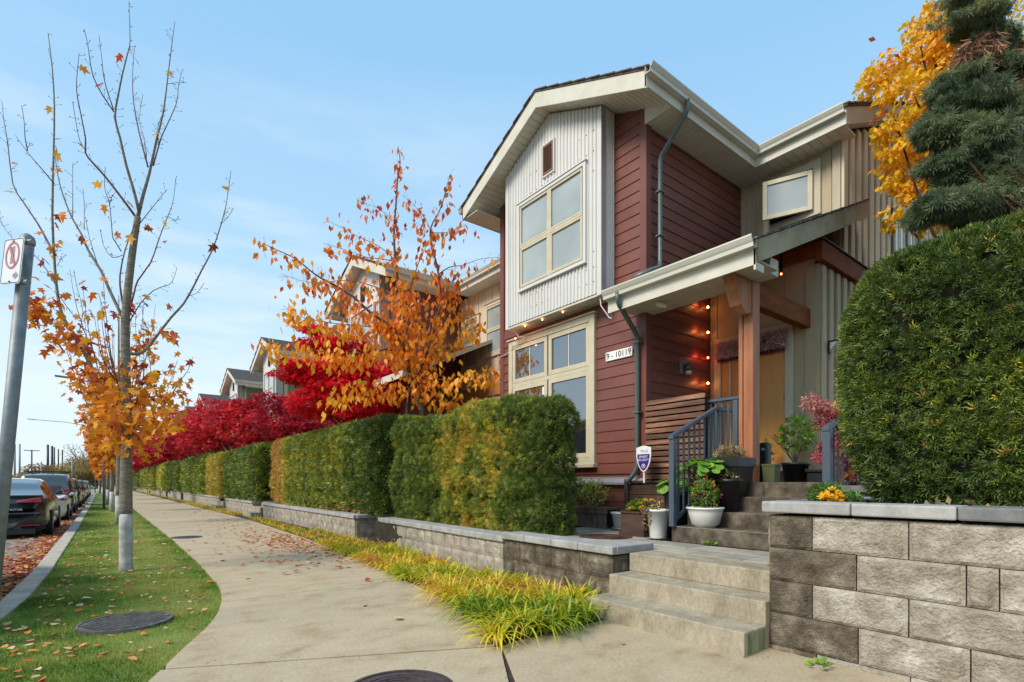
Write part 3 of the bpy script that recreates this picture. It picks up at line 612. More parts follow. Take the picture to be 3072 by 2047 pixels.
def gable_unit(t, Yc, sid, detail=True, hw=1.88, xback=11.0, right_eave_end=9.17, top=8.29, z0=.4):
    R0, R1 = Yc-hw, Yc+hw; e0, e1 = Yc-2.4, Yc+2.4; zr = lambda y: zroof(Yc, y, top)-.28
    # structural walls
    wallpanel('front_wall', t, (XW, R0), (XW, R1), (-1, 0), z0, [(0, zr(R0)), (hw, zr(Yc)), (2*hw, zr(R1))], sid)
    wallpanel('side_wall', t, (XW+.12, R0), (9.8, R0), (0, -1), z0, 6.93, sid)
    wallpanel('side_wall', t, (XW+.12, R1), (9.8, R1), (0, 1), z0, 6.93, sid)
    if detail:
        def cutf(z, zz):
            return None
        ls = []
        if True:
            # boards right of the bay, left of the bay, and under it round the big window
            lap_boards(t, (XW, R0+.1), (XW, Yc-1.25+.0), (-1, 0), 1.45, zr(R0)+.18, 'siding')
            lap_boards(t, (XW, Yc-1.25), (XW, Yc-.78), (-1, 0), 1.45, 4.50, 'siding')
            lap_boards(t, (XW, Yc-.78), (XW, Yc+1.5), (-1, 0), 1.45, 1.63, 'siding')
            lap_boards(t, (XW, Yc-.78), (XW, Yc+1.5), (-1, 0), 4.15, 4.50, 'siding')
            lap_boards(t, (XW, Yc+1.5), (XW, R1-.1), (-1, 0), 1.45, 4.50, 'siding')
            lap_boards(t, (XW, R0+.1), (XW, R1-.1), (-1, 0), .45, 1.27, 'siding')
            lap_boards(t, (XW+.1, R0), (9.66, R0), (0, -1), 1.3, 6.9, 'siding')
        obj('corner_board', MB().box(XW-.028, XW+.1, R0-.028, R0+.1, 1.38, zr(R0)+.1), 'siding_trim', t, bevel=.004)
        obj('corner_board', MB().box(XW-.028, XW+.1, R1-.1, R1+.028, 1.38, zr(R1)+.1), 'siding_trim', t, bevel=.004)
        obj('base_flashing', MB().prism([(XW-.0, R0, 1.27), (XW-.09, R0, 1.27), (XW-.09, R0, 1.305), (XW-.022, R0, 1.37), (XW-.022, R0, 1.40), (XW, R0, 1.40)], (0, 2*hw, 0)), 'steel_corner', t)
    # bay: corrugated white metal
    b0, b1, bz = Yc-1.25, Yc+1.26, 4.39
    bay = obj('bay', MB().prism([(XW-.01, b0+.02, bz), (XW-.01, b1-.02, bz), (XW-.01, b1-.02, zr(b1)), (XW-.01, Yc, zr(Yc)), (XW-.01, b0+.02, zr(b0))], (XB-XW+.03, 0, 0)), 'metal_white', t)
    if detail:
        corrugated(bay, b0+.07, b1-.07, XB, bz+.02, lambda y: zr(y)-.02, 'metal_white', .085, .022)
        obj('corner_trim', MB().box(XB-.022, XB+.06, b0-.02, b0+.075, bz-.03, zr(b0)-.01), 'metal_white', bay, bevel=.003); obj('corner_trim', MB().box(XB-.022, XB+.06, b1-.075, b1+.02, bz-.03, zr(b1)-.01), 'metal_white', bay, bevel=.003)
        obj('corner_trim', MB().box(XB-.02, XB+.085, b0-.024, b0-.021, bz-.03, zr(b0)-.01), 'steel_corner', bay)
        obj('bay_side_sheet', corr_side(b0, XB+.09, XW-.02, bz, zr(b0)-.0), 'metal_white', bay)
        obj('bay_underside', MB().box(XB-.015, XW, b0, b1, bz-.035, bz-.002), 'cream', bay, bevel=.003)
        mb = MB()
        for k, (za, zb) in enumerate(((4.62, 0), (4.86, 0), (5.12, 0), (6.45, 0), (6.78, 0), (7.12, 0))):
            for i in range(15):
                y = b0+.16+i*.16
                if 5 > za: pass
                if 5.05 < za < 7.0 and Yc-.95 < y < Yc+1.0 and za < 6.62: continue
                zz = za+(.0)
                if zz < zr(y)-.12: mb.lathe((XB-.006, y, zz), [(.006, 0), (.009, .004), (.006, .014)], 5)
        obj('screws', mb, 'screw', bay, kind='stuff')
    # bay window (twin hung)
    w0, w1, wz0, wz1 = Yc-.93, Yc+.82, 5.02, 6.62
    win = obj('window', MB().box(XB-.032, XB+.01, w0, w1, wz0, wz1), 'pane_pale', t)
    frame_rect(win, XB-.068, w0-.03, w1+.03, wz0-.05, wz1+.05, .06, .05, 'metal_white', 'trim')
    ym = (w0+w1)/2
    if detail:
        for (a, b) in ((w0+.05, ym-.02), (ym+.02, w1-.05)):
            window_sash(win, XB-.045, a, b, wz0+.03, (wz0+wz1)/2-.02, 'trim_cream', None, .05, .03)
            window_sash(win, XB-.052, a, b, (wz0+wz1)/2+.02, wz1-.03, 'trim_cream', None, .035, .03)
            obj('blind', MB().box(XB-.034, XB-.0325, a+.05, b-.05, (wz0+wz1)/2+.1, wz1-.08), 'pane_pale', win)
        obj('head_flashing', MB().box(XB-.085, XB, w0-.05, w1+.05, wz1+.052, wz1+.07), 'metal_white', win)
    obj('mullion', MB().box(XB-.06, XB, ym-.035, ym+.035, wz0+.02, wz1-.02).box(XB-.062, XB, w0+.05, w1-.05, (wz0+wz1)/2-.03, (wz0+wz1)/2+.03), 'trim_cream', win, bevel=.003)
    # gable vent
    vt = obj('vent', MB().box(XB-.033, XB+.0, Yc-.13, Yc+.12, 6.93, 7.42) if detail else MB().box(XB-.03, XB, Yc-.13, Yc+.12, 6.93, 7.42), 'dark_gap', t)
    if detail:
        obj('vent_frame', MB().box(XB-.05, XB-.0, Yc-.14, Yc-.11, 6.92, 7.43).box(XB-.05, XB, Yc+.10, Yc+.13, 6.92, 7.43).box(XB-.05, XB, Yc-.11, Yc+.10, 7.40, 7.43).box(XB-.05, XB, Yc-.11, Yc+.10, 6.92, 6.95), 'vent_wood', vt)
        obj('vent_trim', MB().box(XB-.045, XB-.0, Yc-.17, Yc-.143, 6.88, 7.48).box(XB-.045, XB, Yc+.133, Yc+.16, 6.88, 7.48).box(XB-.045, XB, Yc-.14, Yc+.13, 7.45, 7.48).box(XB-.045, XB, Yc-.14, Yc+.13, 6.88, 6.905), 'metal_white', vt)
        for k in range(11): obj('louvre', MB().prism([(XB-.03, Yc-.11, 6.96+k*.04), (XB-.045, Yc-.11, 6.95+k*.04), (XB-.045, Yc-.11, 6.958+k*.04), (XB-.03, Yc-.11, 6.968+k*.04)], (0, .21, 0)), 'vent_wood', vt)
    # roof: deck, rake fascia, soffits, eave boards, gutters, shingle courses
    rf = obj('roof', MB().prism([(6.07, e0-.03, zroof(Yc, e0-.03, top)-.05), (6.07, Yc, top-.05), (6.07, e1+.03, zroof(Yc, e1+.03, top)-.05), (6.07, e1+.03, zroof(Yc, e1+.03, top)-.015), (6.07, Yc, top-.015), (6.07, e0-.03, zroof(Yc, e0-.03, top)-.015)], (xback-6.07, 0, 0)), 'shingle', t)
    nco = 16 if detail else 9
    for s in (-1, 1):
        for k in range(nco):
            a0 = 2.46*k/nco; a1 = 2.46*(k+1)/nco+.03
            ya, yb = Yc+s*(2.46-a0), Yc+s*max(0, 2.46-a1)
            za, zb = zroof(Yc, ya, top), zroof(Yc, yb, top)
            obj('shingle_course', MB().prism([(6.045+(k % 2)*.012, ya, za-.012), (6.045+(k % 2)*.012, yb, zb-.016), (6.045+(k % 2)*.012, yb, zb-.004), (6.045+(k % 2)*.012, ya, za+.012)], (xback-6.08, 0, 0)), 'shingle_moss' if detail else 'shingle', rf)
        # rake fascia
        y_, z_ = Yc+s*2.4, zroof(Yc, Yc+s*2.4, top)-.05
        obj('fascia', MB().prism([(6.08, Yc, top-.052), (6.08, y_, z_), (6.08, y_, z_-.25), (6.08, Yc, top-.052-.27)], (.035, 0, 0)), 'cream', t, bevel=.003)
        # sloped soffit boards under the rake
        nb = 22 if detail else 1
        for k in range(nb):
            a, b = 2.36*k/nb+.004, 2.36*(k+1)/nb-.004
            ya, yb = Yc+s*a, Yc+s*b; za, zb = zroof(Yc, ya, top)-.26, zroof(Yc, yb, top)-.26
            obj('soffit_board', MB().prism([(6.115, ya, za), (6.115, yb, zb), (6.115, yb, zb+.012), (6.115, ya, za+.012)], (XW+.1-6.115, 0, 0)), 'soffit', t)
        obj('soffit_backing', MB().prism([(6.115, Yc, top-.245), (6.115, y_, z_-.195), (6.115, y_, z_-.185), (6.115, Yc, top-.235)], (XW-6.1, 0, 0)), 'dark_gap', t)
    # eave on the near side: level soffit boards along X, fascia and gutter
    xe = right_eave_end
    n = int((xe+.55-6.75)/.11) if detail else 1
    for k in range(n):
        a = 6.75+k*(xe+.5-6.75)/n
        obj('soffit_board', MB().box(a+.003, a+(xe+.5-6.75)/n-.003, e0+.03, R0, 6.93, 6.942), 'soffit', t)
    obj('soffit_return', MB().prism([(6.72, e0+.03, 6.93), (6.72, R0, 6.93), (6.72, R0, zroof(Yc, R0, top)-.25), (6.72, e0+.03, zroof(Yc, e0+.03, top)-.25)], (.03, 0, 0)), 'cream', t)
    obj('fascia', MB().box(6.08, xe+.0, e0-.002, e0+.028, 6.925, 7.16), 'cream', t)
    gutter(t, (6.045, e0-.003), (xe+.1, e0-.003), (0, -1), 7.20)
    obj('soffit_board', MB().box(6.12, 9.0, R1, e1-.03, 6.93, 6.942), 'soffit', t)
    obj('fascia', MB().box(6.08, 8.9, e1-.028, e1+.002, 6.925, 7.16), 'cream', t)
    gutter(t, (6.045, e1+.003), (8.9, e1+.003), (0, 1), 7.20)
    return zr
def corr_side(y, x0, x1, z0, z1):
    mb = MB(); vs = []; n = 5; cols = []
    for i in range(n):
        for a, b in [(0, 0), (.22, 0), (.36, 1), (.64, 1), (.78, 0)]: cols.append((x0+(i+a)*(x1-x0)/n, b*.016))
    cols.append((x1, 0))
    for x, q in cols: vs += [(x, y-.002-q, z0), (x, y-.002-q, z1)]
    return mb.add(vs, [(2*i, 2*i+2, 2*i+3, 2*i+1) for i in range(len(cols)-1)])
def side_window(t, X, y0, y1, z0, z1, detail=True):
    win = obj('window', MB().box(X-.03, X+.02, y0+.03, y1-.03, z0+.03, z1-.03), 'pane_pale', t)
    frame_rect(win, X-.055, y0-.06, y1+.06, z0-.06, z1+.08, .09, .05, 'peach' if X > 8 else 'trim_cream', 'trim')
    window_sash(win, X-.045, y0+.03, y1-.03, z0+.03, (z0+z1)/2, 'trim_cream', None, .05, .03)
    window_sash(win, X-.05, y0+.03, y1-.03, (z0+z1)/2, z1-.03, 'trim_cream', None, .05, .03)
    obj('head_cap', MB().box(X-.085, X, y0-.1, y1+.1, z1+.082, z1+.1), 'trim_cream', win)
def link_section(t, y0, y1, detail=True, X=8.8, wm='peach'):
    wallpanel('recessed_wall', t, (X, y0), (X, y1), (-1, 0), .4, 6.95, wm)
    if detail: battens(t, (X, y0), (X, y1), (-1, 0), 4.2, 6.93, wm, .34, .05, th=.022)
    obj('belly_band', MB().box(X-.06, X, y0, y1, 3.78, 4.12), 'stained_band', t)
    xe = 8.34
    rf = obj('roof', MB().prism([(xe-.05, y0-.1, 7.17), (12.2, y0-.1, 7.17+3.86*SL), (12.2, y0-.1, 7.2+3.86*SL), (xe-.05, y0-.1, 7.20)], (0, y1-y0+.2, 0)), 'shingle', t)
    n = 22 if detail else 1
    for k in range(n):
        a = y0+k*(y1-y0)/n; obj('soffit_board', MB().box(xe+.03, X, a+.004, a+(y1-y0)/n-.004, 6.93, 6.942), 'soffit', t)
    obj('fascia', MB().box(xe, xe+.03, y0-.1, y1+.1, 6.925, 7.15), 'cream', t)
    gutter(t, (xe, y0-.05), (xe, y1+.05), (-1, 0), 7.20)
mat('stained_band', (.42, .17, .05), (.5, .23, .08), scale=4, rough=.6, stretch=(1, .4, 1))

YC = 7.05
h = thing('townhouse', 'nearest townhouse, dark red siding with a white corrugated bay and a covered front door', 'house', (6.75, 5.17, 0))
zr = gable_unit(h, YC, 'siding')
# ---- ground floor window
wy0, wy1, wz0, wz1 = 6.30, 8.50, 1.72, 4.12
win = obj('window', MB().box(XW-.035, XW+.02, wy0, wy1, wz0, wz1), 'pane_dark', h)
frame_rect(win, XW-.075, wy0-.1, wy1+.1, wz0-.1, wz1+.1, .115, .07, 'trim_cream', 'trim')
obj('sill', MB().box(XW-.12, XW, wy0-.12, wy1+.12, wz0-.155, wz0-.09), 'trim_cream', win, bevel=.006)
obj('head_cap', MB().box(XW-.11, XW, wy0-.13, wy1+.13, wz1+.102, wz1+.13), 'trim_cream', win, bevel=.004)
nw = 2; cw = (wy1-wy0)/nw
for k in range(nw):
    a, b = wy0+k*cw+.02, wy0+(k+1)*cw-.02
    window_sash(win, XW-.052, a, b, wz0+.02, 3.26, 'trim_cream', None, .085, .03)
    window_sash(win, XW-.052, a, b, 3.34, wz1-.02, 'trim_cream', None, .085, .03)
    obj('glazing_bar', MB().box(XW-.045, XW-.037, (a+b)/2-.01, (a+b)/2+.01, 3.42, wz1-.1), 'soffit', win)
obj('transom', MB().box(XW-.062, XW, wy0, wy1, 3.262, 3.338), 'trim_cream', win, bevel=.003)
obj('window_sticker', MB().box(XW-.04, XW-.036, 7.47, 7.58, 3.0, 3.15), 'sign_white', win)
# ---- house number plaque
def text_mesh(s, size, ext=.002, spacing=1.0):
    cu = bpy.data.curves.new('txt', 'FONT'); cu.body = s; cu.size = size; cu.extrude = ext; cu.space_character = spacing; cu.align_x = 'CENTER'; cu.align_y = 'CENTER'
    ob = bpy.data.objects.new('txt', cu); COL.objects.link(ob); dg = bpy.context.evaluated_depsgraph_get()
    me = bpy.data.meshes.new_from_object(ob.evaluated_get(dg)); bpy.data.objects.remove(ob); return me
def text_on(s, size, centre, right, up, m, parent, name='lettering', ext=.002, spacing=1.0, sxx=1.0):
    me = text_mesh(s, size, ext, spacing); r = Vector(right).normalized(); u = Vector(up).normalized(); n = r.cross(u)
    Mx = Matrix(((r.x*sxx, u.x, n.x, 0), (r.y*sxx, u.y, n.y, 0), (r.z*sxx, u.z, n.z, 0), (0, 0, 0, 1))); me.transform(Mx)
    return obj(name, me, m, parent, loc=centre)
pl = obj('number_plaque', MB().box(XW-.04, XW-.022, 5.41, 5.97, 3.345, 3.495), 'plaque', h, bevel=.003)
text_on('9 - 10119', .135, (XW-.042, 5.69, 3.42), (0, -1, 0), (0, 0, 1), 'ink', pl, 'numerals')
for yy_, zz_ in ((5.435, 3.37), (5.945, 3.37), (5.435, 3.47), (5.945, 3.47)): obj('plaque_screw', MB().box(XW-.044, XW-.04, yy_-.006, yy_+.006, zz_-.006, zz_+.006), 'ink', pl)
# ---- downspouts
def dspipe(pts, r=.042, name='downspout', m='downspout'):
    P = [Vector(pts[0])]
    for a, b, c in zip(pts, pts[1:], pts[2:]):
        a, b, c = Vector(a), Vector(b), Vector(c); q = .05
        P += [b+(a-b).normalized()*q, b+(a-b).normalized()*q*.35+(c-b).normalized()*q*.35, b+(c-b).normalized()*q]
    P.append(Vector(pts[-1])); return obj(name, MB().tube(P, r, 10, flat=.8), m, h, smooth=True)
dspipe([(6.98, 4.58, 7.1), (6.98, 4.58, 6.93), (6.98, 5.07, 6.45), (6.98, 5.07, 4.78), (6.86, 4.98, 4.66), (6.55, 4.93, 4.52), (6.35, 5.1, 4.40)])
dspipe([(6.02, 5.12, 4.12), (6.02, 5.12, 3.98), (6.665, 5.27, 3.62), (6.665, 5.27, 1.52), (6.60, 5.36, 1.36), (6.56, 5.42, 1.30)])
for z_ in (5.9, 5.2): obj('pipe_strap', MB().box(6.92, 7.04, 5.02, 5.12, z_, z_+.025), 'downspout', h)
for z_ in (3.5, 2.4): obj('pipe_strap', MB().box(6.61, 6.72, 5.20, 5.33, z_, z_+.025), 'downspout', h)
# ---- upper right wing: beige wall facing the street, corrugated end wall
XU, YE = 9.65, 3.42
wallpanel('beige_wall', h, (XU, YE), (XU, 5.17), (-1, 0), 4.6, 6.95, 'beige')
for ya, yb in ((5.05, 5.16), (4.87, 4.93), (4.35, 4.39), (3.98, 4.02), (3.42, 3.52), (3.58, 3.66)):
    z_a = 4.7 if not 3.75 < ya < 4.75 else 6.9-.02
    if 3.75 < ya < 4.75: z_a = 6.86-.0
    obj('batten', MB().box(XU-.022, XU, ya, yb, 6.84 if 3.7 < ya < 4.75 else 4.7, 6.93), 'beige', h)
n = 14
for k in range(n): a = YE-.2+k*(5.17-YE+.2)/n; obj('soffit_board', MB().box(9.2, XU, a+.004, a+(5.17-YE+.2)/n-.004, 6.925, 6.937) if a < 4.6 else MB().box(9.2, XU, a+.004, a+.12, 6.921, 6.929), 'soffit', h)
obj('fascia', MB().box(9.17, 9.2, 3.2, 4.68, 6.92, 7.16), 'cream', h)
gutter(h, (9.17, 3.2), (9.17, 4.72), (-1, 0), 7.205)
mr = obj('roof', MB().prism([(9.12, 3.17, 7.17), (12.6, 3.17, 7.17+3.48*SL), (16, 3.17, 7.17+.08*SL), (16, 3.17, 7.21+.08*SL), (12.6, 3.17, 7.21+3.48*SL), (9.12, 3.17, 7.21)], (0, 6.1, 0)), 'shingle_moss', h)
for k in range(14): a = 9.12+k*.25; obj('shingle_course', MB().prism([(a, 3.15, 7.215+(a-9.12)*SL+.012), (a+.27, 3.15, 7.215+(a+.25-9.12)*SL), (a+.27, 3.15, 7.2+(a+.25-9.12)*SL), (a, 3.15, 7.2+(a-9.12)*SL)], (0, 2.0, 0)), 'shingle_moss', mr)
obj('fascia', MB().prism([(9.2, 3.2, 6.92), (9.2, 3.2, 7.17+.08*SL-.004), (12.6, 3.2, 7.16+3.48*SL), (16, 3.2, 7.16+.08*SL), (16, 3.2, 6.92), (12.6, 3.2, 6.92+3.48*SL)], (0, .03, 0)), 'stained_board', h)
obj('end_soffit', MB().prism([(9.2, 3.23, 6.93), (12.6, 3.23, 6.93+3.48*SL), (16, 3.23, 6.93), (16, 3.23, 6.94), (12.6, 3.23, 6.94+3.48*SL), (9.2, 3.23, 6.94)], (0, .2, 0)), 'soffit', h)
obj('end_wall', MB().prism([(XU-.1, YE, 1.2), (16, YE, 1.2), (16, YE, 6.93), (12.6, YE, 6.95+3.4*SL), (XU-.1, YE, 6.95)], (0, .12, 0)), 'stained_board', h)
k = 0; x = 9.58
while x < 15.6:
    wdt = .17; zt = min(6.93+(x-9.2)*SL, 6.93+(16-x)*SL)-.02
    obj('end_batten', MB().box(x, x+wdt, YE-.05, YE, 1.3, zt), 'stained_batten' if 'stained_batten' in MATS else mat('stained_batten', (.4, .24, .1), (.54, .46, .31), (.6, .53, .38), scale=1.3, rough=.7, stretch=(1, 1, .3), lo=.25, hi=.55), h, bevel=.012)
    x += .3
# open awning window on the beige wall
y0, y1, z0, z1 = 3.86, 4.66, 6.0, 6.68
aw = obj('window', MB().box(XU-.02, XU+.01, y0, y1, z0, z1), 'dark_gap', h)
frame_rect(aw, XU-.05, y0-.12, y1+.06, z0-.12, z1+.14, .12, .045, 'beige_light' if 'beige_light' in MATS else mat('beige_light', (.45, .41, .3), (.5, .46, .35), scale=3, rough=.6), 'trim')
Hh = Vector((XU-.06, 3.86, 0)); Fh = Vector((XU-.34, 4.58, 0)); dh = (Fh-Hh).normalized(); nh = Vector((-dh.y, dh.x, 0)); lw_ = (Fh-Hh).length
def cs(u, z, n_=0): p = Hh+dh*u+nh*n_; p.z = z; return p
sh = obj('sash', MB().prism([cs(0, 5.97), cs(.075, 5.97), cs(.075, 6.65), cs(0, 6.65)], nh*.045).prism([cs(lw_-.075, 5.97), cs(lw_, 5.97), cs(lw_, 6.65), cs(lw_-.075, 6.65)], nh*.045)
  .prism([cs(.075, 5.97), cs(lw_-.075, 5.97), cs(lw_-.075, 6.045), cs(.075, 6.045)], nh*.044).prism([cs(.075, 6.575), cs(lw_-.075, 6.575), cs(lw_-.075, 6.65), cs(.075, 6.65)], nh*.044), 'trim_cream', aw, bevel=.003)
obj('pane', MB().prism([cs(.07, 6.04), cs(lw_-.07, 6.04), cs(lw_-.07, 6.58), cs(.07, 6.58)], nh*.02), 'pane_pale', aw)
# small window on the corrugated end wall
sw = obj('window', MB().box(11.95, 13.5, YE-.04, YE+.0, 5.2, 6.45), 'pane_pale', h)
obj('trim', MB().box(11.85, 11.95, YE-.075, YE, 5.1, 6.55).box(13.5, 13.6, YE-.075, YE, 5.1, 6.55).box(11.95, 13.5, YE-.075, YE, 5.1, 5.2).box(11.95, 13.5, YE-.075, YE, 6.45, 6.55).box(12.7, 12.78, YE-.07, YE, 5.2, 6.45), 'dark_plank', sw)
# ---- entry box: door wall, side wall, wood band
XD = 8.57
wallpanel('door_wall', h, (XD, YE), (XD, 5.17), (-1, 0), 1.3, 4.95, 'beige')
for ya, yb, za in ((YE, YE+.13, 1.5), (5.02, 5.10, 1.5), (4.62, 4.66, 3.86), (4.2, 4.24, 3.86), (3.8, 3.84, 3.86)):
    obj('batten', MB().box(XD-.022, XD, ya, yb, za, 4.62), 'beige', h)
obj('entry_side_wall', MB().box(XD-.001, 11.5, YE-.06, YE-.001, 1.2, 4.64), 'beige', h)
x = XD+.05
while x < 11.4: obj('batten', MB().box(x, x+.13, YE-.1, YE-.06, 1.3, 4.62), 'beige', h, bevel=.01); x += .27
obj('timber_band', MB().box(8.47, 8.55, YE-.12, 5.17, 4.72, 4.93), 'dark_cedar', h, bevel=.004)
obj('timber_band', MB().box(8.44, 11.5, YE-.16, YE-.06, 4.635, 4.925), 'dark_cedar', h, bevel=.004)
obj('band_flashing', MB().box(8.40, 11.5, YE-.19, YE-.05, 4.93, 4.945), 'dark_plank', h)
# door frame, door, sidelight
fr = obj('door_frame', MB().box(XD-.06, XD, 3.72, 3.84, 1.50, 3.82).box(XD-.06, XD, 4.93, 5.05, 1.50, 3.82).box(XD-.06, XD, 3.84, 4.93, 3.66, 3.82).box(XD-.05, XD, 4.74, 4.79, 1.5, 3.66), 'trim_cream', h, bevel=.004)
dr = obj('door', MB().box(XD-.035, XD, 3.845, 4.735, 1.53, 3.66), 'door', h, bevel=.004)
for z_ in (2.0, 2.6, 3.3): obj('hinge', MB().box(XD-.045, XD-.03, 3.842, 3.862, z_, z_+.1), 'galv', dr)
obj('sidelight', MB().box(XD-.03, XD, 4.795, 4.925, 1.53, 3.66), 'door', h)
obj('threshold', MB().box(XD-.12, XD+.02, 3.70, 5.05, 1.485, 1.525), 'gutter', h, bevel=.005)
obj('door_plinth', MB().box(XD-.1, XD, YE, 5.17, 1.3, 1.485), 'plinth', h)
obj('doorbell', MB().box(XD-.03, XD-.0, 5.07, 5.11, 2.6, 2.75), 'black_plastic', h, bevel=.004)
# ---- porch: floor, steps, post, beams, roof
obj('porch_floor', MB().box(6.73, XD+.1, 3.3, 5.17, .3, 1.30), 'old_concrete', h)
st2 = obj('porch_steps', MB().box(5.85, 6.7, 2.3, 3.9, .3, .7), 'old_concrete', h)
for k, x in enumerate((5.73, 6.08, 6.41, 6.74)):
    zt = .56+.187*(k+1); obj('step', MB().box(x, x+.36 if k < 3 else 7.2, 2.25, 3.99 if k < 3 else 3.6, zt-.187-.01, zt), 'old_concrete', st2, bevel=.008)
obj('step_nosing', MB().box(5.728, 5.75, 2.25, 3.99, .744, .7485), 'stair_concrete', st2)
mb = MB(); mb.box(6.70, 6.92, 3.2, 5.16, 3.97, 4.18); obj('porch_beam', mb, 'cream', h, bevel=.004)
ps = obj('porch_post', MB().box(6.75, 6.93, 3.45, 3.58, 1.3, 3.97), 'cedar', h, bevel=.005)
obj('post_batten', MB().box(6.77, 6.91, 3.605, 3.66, 1.3, 3.97), 'cedar', ps, bevel=.004); obj('post_core', MB().box(6.785, 6.9, 3.575, 3.61, 1.3, 3.97), 'dark_cedar', ps)
obj('cross_beam', MB().box(6.93, 8.55, 3.47, 3.61, 3.68, 3.965), 'dark_cedar', h, bevel=.006)
obj('post_bracket', MB().prism([(6.32, 3.47, 3.96), (6.75, 3.47, 3.96), (6.75, 3.47, 3.55), (6.62, 3.47, 3.5), (6.48, 3.47, 3.6)], (0, .16, 0)), 'cedar', h, bevel=.004)
RP = .462
def pz(x): return 4.2+(x-6.1)*RP
mb = MB().prism([(6.12, 3.1, pz(6.12)-.05), (9.85, 3.1, pz(9.85)-.05), (9.85, 3.1, pz(9.85)-.01), (6.12, 3.1, pz(6.12)-.01)], (0, 2.06, 0))
pr_ = obj('porch_roof', mb, 'shingle', h)
obj('porch_roof_end', MB().prism([(6.12, 5.16, pz(6.12)-.05), (6.7, 5.16, pz(6.7)-.05), (6.7, 5.16, pz(6.7)-.01), (6.12, 5.16, pz(6.12)-.01)], (0, .22, 0)), 'shingle', h)
for k in range(24):
    a = 6.0+k*.157; yb_ = 5.38 if a < 6.55 else 5.15
    obj('shingle_course', MB().prism([(a, 3.06+(k % 2)*.012, pz(a)-.012), (a+.175, 3.06+(k % 2)*.012, pz(a+.175)-.012), (a+.175, 3.06+(k % 2)*.012, pz(a+.175)), (a, 3.06+(k % 2)*.012, pz(a)+.012)], (0, yb_-3.07, 0)), 'shingle', pr_)
obj('rake_board', MB().prism([(6.1, 3.08, pz(6.1)-.30), (6.1, 3.08, pz(6.1)-.02), (9.8, 3.08, pz(9.8)-.02), (9.8, 3.08, pz(9.8)-.30)], (0, .035, 0)), 'weathered_board' if 'weathered_board' in MATS else mat('weathered_board', (.26, .215, .12), (.44, .38, .25), scale=2.2, rough=.8, detail=8), h, bevel=.004)
obj('fascia', MB().box(6.1, 6.13, 3.08, 5.38, 3.89, 4.17), 'cream', h)
gutter(h, (6.1, 3.07), (6.1, 5.40), (-1, 0), 4.21)
obj('eave_return', MB().box(6.10, 6.30, 3.085, 3.11, 3.83, 3.92), 'cream', h)
obj('porch_soffit', MB().box(6.13, 6.72, 3.11, 5.16, 3.975, 3.985), 'cream', h)
obj('porch_soffit', MB().box(6.13, 6.70, 5.16, 5.36, 3.975, 3.985), 'cream', h)
obj('porch_ceiling', MB().prism([(6.92, 3.12, pz(6.92)-.11), (9.6, 3.12, pz(9.6)-.11), (9.6, 3.12, pz(9.6)-.1), (6.92, 3.12, pz(6.92)-.1)], (0, 2.0, 0)), 'dark_cedar', h)
# ---- left link section with windows
link_section(h, 8.96, 13.77)
side_window(h, 8.8, 11.35, 12.35, 4.95, 6.35); side_window(h, 8.8, 9.6, 10.5, 4.95, 6.35); side_window(h, 8.8, 12.75, 13.55, 4.75, 6.2)
# ---- porch lamp on the dark wall, wall sconce, camera
lp = obj('porch_lamp', MB().box(7.62, 7.78, 5.10, 5.15, 3.12, 3.36), 'galv', h)
obj('lamp_hood', MB().lathe((7.7, 5.03, 3.2), [(.03, -.05), (.07, -.02), (.075, .03), (.05, .08), (.015, .1)], 14), 'iron', lp, smooth=True)
obj('lamp_bowl', MB().lathe((7.7, 5.03, 3.13), [(.012, -.03), (.05, -.01), (.055, .03)], 14), 'lamp_glass', lp, smooth=True)
sc_ = obj('wall_sconce', MB().box(8.78, 8.86, YE-.13, YE-.1, 3.3, 3.48).prism([(8.78, YE-.13, 3.46), (8.86, YE-.13, 3.46), (8.86, YE-.25, 3.46), (8.78, YE-.25, 3.46)], (0, 0, .02)), 'black_plastic', h)
obj('sconce_glass', MB().prism([(8.79, YE-.13, 3.455), (8.79, YE-.23, 3.455), (8.79, YE-.13, 3.34)], (.06, 0, 0)), 'lamp_glass', sc_)
cmr = obj('security_camera', MB().tube([(6.4, 4.72, 3.93), (6.5, 4.62, 3.88)], .035, 10), 'white_plastic', h); obj('camera_mount', MB().box(6.5, 6.56, 4.66, 4.76, 3.9, 3.975), 'white_plastic', cmr)
# ---- beads of string lights
sl = thing('string_lights', 'string of four warm glowing bulbs down the dark corner by the front door', 'string lights', (8.45, 5.12, 2.6))
zs_ = [at(*p, 9.15).z for p in ((2130, 920), (2130, 996), (2132, 1072), (2132, 1149))]
obj('cable', MB().tube([(8.44, 5.10, 4.5), (8.445, 5.11, 3.8), (8.44, 5.10, 3.2), (8.45, 5.11, 2.5)], .006, 5), 'ink', sl)
for i, z_ in enumerate(zs_):
    b = obj('bulb', MB().lathe((8.38, 5.09, z_), [(.004, -.02), (.015, -.012), (.018, 0), (.012, .014), (.004, .02)], 10), 'bulb_red' if i == 2 else 'bulb_warm', sl, smooth=True)
    obj('socket', MB().box(8.37, 8.45, 5.08, 5.10, z_+.018, z_+.035), 'ink', b)
    ld = bpy.data.lights.new('bulb_light', 'POINT'); ld.energy = .4; ld.color = (1, .32, .1) if i != 2 else (1, .12, .06); ld.shadow_soft_size = .02
    lo_ = bpy.data.objects.new('bulb_light', ld); COL.objects.link(lo_); lo_.location = (8.12, 5.10, z_)
sl2 = thing('string_lights', 'white cable with small orange bulbs strung under the corrugated bay', 'string lights', (6.5, 5.8, 4.35))
P_ = [(6.45, 5.86, 4.35), (6.44, 5.83, 4.2), (6.5, 5.7, 3.98), (6.45, 5.6, 3.94), (6.3, 5.5, 4.02), (6.15, 5.42, 4.1)]
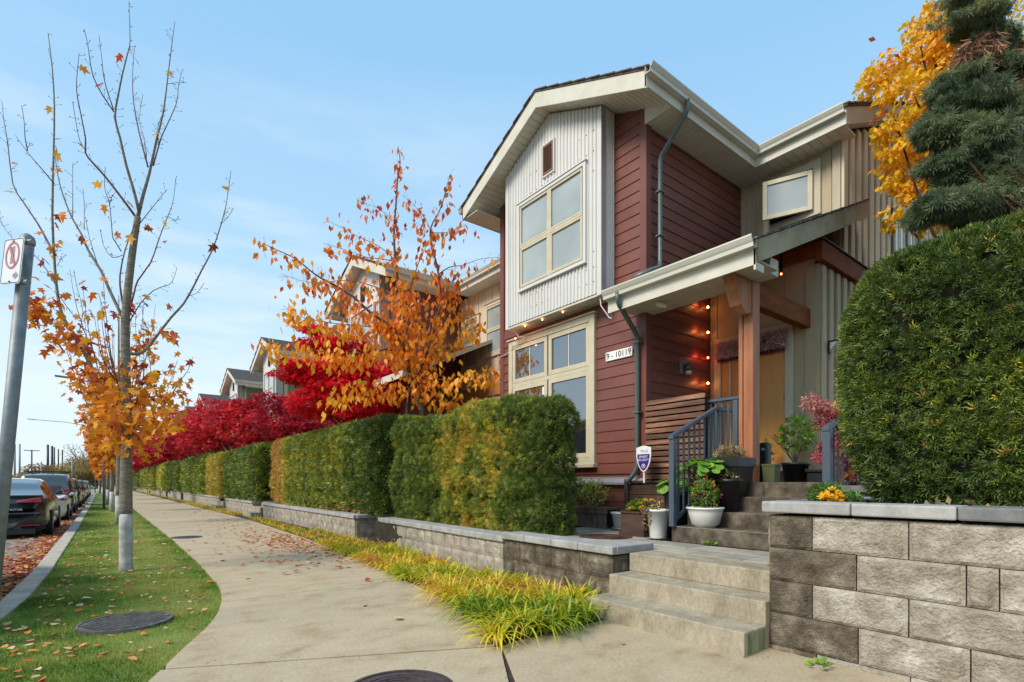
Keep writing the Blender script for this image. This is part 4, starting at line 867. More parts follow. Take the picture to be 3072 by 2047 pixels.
obj('cable', MB().tube(P_, .01, 6), 'cable', sl2); obj('cable', MB().tube([(6.5, 8.2, 4.35), (6.55, 8.1, 4.2), (6.6, 7.95, 4.18), (6.7, 8.7, 4.0), (6.7, 8.93, 3.98)], .008, 6), 'cable', sl2)
for i, y_ in enumerate((6.75, 7.3, 7.8, 8.1)):
    z_ = 4.335 if i < 3 else 4.16
    obj('bulb', MB().lathe((6.46, y_, z_), [(.003, -.012), (.009, -.006), (.01, 0), (.006, .01)], 10), 'bulb_warm', sl2, smooth=True)
    if i >= 2:
        ld = bpy.data.lights.new('bulb_light', 'POINT'); ld.energy = .35; ld.color = (1, .3, .1); ld.shadow_soft_size = .02; lo_ = bpy.data.objects.new('bulb_light', ld); COL.objects.link(lo_); lo_.location = (6.44, y_, z_-.04)
rb = thing('party_light', 'small red lamp glowing under the porch roof', 'lamp', (8.2, 3.75, 4.5)); obj('bulb', MB().lathe((8.2, 3.75, 4.5), [(.004, -.015), (.014, -.005), (.014, .008), (.004, .015)], 10), 'bulb_red', rb, smooth=True); obj('socket', MB().box(8.185, 8.215, 3.735, 3.765, 4.53, 5.02), 'ink', rb)
ld = bpy.data.lights.new('bulb_light', 'POINT'); ld.energy = 1.2; ld.color = (1, .06, .03); lo_ = bpy.data.objects.new('bulb_light', ld); COL.objects.link(lo_); lo_.location = (8.2, 3.75, 4.56)
# ---- railings
def railing(label, p0, p1, p2, posts, nb, base, ln='railing'):
    t = thing(ln, label, 'railing', posts[0][:3]); return t
rl = thing('handrail', 'blue-grey metal handrail on the left side of the porch steps', 'railing', (5.72, 3.95, .75))
A = Vector((5.70, 3.95, 1.88)); B = Vector((6.68, 3.95, 2.33)); C2 = Vector((7.15, 3.95, 2.345))
obj('post', MB().box(5.665, 5.735, 3.915, 3.985, .748, 1.86), 'rail', rl, bevel=.003)
obj('top_rail', MB().prism([A+Vector((-.05, -.035, -.03)), B+Vector((0, -.035, -.03)), B+Vector((0, -.035, .02)), A+Vector((-.05, -.035, .02))], (0, .07, 0)), 'rail', rl, bevel=.003)
obj('top_rail', MB().prism([B+Vector((.001, -.035, -.03)), C2+Vector((0, -.035, -.03)), C2+Vector((0, -.035, .02)), B+Vector((.001, -.035, .02))], (0, .07, 0)), 'rail', rl, bevel=.003)
obj('bottom_rail', MB().prism([(5.73, 3.93, .80), (6.7, 3.93, 1.33), (6.7, 3.93, 1.37), (5.73, 3.93, .84)], (0, .04, 0)), 'rail', rl)
for i in range(11):
    x = 5.82+i*.12; zt = A.z-.03+(x-A.x)*(B.z-A.z)/(B.x-A.x) if x < B.x else 2.31; zb = .82+(x-5.73)*.546 if x < 6.7 else 1.3
    obj('baluster', MB().box(x-.011, x+.011, 3.94, 3.962, zb, zt), 'rail', rl)
r2 = thing('porch_railing', 'blue-grey metal railing panel on the porch edge left of the timber post', 'railing', (6.84, 3.7, 1.3))
obj('post', MB().box(6.80, 6.87, 3.69, 3.76, 1.3, 2.44), 'rail', r2, bevel=.003)
obj('top_rail', MB().box(6.79, 6.88, 3.67, 4.22, 2.44, 2.48), 'rail', r2, bevel=.003)
for i in range(4): obj('baluster', MB().box(6.825, 6.847, 3.83+i*.09, 3.852+i*.09, 1.35, 2.44), 'rail', r2)
r3 = thing('handrail', 'blue-grey metal handrail on the right side of the porch steps, behind the hydrangea', 'railing', (6.1, 2.3, 1.1))
obj('post', MB().box(6.06, 6.14, 2.265, 2.345, .9, 1.88), 'rail', r3, bevel=.003)
obj('top_rail', MB().prism([(6.05, 2.27, 1.85), (7.4, 2.27, 2.35), (7.4, 2.27, 2.4), (6.05, 2.27, 1.9)], (0, .07, 0)), 'rail', r3, bevel=.003)
for i in range(9): x = 6.24+i*.13; obj('baluster', MB().box(x-.011, x+.011, 2.29, 2.312, 1.15, 1.86+(x-6.05)*.37), 'rail', r3)
lg = thing('low_wall', 'low grey capped ledge behind the right-hand handrail', 'wall', (6.3, 2.0, .5)); obj('cap', MB().box(6.2, 7.6, 1.95, 2.24, 1.2, 1.27), 'capstone_dark', lg, bevel=.008); obj('body', MB().box(6.24, 7.6, 2.0, 2.2, .5, 1.2), 'block_dark', lg)
# ---- slatted timber screen and plank base under it
ss = thing('slat_screen', 'horizontal brown timber slat screen beside the front downspout', 'screen', (6.72, 4.6, 1.3))
for i in range(14):
    z_ = 1.36+i*.088; boxpiece('slat', 6.685+random.uniform(-.003, .003), 6.705, 4.11, 5.135, z_, z_+.066, 'slat_wood', ss, .002)
for y_ in (4.2, 5.05): obj('upright', MB().box(6.706, 6.74, y_-.03, y_+.03, 1.31, 2.58), 'dark_plank', ss)
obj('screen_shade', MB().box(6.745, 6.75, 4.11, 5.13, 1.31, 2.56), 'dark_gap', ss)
pb = thing('plank_skirt', 'dark stained plank skirting below the slat screen', 'skirting', (6.7, 4.6, .56))
for i in range(4): obj('plank', MB().box(6.66, 6.69, 4.05, 5.42, .565+i*.185, .74+i*.185), 'dark_plank', pb, bevel=.003)
obj('corner_post', MB().box(6.63, 6.71, 5.43, 5.51, .56, 1.36), 'dark_plank', pb, bevel=.003); obj('cap_board', MB().box(6.62, 6.74, 4.05, 5.42, 1.305, 1.335), 'dark_plank', pb)
# ---- remaining houses of the row
rows = [(15.65, 'siding', 25.2-.0, 'second townhouse in the row, white gable behind the orange tree', True), (27.1, 'green_siding', 33.8, 'third townhouse, white gable with green side wall above the red maples', True),
        (35.7, 'green_siding', 45.3, 'fourth townhouse, small white gable with a grey shingle roof', False), (47.2, 'green_siding', 53.9, 'fifth townhouse, only its brown roof showing above the maples', False),
        (55.8, 'green_siding', 66, 'farthest townhouse roof just above the dark red maples', False)]
for Yc_, sd_m, yend, lab, dt in rows:
    t = thing('townhouse', lab, 'house', (6.75, Yc_, 0), 'townhouses in a row')
    gable_unit(t, Yc_, sd_m, detail=False, right_eave_end=8.9)
    bay_b0 = Yc_-1.25
    for k in range(3): obj('side_rib', MB().box(XB+.05+k*.11, XB+.09+k*.11, bay_b0-.015, bay_b0+.02, 4.4, zroof(Yc_, bay_b0)-.3), 'steel_corner', t)
    obj('corner_trim', MB().box(XB-.02, XB+.03, bay_b0-.01, bay_b0+.07, 4.39, zroof(Yc_, bay_b0)-.3), 'metal_white', t)
    for sgn in (-1, 1): obj('battens_pair', MB().box(XB-.015, XB, Yc_+sgn*1.1-.02, Yc_+sgn*1.1+.02, 4.4, zroof(Yc_, Yc_+1.1)-.3), 'metal_white', t)
    if yend > Yc_+2:
        link_section(t, Yc_+1.9, yend, detail=dt, wm='peach' if Yc_ < 20 else 'cream')
        side_window(t, 8.8, Yc_+3.0, Yc_+4.0, 4.95, 6.35)
    # grey roof behind the gable
    obj('roof', MB().prism([(9.0, Yc_-3, 7.25), (12.4, Yc_-3, 7.25+3.4*SL), (12.4, Yc_-3, 7.3+3.4*SL), (9.0, Yc_-3, 7.3)], (0, 6, 0)), 'shingle', t)
    if dt: lap_boards(t, (XW+.1, Yc_-1.88), (8.8, Yc_-1.88), (0, -1), 4.3, 6.9, sd_m if sd_m != 'siding' else 'siding')
    obj('porch_roof', MB().prism([(5.95, Yc_-3.6, 3.95), (6.0, Yc_-3.6, 4.15), (8.8, Yc_-3.6, 5.4), (8.8, Yc_-3.6, 5.3)], (0, 1.7, 0)), 'cream', t)

# ================================================================== HEDGES
def rounded(P, lo, hi, r):
    q = np.clip(P, lo+r, hi-r); d = P-q; n = norm(d); return q+n*r, n
def hedge(label, x0, x1, y0, y1, z0, z1, dens, size, tint, r=.32, tpl=SPRIG, faces=('x', 'y0', 't'), lump=.06, name='yew_hedge', group=None, cat='hedge', top=None, pinch=0):
    t = thing(name, label, cat, ((x0+x1)/2, (y0+y1)/2, z0), group)
    lo = np.array([x0, y0, z0-r*.5]); hi = np.array([x1, y1, z1])
    def shape(P, k=0.0):
        q, n = rounded(P, lo, hi, r); 
        if top is not None: q[:, 2] = z0+(q[:, 2]-z0)*top(q)
        if pinch: q[:, 1] -= pinch*np.clip((z0+.75-q[:, 2])/.75, 0, 1)**1.5*np.clip((q[:, 1]-(y1-1.2))/1.2, 0, 1)
        d = lump*nz(q, 2.4)+lump*.55*nz(q, 6, 4); return q+n*(d-k)[:, None], n
    # dense inner body
    nn = 26; fs = []; vs = []
    def face(a, b, c):
        base = len(vs); m_ = 16
        for i in range(m_+1):
            for j in range(m_+1): vs.append(a+(b-a)*i/m_+(c-a)*j/m_)
        for i in range(m_):
            for j in range(m_): k = base+i*(m_+1)+j; fs.append((k, k+1, k+m_+2, k+m_+1))
    c = lambda i, j, k: np.array([(lo, hi)[i][0], (lo, hi)[j][1], (lo, hi)[k][2]])
    face(c(0, 0, 0), c(0, 1, 0), c(0, 0, 1)); face(c(1, 0, 0), c(1, 1, 0), c(1, 0, 1)); face(c(0, 0, 1), c(0, 1, 1), c(1, 0, 1)); face(c(0, 0, 0), c(1, 0, 0), c(0, 0, 1)); face(c(0, 1, 0), c(1, 1, 0), c(0, 1, 1))
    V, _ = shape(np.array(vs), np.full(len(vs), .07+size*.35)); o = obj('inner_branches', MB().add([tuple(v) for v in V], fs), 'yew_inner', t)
    areas = {'x': (y1-y0)*(z1-z0), 't': (x1-x0)*(y1-y0), 'y0': (x1-x0)*(z1-z0), 'y1': (x1-x0)*(z1-z0), 'x1': (y1-y0)*(z1-z0)}
    Ps = []
    for f in faces:
        n = int(areas[f]*dens); U = RNG.uniform(0, 1, (n, 3)); P = lo+(hi-lo)*U
        if f == 'x': P[:, 0] = x0
        if f == 'x1': P[:, 0] = x1
        if f == 't': P[:, 2] = z1
        if f == 'y0': P[:, 1] = y0
        if f == 'y1': P[:, 1] = y1
        Ps.append(P)
    P = np.concatenate(Ps); dd = np.abs(RNG.normal(0, .045, len(P)))-.03; P, n = shape(P, dd)
    # sparse spots where the dark inside shows
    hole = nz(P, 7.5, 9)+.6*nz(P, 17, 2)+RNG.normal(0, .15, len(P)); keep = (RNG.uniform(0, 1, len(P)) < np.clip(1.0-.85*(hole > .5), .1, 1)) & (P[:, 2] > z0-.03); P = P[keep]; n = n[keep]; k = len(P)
    Y = norm(n*.75+rndunit(k)*.8+np.array([0, 0, .25])); Z = norm(n*.3+rndunit(k)+np.array([0, 0, .6]))
    S = size*RNG.uniform(.65, 1.3, k)
    tn = tint(P)+RNG.normal(0, .17, k)-.25*(dd > .045)[keep] if False else tint(P)+RNG.normal(0, .17, k)
    spot = RNG.uniform(0, 1, k); tn = np.where(spot > .994, .99, tn)
    obj('foliage', scatter('foliage', *tpl, P, Y, Z, S, tn), 'yew', t, kind='stuff')
    return t
T0 = lambda base, var=.12, s=1.6: (lambda P: base+var*nz(P, s)+.08*nz(P, 7, 2))
def sinband(P, y0, y1, v, s=.25): return v*np.exp(-((P[:, 1]-(y0+y1)/2)/((y1-y0)/2))**4)
hedge('large clipped dark green yew hedge on top of the right-hand block wall', 4.78, 6.1, -1.0, 1.84, 1.04, 3.22, 4600, .048, T0(.36, .24), r=.62, faces=('x', 'y1', 't'), lump=.035, tpl=SPRIG5, pinch=.38)
hedge('nearest yew hedge left of the steps, with a yellowing middle', 4.86, 5.46, 5.34, 10.3, .56, 2.52, 2100, .075,
      lambda P: T0(.36, .16)(P)+sinband(P, 6.2, 8.2, .5)*(.8+.4*nz(P, 4, 1))+sinband(P, 8.0, 10.3, .13), r=.3, faces=('x', 'y0', 't'), lump=.085, tpl=SPRIG, top=lambda q: 1+.03*np.sin(q[:, 1]*2))
hedge('long smooth green hedge with a bright yellow far end', 4.9, 6.0, 11.1, 20.4, .64, 2.82, 900, .105,
      lambda P: T0(.46, .1)(P)+sinband(P, 18.4, 21, .5)+np.where(P[:, 1] > 13, .12, 0)-sinband(P, 10.6, 12.2, .15), r=.45, faces=('x', 'y0', 't'), lump=.05, tpl=SPRIG5)
hedge('smooth dome-shaped green hedge behind the short block wall', 4.9, 6.0, 22.4, 29.2, .66, 2.85, 420, .15, T0(.46, .08), r=.6, tpl=SPRIG5, lump=.03)
hedge('short bright yellow hedge in the middle of the row', 4.85, 6.0, 29.6, 34.4, .68, 2.75, 380, .17, T0(.86, .05), r=.35, tpl=SPRIG5, lump=.05)
hedge('green hedge just beyond the yellow one, loosely clipped', 4.85, 6.0, 34.7, 45.6, .7, 2.95, 200, .22, T0(.55, .1), r=.6, tpl=SPRIG4, lump=.08)
hedge('narrow green hedge far along the row', 4.85, 6.0, 47, 53.2, .72, 2.9, 180, .24, T0(.45, .08), r=.6, tpl=SPRIG4, lump=.05)
hedge('green and yellow hedge far along the row', 4.85, 6.0, 54, 66.5, .72, 3.0, 130, .28, lambda P: T0(.5, .08)(P)+sinband(P, 57, 62, .36), r=.7, tpl=SPRIG4, lump=.08)
hedge('pale green hedge second from the far end', 4.85, 6.0, 68, 88, .72, 3.1, 90, .34, T0(.6, .1), r=.7, tpl=SPRIG4, lump=.1)
hedge('farthest small green hedge', 4.85, 6.0, 90, 112, .72, 2.9, 70, .4, T0(.4, .1), r=.8, tpl=SPRIG4, lump=.1)

# ================================================================== planting border (daylilies)
def straps(n, P0, L_, tint, name, spread=1.0, w_=.011, m='daylily', label=None, parent=None, kind='stuff', seg=5, up=1.0):
    n = len(P0); az = RNG.uniform(0, 2*math.pi, n); az = np.where(RNG.uniform(0, 1, n) < .45, RNG.normal(math.pi+.5, .7, n), az); lean = RNG.uniform(.45, 1.3, n)*spread; V = []; nsg = seg
    dirx = np.stack([np.cos(az), np.sin(az), np.zeros(n)], 1); side = np.stack([-np.sin(az), np.cos(az), np.zeros(n)], 1)
    for k in range(nsg+1):
        u = k/nsg; hgt = L_*up*np.maximum(u*.95-.95*u**2.1*lean*.8, .02); outw = L_*lean*(u**1.25)*.85
        c = P0+dirx*outw[:, None]+np.array([0, 0, 1])*hgt[:, None]; ww = w_*(1-.85*u**2)*(L_/np.mean(L_))[:, None] if False else w_*(1.05-u**2)
        V.append(c-side*ww); V.append(c+side*ww)
    V = np.stack(V, 1); tt = []
    for k in range(nsg): a = 2*k; tt += [(a, a+1, a+3), (a, a+3, a+2)]
    T = np.array(tt)[None]+(np.arange(n)*(2*(nsg+1)))[:, None, None]
    me = bigmesh(name, V.reshape(-1, 3), T.reshape(-1, 3), np.repeat(np.clip(tint, 0, 1), 2*(nsg+1)))
    o = obj(name, me, m, parent, kind=kind)
    if label: o['label'] = label
    return o
pos = []
y = 3.45
def inner(y): return 4.14+max(0, y-3.6)*.046
seedc = []
y = 3.40
while y < 11.0:
    xa, xb = bedx(y)+.03, (3.72 if y < 3.62 else inner(y))-.12
    x = xa
    while x < xb:
        seedc.append((x+random.uniform(-.06, .06), y+random.uniform(-.07, .07), random.uniform(.85, 1.15))); x += .24
    y += .22
seedc = [c for c in seedc if not (c[1] > 5 and random.random() < .12)]
def near_daylily():
    # nearest clumps are plants of their own
    cs = sorted(seedc, key=lambda c: c[1]); near = [c for c in cs if c[1] < 5.0]; far = [c for c in cs if c[1] >= 5.0]
    sides = ['at the tip of the border beside the sidewalk corner', 'against the lowest concrete step', 'against the block wall', 'along the sidewalk edge']
    out = []
    for c in near:
        out.append(c)
    return near, far
near, far_ = near_daylily()
def clumpset(cs, nb, name, label, kind='stuff', hs=1.0):
    P0 = []; Ls = []; tn = []
    for x, y, s in cs:
        n = int(nb*s); P0.append(np.stack([x+RNG.normal(0, .035, n), y+RNG.normal(0, .035, n), np.full(n, .01)], 1))
        Ls.append(RNG.uniform(.26, .5, n)*s*hs); b = .66+.25*math.sin(y*2.1+x*3)+random.uniform(-.1, .12)-(.22 if y < 4.3 else 0); tn.append(b+RNG.normal(0, .2, n))
    return straps(0, np.concatenate(P0), np.concatenate(Ls), np.concatenate(tn), name, label=label, kind=kind, w_=.011)
clumpset(near, 75, 'daylily_border', 'arching green and yellow daylily leaves in the near tip of the border')
clumpset(far_, 60, 'daylily_border', 'yellow daylily leaves along the foot of the block wall', hs=.8)
cs = []
y = 11.2
while y < 40:
    if not 21.0 < y < 23:
        for x in np.arange(bedx(y)+.08, 4.55, .3): cs.append((x, y, random.uniform(.7, 1)))
    y += .35
clumpset(cs, 26, 'daylily_border', 'low yellowed leaves along the far part of the border', hs=.6)
cs = [(random.uniform(4.25, 4.6), y, .8) for y in np.arange(40, 100, .5)]
clumpset(cs, 22, 'daylily_border', 'yellow strip of leaves at the far end of the wall', hs=.7)
# small blue-green flowering plant by the lowest step
vp = thing('viola_plant', 'small blue-green plant with pale violet flowers against the lowest step', 'plant', (3.66, 3.62, 0))
P = np.stack([RNG.normal(3.62, .07, 160), RNG.normal(3.62, .07, 160), RNG.uniform(.02, .14, 160)], 1)
mat('blue_green_leaf', c1=None, attr='tint', stops=[(0, (.05, .12, .07)), (1, (.16, .27, .16))], rough=.5)
mat('violet_petal', (.3, .28, .6), rough=.5)
obj('leaves', scatter('leaves', *OVAL, P, rndunit(160)+np.array([0, 0, .3]), rndunit(160)+np.array([0, 0, 1]), RNG.uniform(.03, .055, 160), RNG.uniform(0, 1, 160)), 'blue_green_leaf', vp, kind='stuff')
for q in ((3.55, 3.58, .16), (3.6, 3.52, .13)): obj('flower', MB().lathe(q, [(.003, -.01), (.016, 0), (.012, .006)], 6), 'violet_petal', vp)

# ================================================================== TREES
def twig_buds(branches, n_per_m, ln=(.03, .11), r=.0022):
    """short side twigs with a swollen bud"""
    mb = MB()
    for pts, r0, r1 in branches:
        P = [Vector(p) for p in pts]
        for a, b in zip(P, P[1:]):
            L_ = (b-a).length; d = (b-a).normalized(); k = int(L_*n_per_m+random.random())
            for _ in range(k):
                p = a.lerp(b, random.random()); o = Vector((random.gauss(0, 1), random.gauss(0, 1), random.gauss(0, 1))); o = (o-d*o.dot(d)).normalized(); l = random.uniform(*ln)
                e = p+(o*.85+d*.55)*l; mb.tube([p, e], [r*1.3, r], 3, cap=False); mb.tube([e-d*.004, e+d*.006, e+d*.014], [r*1.5, r*3, r*.6], 4, cap=False)
    return mb
def smooth_path(pts, sub=3):
    P = [Vector(p) for p in pts]; out = []
    for i in range(len(P)-1):
        p0, p1, p2, p3 = P[max(i-1, 0)], P[i], P[i+1], P[min(i+2, len(P)-1)]
        for k in range(sub):
            t = k/sub; out.append(.5*((2*p1)+(-p0+p2)*t+(2*p0-5*p1+4*p2-p3)*t*t+(-p0+3*p1-3*p2+p3)*t**3))
    out.append(P[-1]); return out
def along(branches, n, weight=None):
    """n random points with directions on branches, weight(point)->prob"""
    segs = [(Vector(a), Vector(b)) for pts, _, _ in branches for a, b in zip(pts, pts[1:])]
    ls = np.array([(b-a).length*(weight((a+b)/2) if weight else 1) for a, b in segs]); ls = ls/ls.sum()
    idx = RNG.choice(len(segs), n, p=ls); out = []
    for i in idx: a, b = segs[i]; out.append((a.lerp(b, random.random()), (b-a).normalized()))
    return out
# --- the big half-bare maple by the kerb
ZT = lambda x, y, t: at(x/1.30625, y/1.30625, t)
TD = 7.73
mt = thing('maple_tree', 'tall half-bare street maple with a grey-white painted trunk foot, nearest to the viewer', 'tree', (.3, 9.61, 0))
tr_pts = [gp for gp in [(.3, 9.61, -.05), (.3, 9.61, .5), (.3, 9.61, 1.2)]]+[atD(291, 1000, TD), atD(289, 900, TD), ZT(492, 1400, TD), ZT(492, 1240, TD), ZT(515, 1020, TD), ZT(540, 850, TD)]
up_pts = [ZT(540, 850, TD), ZT(562, 760, TD+.05), ZT(585, 680, TD+.08), ZT(615, 540, TD+.1), ZT(640, 440, TD+.12), ZT(660, 280, TD+.14), ZT(685, 85, TD+.16)]
def trunkr(z): return .082-.0085*z
sp = smooth_path(tr_pts, 3)
foot = [p for p in sp if p.z < .82]; rest = [p for p in sp if p.z >= .7]
obj('painted_foot', MB().tube(foot+[Vector((.3, 9.61, .84))], [.1]+[.085]*(len(foot)-1)+[.082], 14), 'bark_white', mt, smooth=True)
obj('trunk', MB().tube(rest, [max(.035, .083-.0095*max(0, p.z-.8)) for p in rest], 14), 'bark', mt, smooth=True)
BR = [
 ([(540, 850), (562, 760), (585, 680), (615, 540), (640, 440), (660, 280), (685, 85)], .026, .15),
 ([(545, 830), (522, 740), (495, 650), (470, 540), (450, 460), (462, 380), (480, 290), (500, 210), (510, 160), (505, 5)], .022, -.3),
 ([(490, 1245), (474, 1150), (470, 1080), (490, 980), (520, 900), (540, 850)], .016, -.1),
 ([(480, 1610), (420, 1545), (385, 1500), (340, 1400), (290, 1310), (245, 1240), (225, 1150), (215, 1050), (205, 850), (210, 600), (213, 420), (205, 270), (188, 130)], .036, .6),
 ([(488, 1260), (430, 1140), (395, 1060), (345, 980), (320, 920), (280, 850), (245, 760), (225, 680), (212, 590)], .024, .3),
 ([(215, 1000), (180, 935), (150, 880), (90, 790), (50, 720), (30, 560), (15, 470), (8, 400)], .017, 1.0),
 ([(212, 720), (170, 670), (110, 600), (60, 530)], .010, -.4), ([(108, 590), (98, 540), (95, 480), (85, 415)], .008, -.5),
 ([(535, 855), (480, 780), (410, 690), (365, 640), (335, 600), (335, 540), (305, 390), (300, 320), (310, 210)], .018, -.6),
 ([(335, 590), (312, 550), (298, 480), (285, 400)], .006, -.8),
 ([(447, 440), (400, 370), (365, 300), (350, 220), (345, 180), (330, 115)], .010, -.7),
 ([(445, 430), (415, 340), (402, 270), (400, 240), (388, 140)], .009, -.2),
 ([(580, 655), (545, 520), (522, 390), (520, 280), (528, 180)], .012, .5),
 ([(575, 640), (565, 540), (545, 470), (560, 370)], .006, .8),
 ([(600, 650), (625, 560), (640, 520), (690, 410), (700, 330), (717, 270)], .012, .4),
 ([(622, 560), (618, 500), (640, 440), (650, 430)], .006, .8), ([(655, 330), (690, 325), (730, 325)], .004, .3),
 ([(505, 1385), (535, 1388), (560, 1380), (590, 1350), (620, 1310), (670, 1245), (720, 1190), (760, 1120), (790, 1060), (830, 985), (860, 900), (880, 830), (890, 780), (905, 670)], .024, .5),
 ([(865, 880), (895, 850), (915, 815)], .004, .5), ([(735, 1160), (770, 1150), (800, 1110)], .005, .2),
 ([(500, 1245), (525, 1150), (540, 1100), (590, 1030), (615, 960), (640, 890), (665, 830), (680, 780), (688, 700)], .014, .6),
 ([(545, 880), (600, 810), (640, 760), (655, 745)], .007, -.3), ([(660, 850), (690, 865), (700, 850)], .004, .5),
 ([(508, 1260), (550, 1190), (600, 1140), (650, 1120), (670, 1110), (685, 1080), (693, 1050)], .009, .9),
 ([(475, 985), (450, 945), (440, 920), (430, 800), (412, 750), (410, 700), (413, 655)], .008, -.9),
 ([(430, 800), (440, 765)], .004, -.9), ([(480, 1000), (440, 1010), (405, 960), (395, 900)], .006, -.6),
 ([(505, 1740), (600, 1640), (655, 1575), (700, 1500), (735, 1455), (755, 1400)], .014, .7), ([(640, 1590), (665, 1500), (695, 1415)], .006, .9),
 ([(215, 1110), (190, 1070), (170, 1040), (135, 1000), (60, 945), (15, 890), (-5, 840)], .010, 1.1),
 ([(240, 1170), (290, 1240), (330, 1260), (335, 1180)], .006, .2), ([(225, 1040), (245, 1010), (262, 1000)], .004, .7),
 ([(310, 1300), (325, 1220), (300, 1120), (290, 1060)], .006, .1), ([(450, 1490), (400, 1400), (385, 1340), (370, 1240)], .010, -.4), ([(480, 1560), (440, 1440), (418, 1330), (400, 1200), (385, 1150)], .008, -.6),
 ([(330, 900), (330, 800), (325, 740)], .005, .0), ([(285, 850), (285, 720), (285, 640)], .006, .1), ([(380, 1030), (350, 930), (335, 850)], .006, -.3),
 ([(500, 1480), (505, 1380), (512, 1280), (520, 1200)], .007, .8), ([(505, 1560), (530, 1450), (533, 1330), (530, 1240)], .007, .6), ([(510, 1620), (560, 1500), (562, 1330), (558, 1200)], .008, .9),
 ([(515, 1680), (590, 1540), (585, 1400), (580, 1260)], .010, 1.0), ([(500, 1650), (545, 1560), (548, 1420), (545, 1290)], .007, .4), ([(490, 1700), (440, 1620), (350, 1530), (310, 1480)], .012, -.2),
 ([(500, 1760), (580, 1690), (640, 1590), (690, 1530)], .010, -.4), ([(455, 1680), (400, 1640), (360, 1640)], .008, -.7)]
branches = []
for pts, r0, dep in BR:
    n = len(pts); W = [ZT(x, y, TD+dep*(i/(n-1))**.8) for i, (x, y) in enumerate(pts)]; W = smooth_path(W, 2)
    rr = [max(.0035, r0*(1-.85*(i/(len(W)-1)))) for i in range(len(W))]
    obj('branch', MB().tube(W, rr, 7 if r0 > .012 else 5), 'bark' if r0 > .02 else 'bark_red', mt, smooth=True); branches.append((W, rr[0], rr[-1]))
obj('twigs', twig_buds(branches, 9, (.02, .11)), 'bark_red', mt, kind='stuff')
# leaves: dense in the lower crown, a few left high up
def mw(p):
    z = p.z; return (.05 if z > 6.2 else .12) if z > 5.0 else (.35 if z > 4.3 else (.7 if z > 3.7 else (1.2 if z > 3.0 else 3.5)))
def frames(n, outw=None, droop=.5):
    Y = rndunit(n)*.8; Y[:, 2] -= droop; Z = rndunit(n)*.7+np.array([0, 0, .4]); return norm(Y), norm(Z)
lm = {}
def leafpiece(tplname, tpl, size, m):
    if (tplname, m) not in lm:
        me = MB().add([Vector(v)*1.0 for v in tpl[0]], tpl[1]).mesh(tplname); setmat(me, m); lm[(tplname, m)] = me
    return lm[(tplname, m)]
def single_leaves(parent, pts, tpl, tplname, size, m, name='leaf', droop=.5):
    me = leafpiece(tplname, tpl, 1, m); base = BASE[parent.name]
    for p in pts:
        o = bpy.data.objects.new(name, me); COL.objects.link(o); o.parent = parent
        Yd = Vector((random.gauss(0, .7), random.gauss(0, .7), -droop+random.gauss(0, .3))).normalized(); Zd = Vector((random.gauss(0, .8), random.gauss(0, .8), .4+random.random())); X = Yd.cross(Zd).normalized(); Zd = X.cross(Yd)
        s = size*random.uniform(.7, 1.2); Mx = Matrix(((X.x, Yd.x, Zd.x), (X.y, Yd.y, Zd.y), (X.z, Yd.z, Zd.z))).to_4x4(); Mx.translation = Vector(p)-base
        o.matrix_local = Mx @ Matrix.Scale(s, 4)
def off(p, r): return p+Vector((random.gauss(0, r), random.gauss(0, r), random.gauss(0, r)))
lp_ = [off(p, .07) for p, d in along(branches, 200, lambda p: mw(p) if p.z > 3.0 else 1.2)]
# the clump hanging by the sign, and the sparse leaves high on the left
for (x, y, sx_, sy_, n) in ((150, 1220, 50, 50, 46), (300, 1340, 75, 45, 34), (330, 1480, 55, 35, 22), (640, 1310, 60, 30, 14), (600, 1490, 40, 30, 14), (190, 640, 40, 30, 3), (240, 880, 30, 40, 4)):
    for _ in range(n): lp_.append(ZT(random.gauss(x, sx_*.6), random.gauss(y, sy_*.6), TD+random.gauss(0, .25)))
random.shuffle(lp_); single_leaves(mt, lp_[:300], MAPLE, 'maple_leaf', .125, 'maple_leaf_single')
pts = np.array([off(ZT(random.gauss(*a_), random.gauss(*b_), TD), .1) for a_, b_, n_ in (((150, 30), (1215, 30), 60), ((270, 40), (1330, 28), 60), ((340, 30), (1480, 24), 30), ((400, 25), (1540, 20), 30)) for _ in range(n_)]+[off(p, .12) for p, d in along(branches, 200, lambda p: mw(p) if p.z < 3.2 else 0)]+[off(atD(x_, y_, TD+random.gauss(0, .4)), .05) for x_, y_ in
    [(random.gauss(*a), random.gauss(*b)) for a, b, n in (((255, 20), (940, 30), 150), ((335, 28), (970, 28), 130), ((372, 18), (975, 18), 40), ((275, 32), (1015, 18), 60), ((225, 10), (985, 20), 25), ((385, 14), (945, 18), 22)) for _ in range(n)]])
Y, Z = frames(len(pts)); obj('foliage', scatter('foliage', *MAPLE, pts, Y, Z, RNG.uniform(.08, .135, len(pts)), .4+.55*RNG.uniform(0, 1, len(pts))+.15*nz(pts, 2)), 'maple_leaf', mt, kind='stuff')

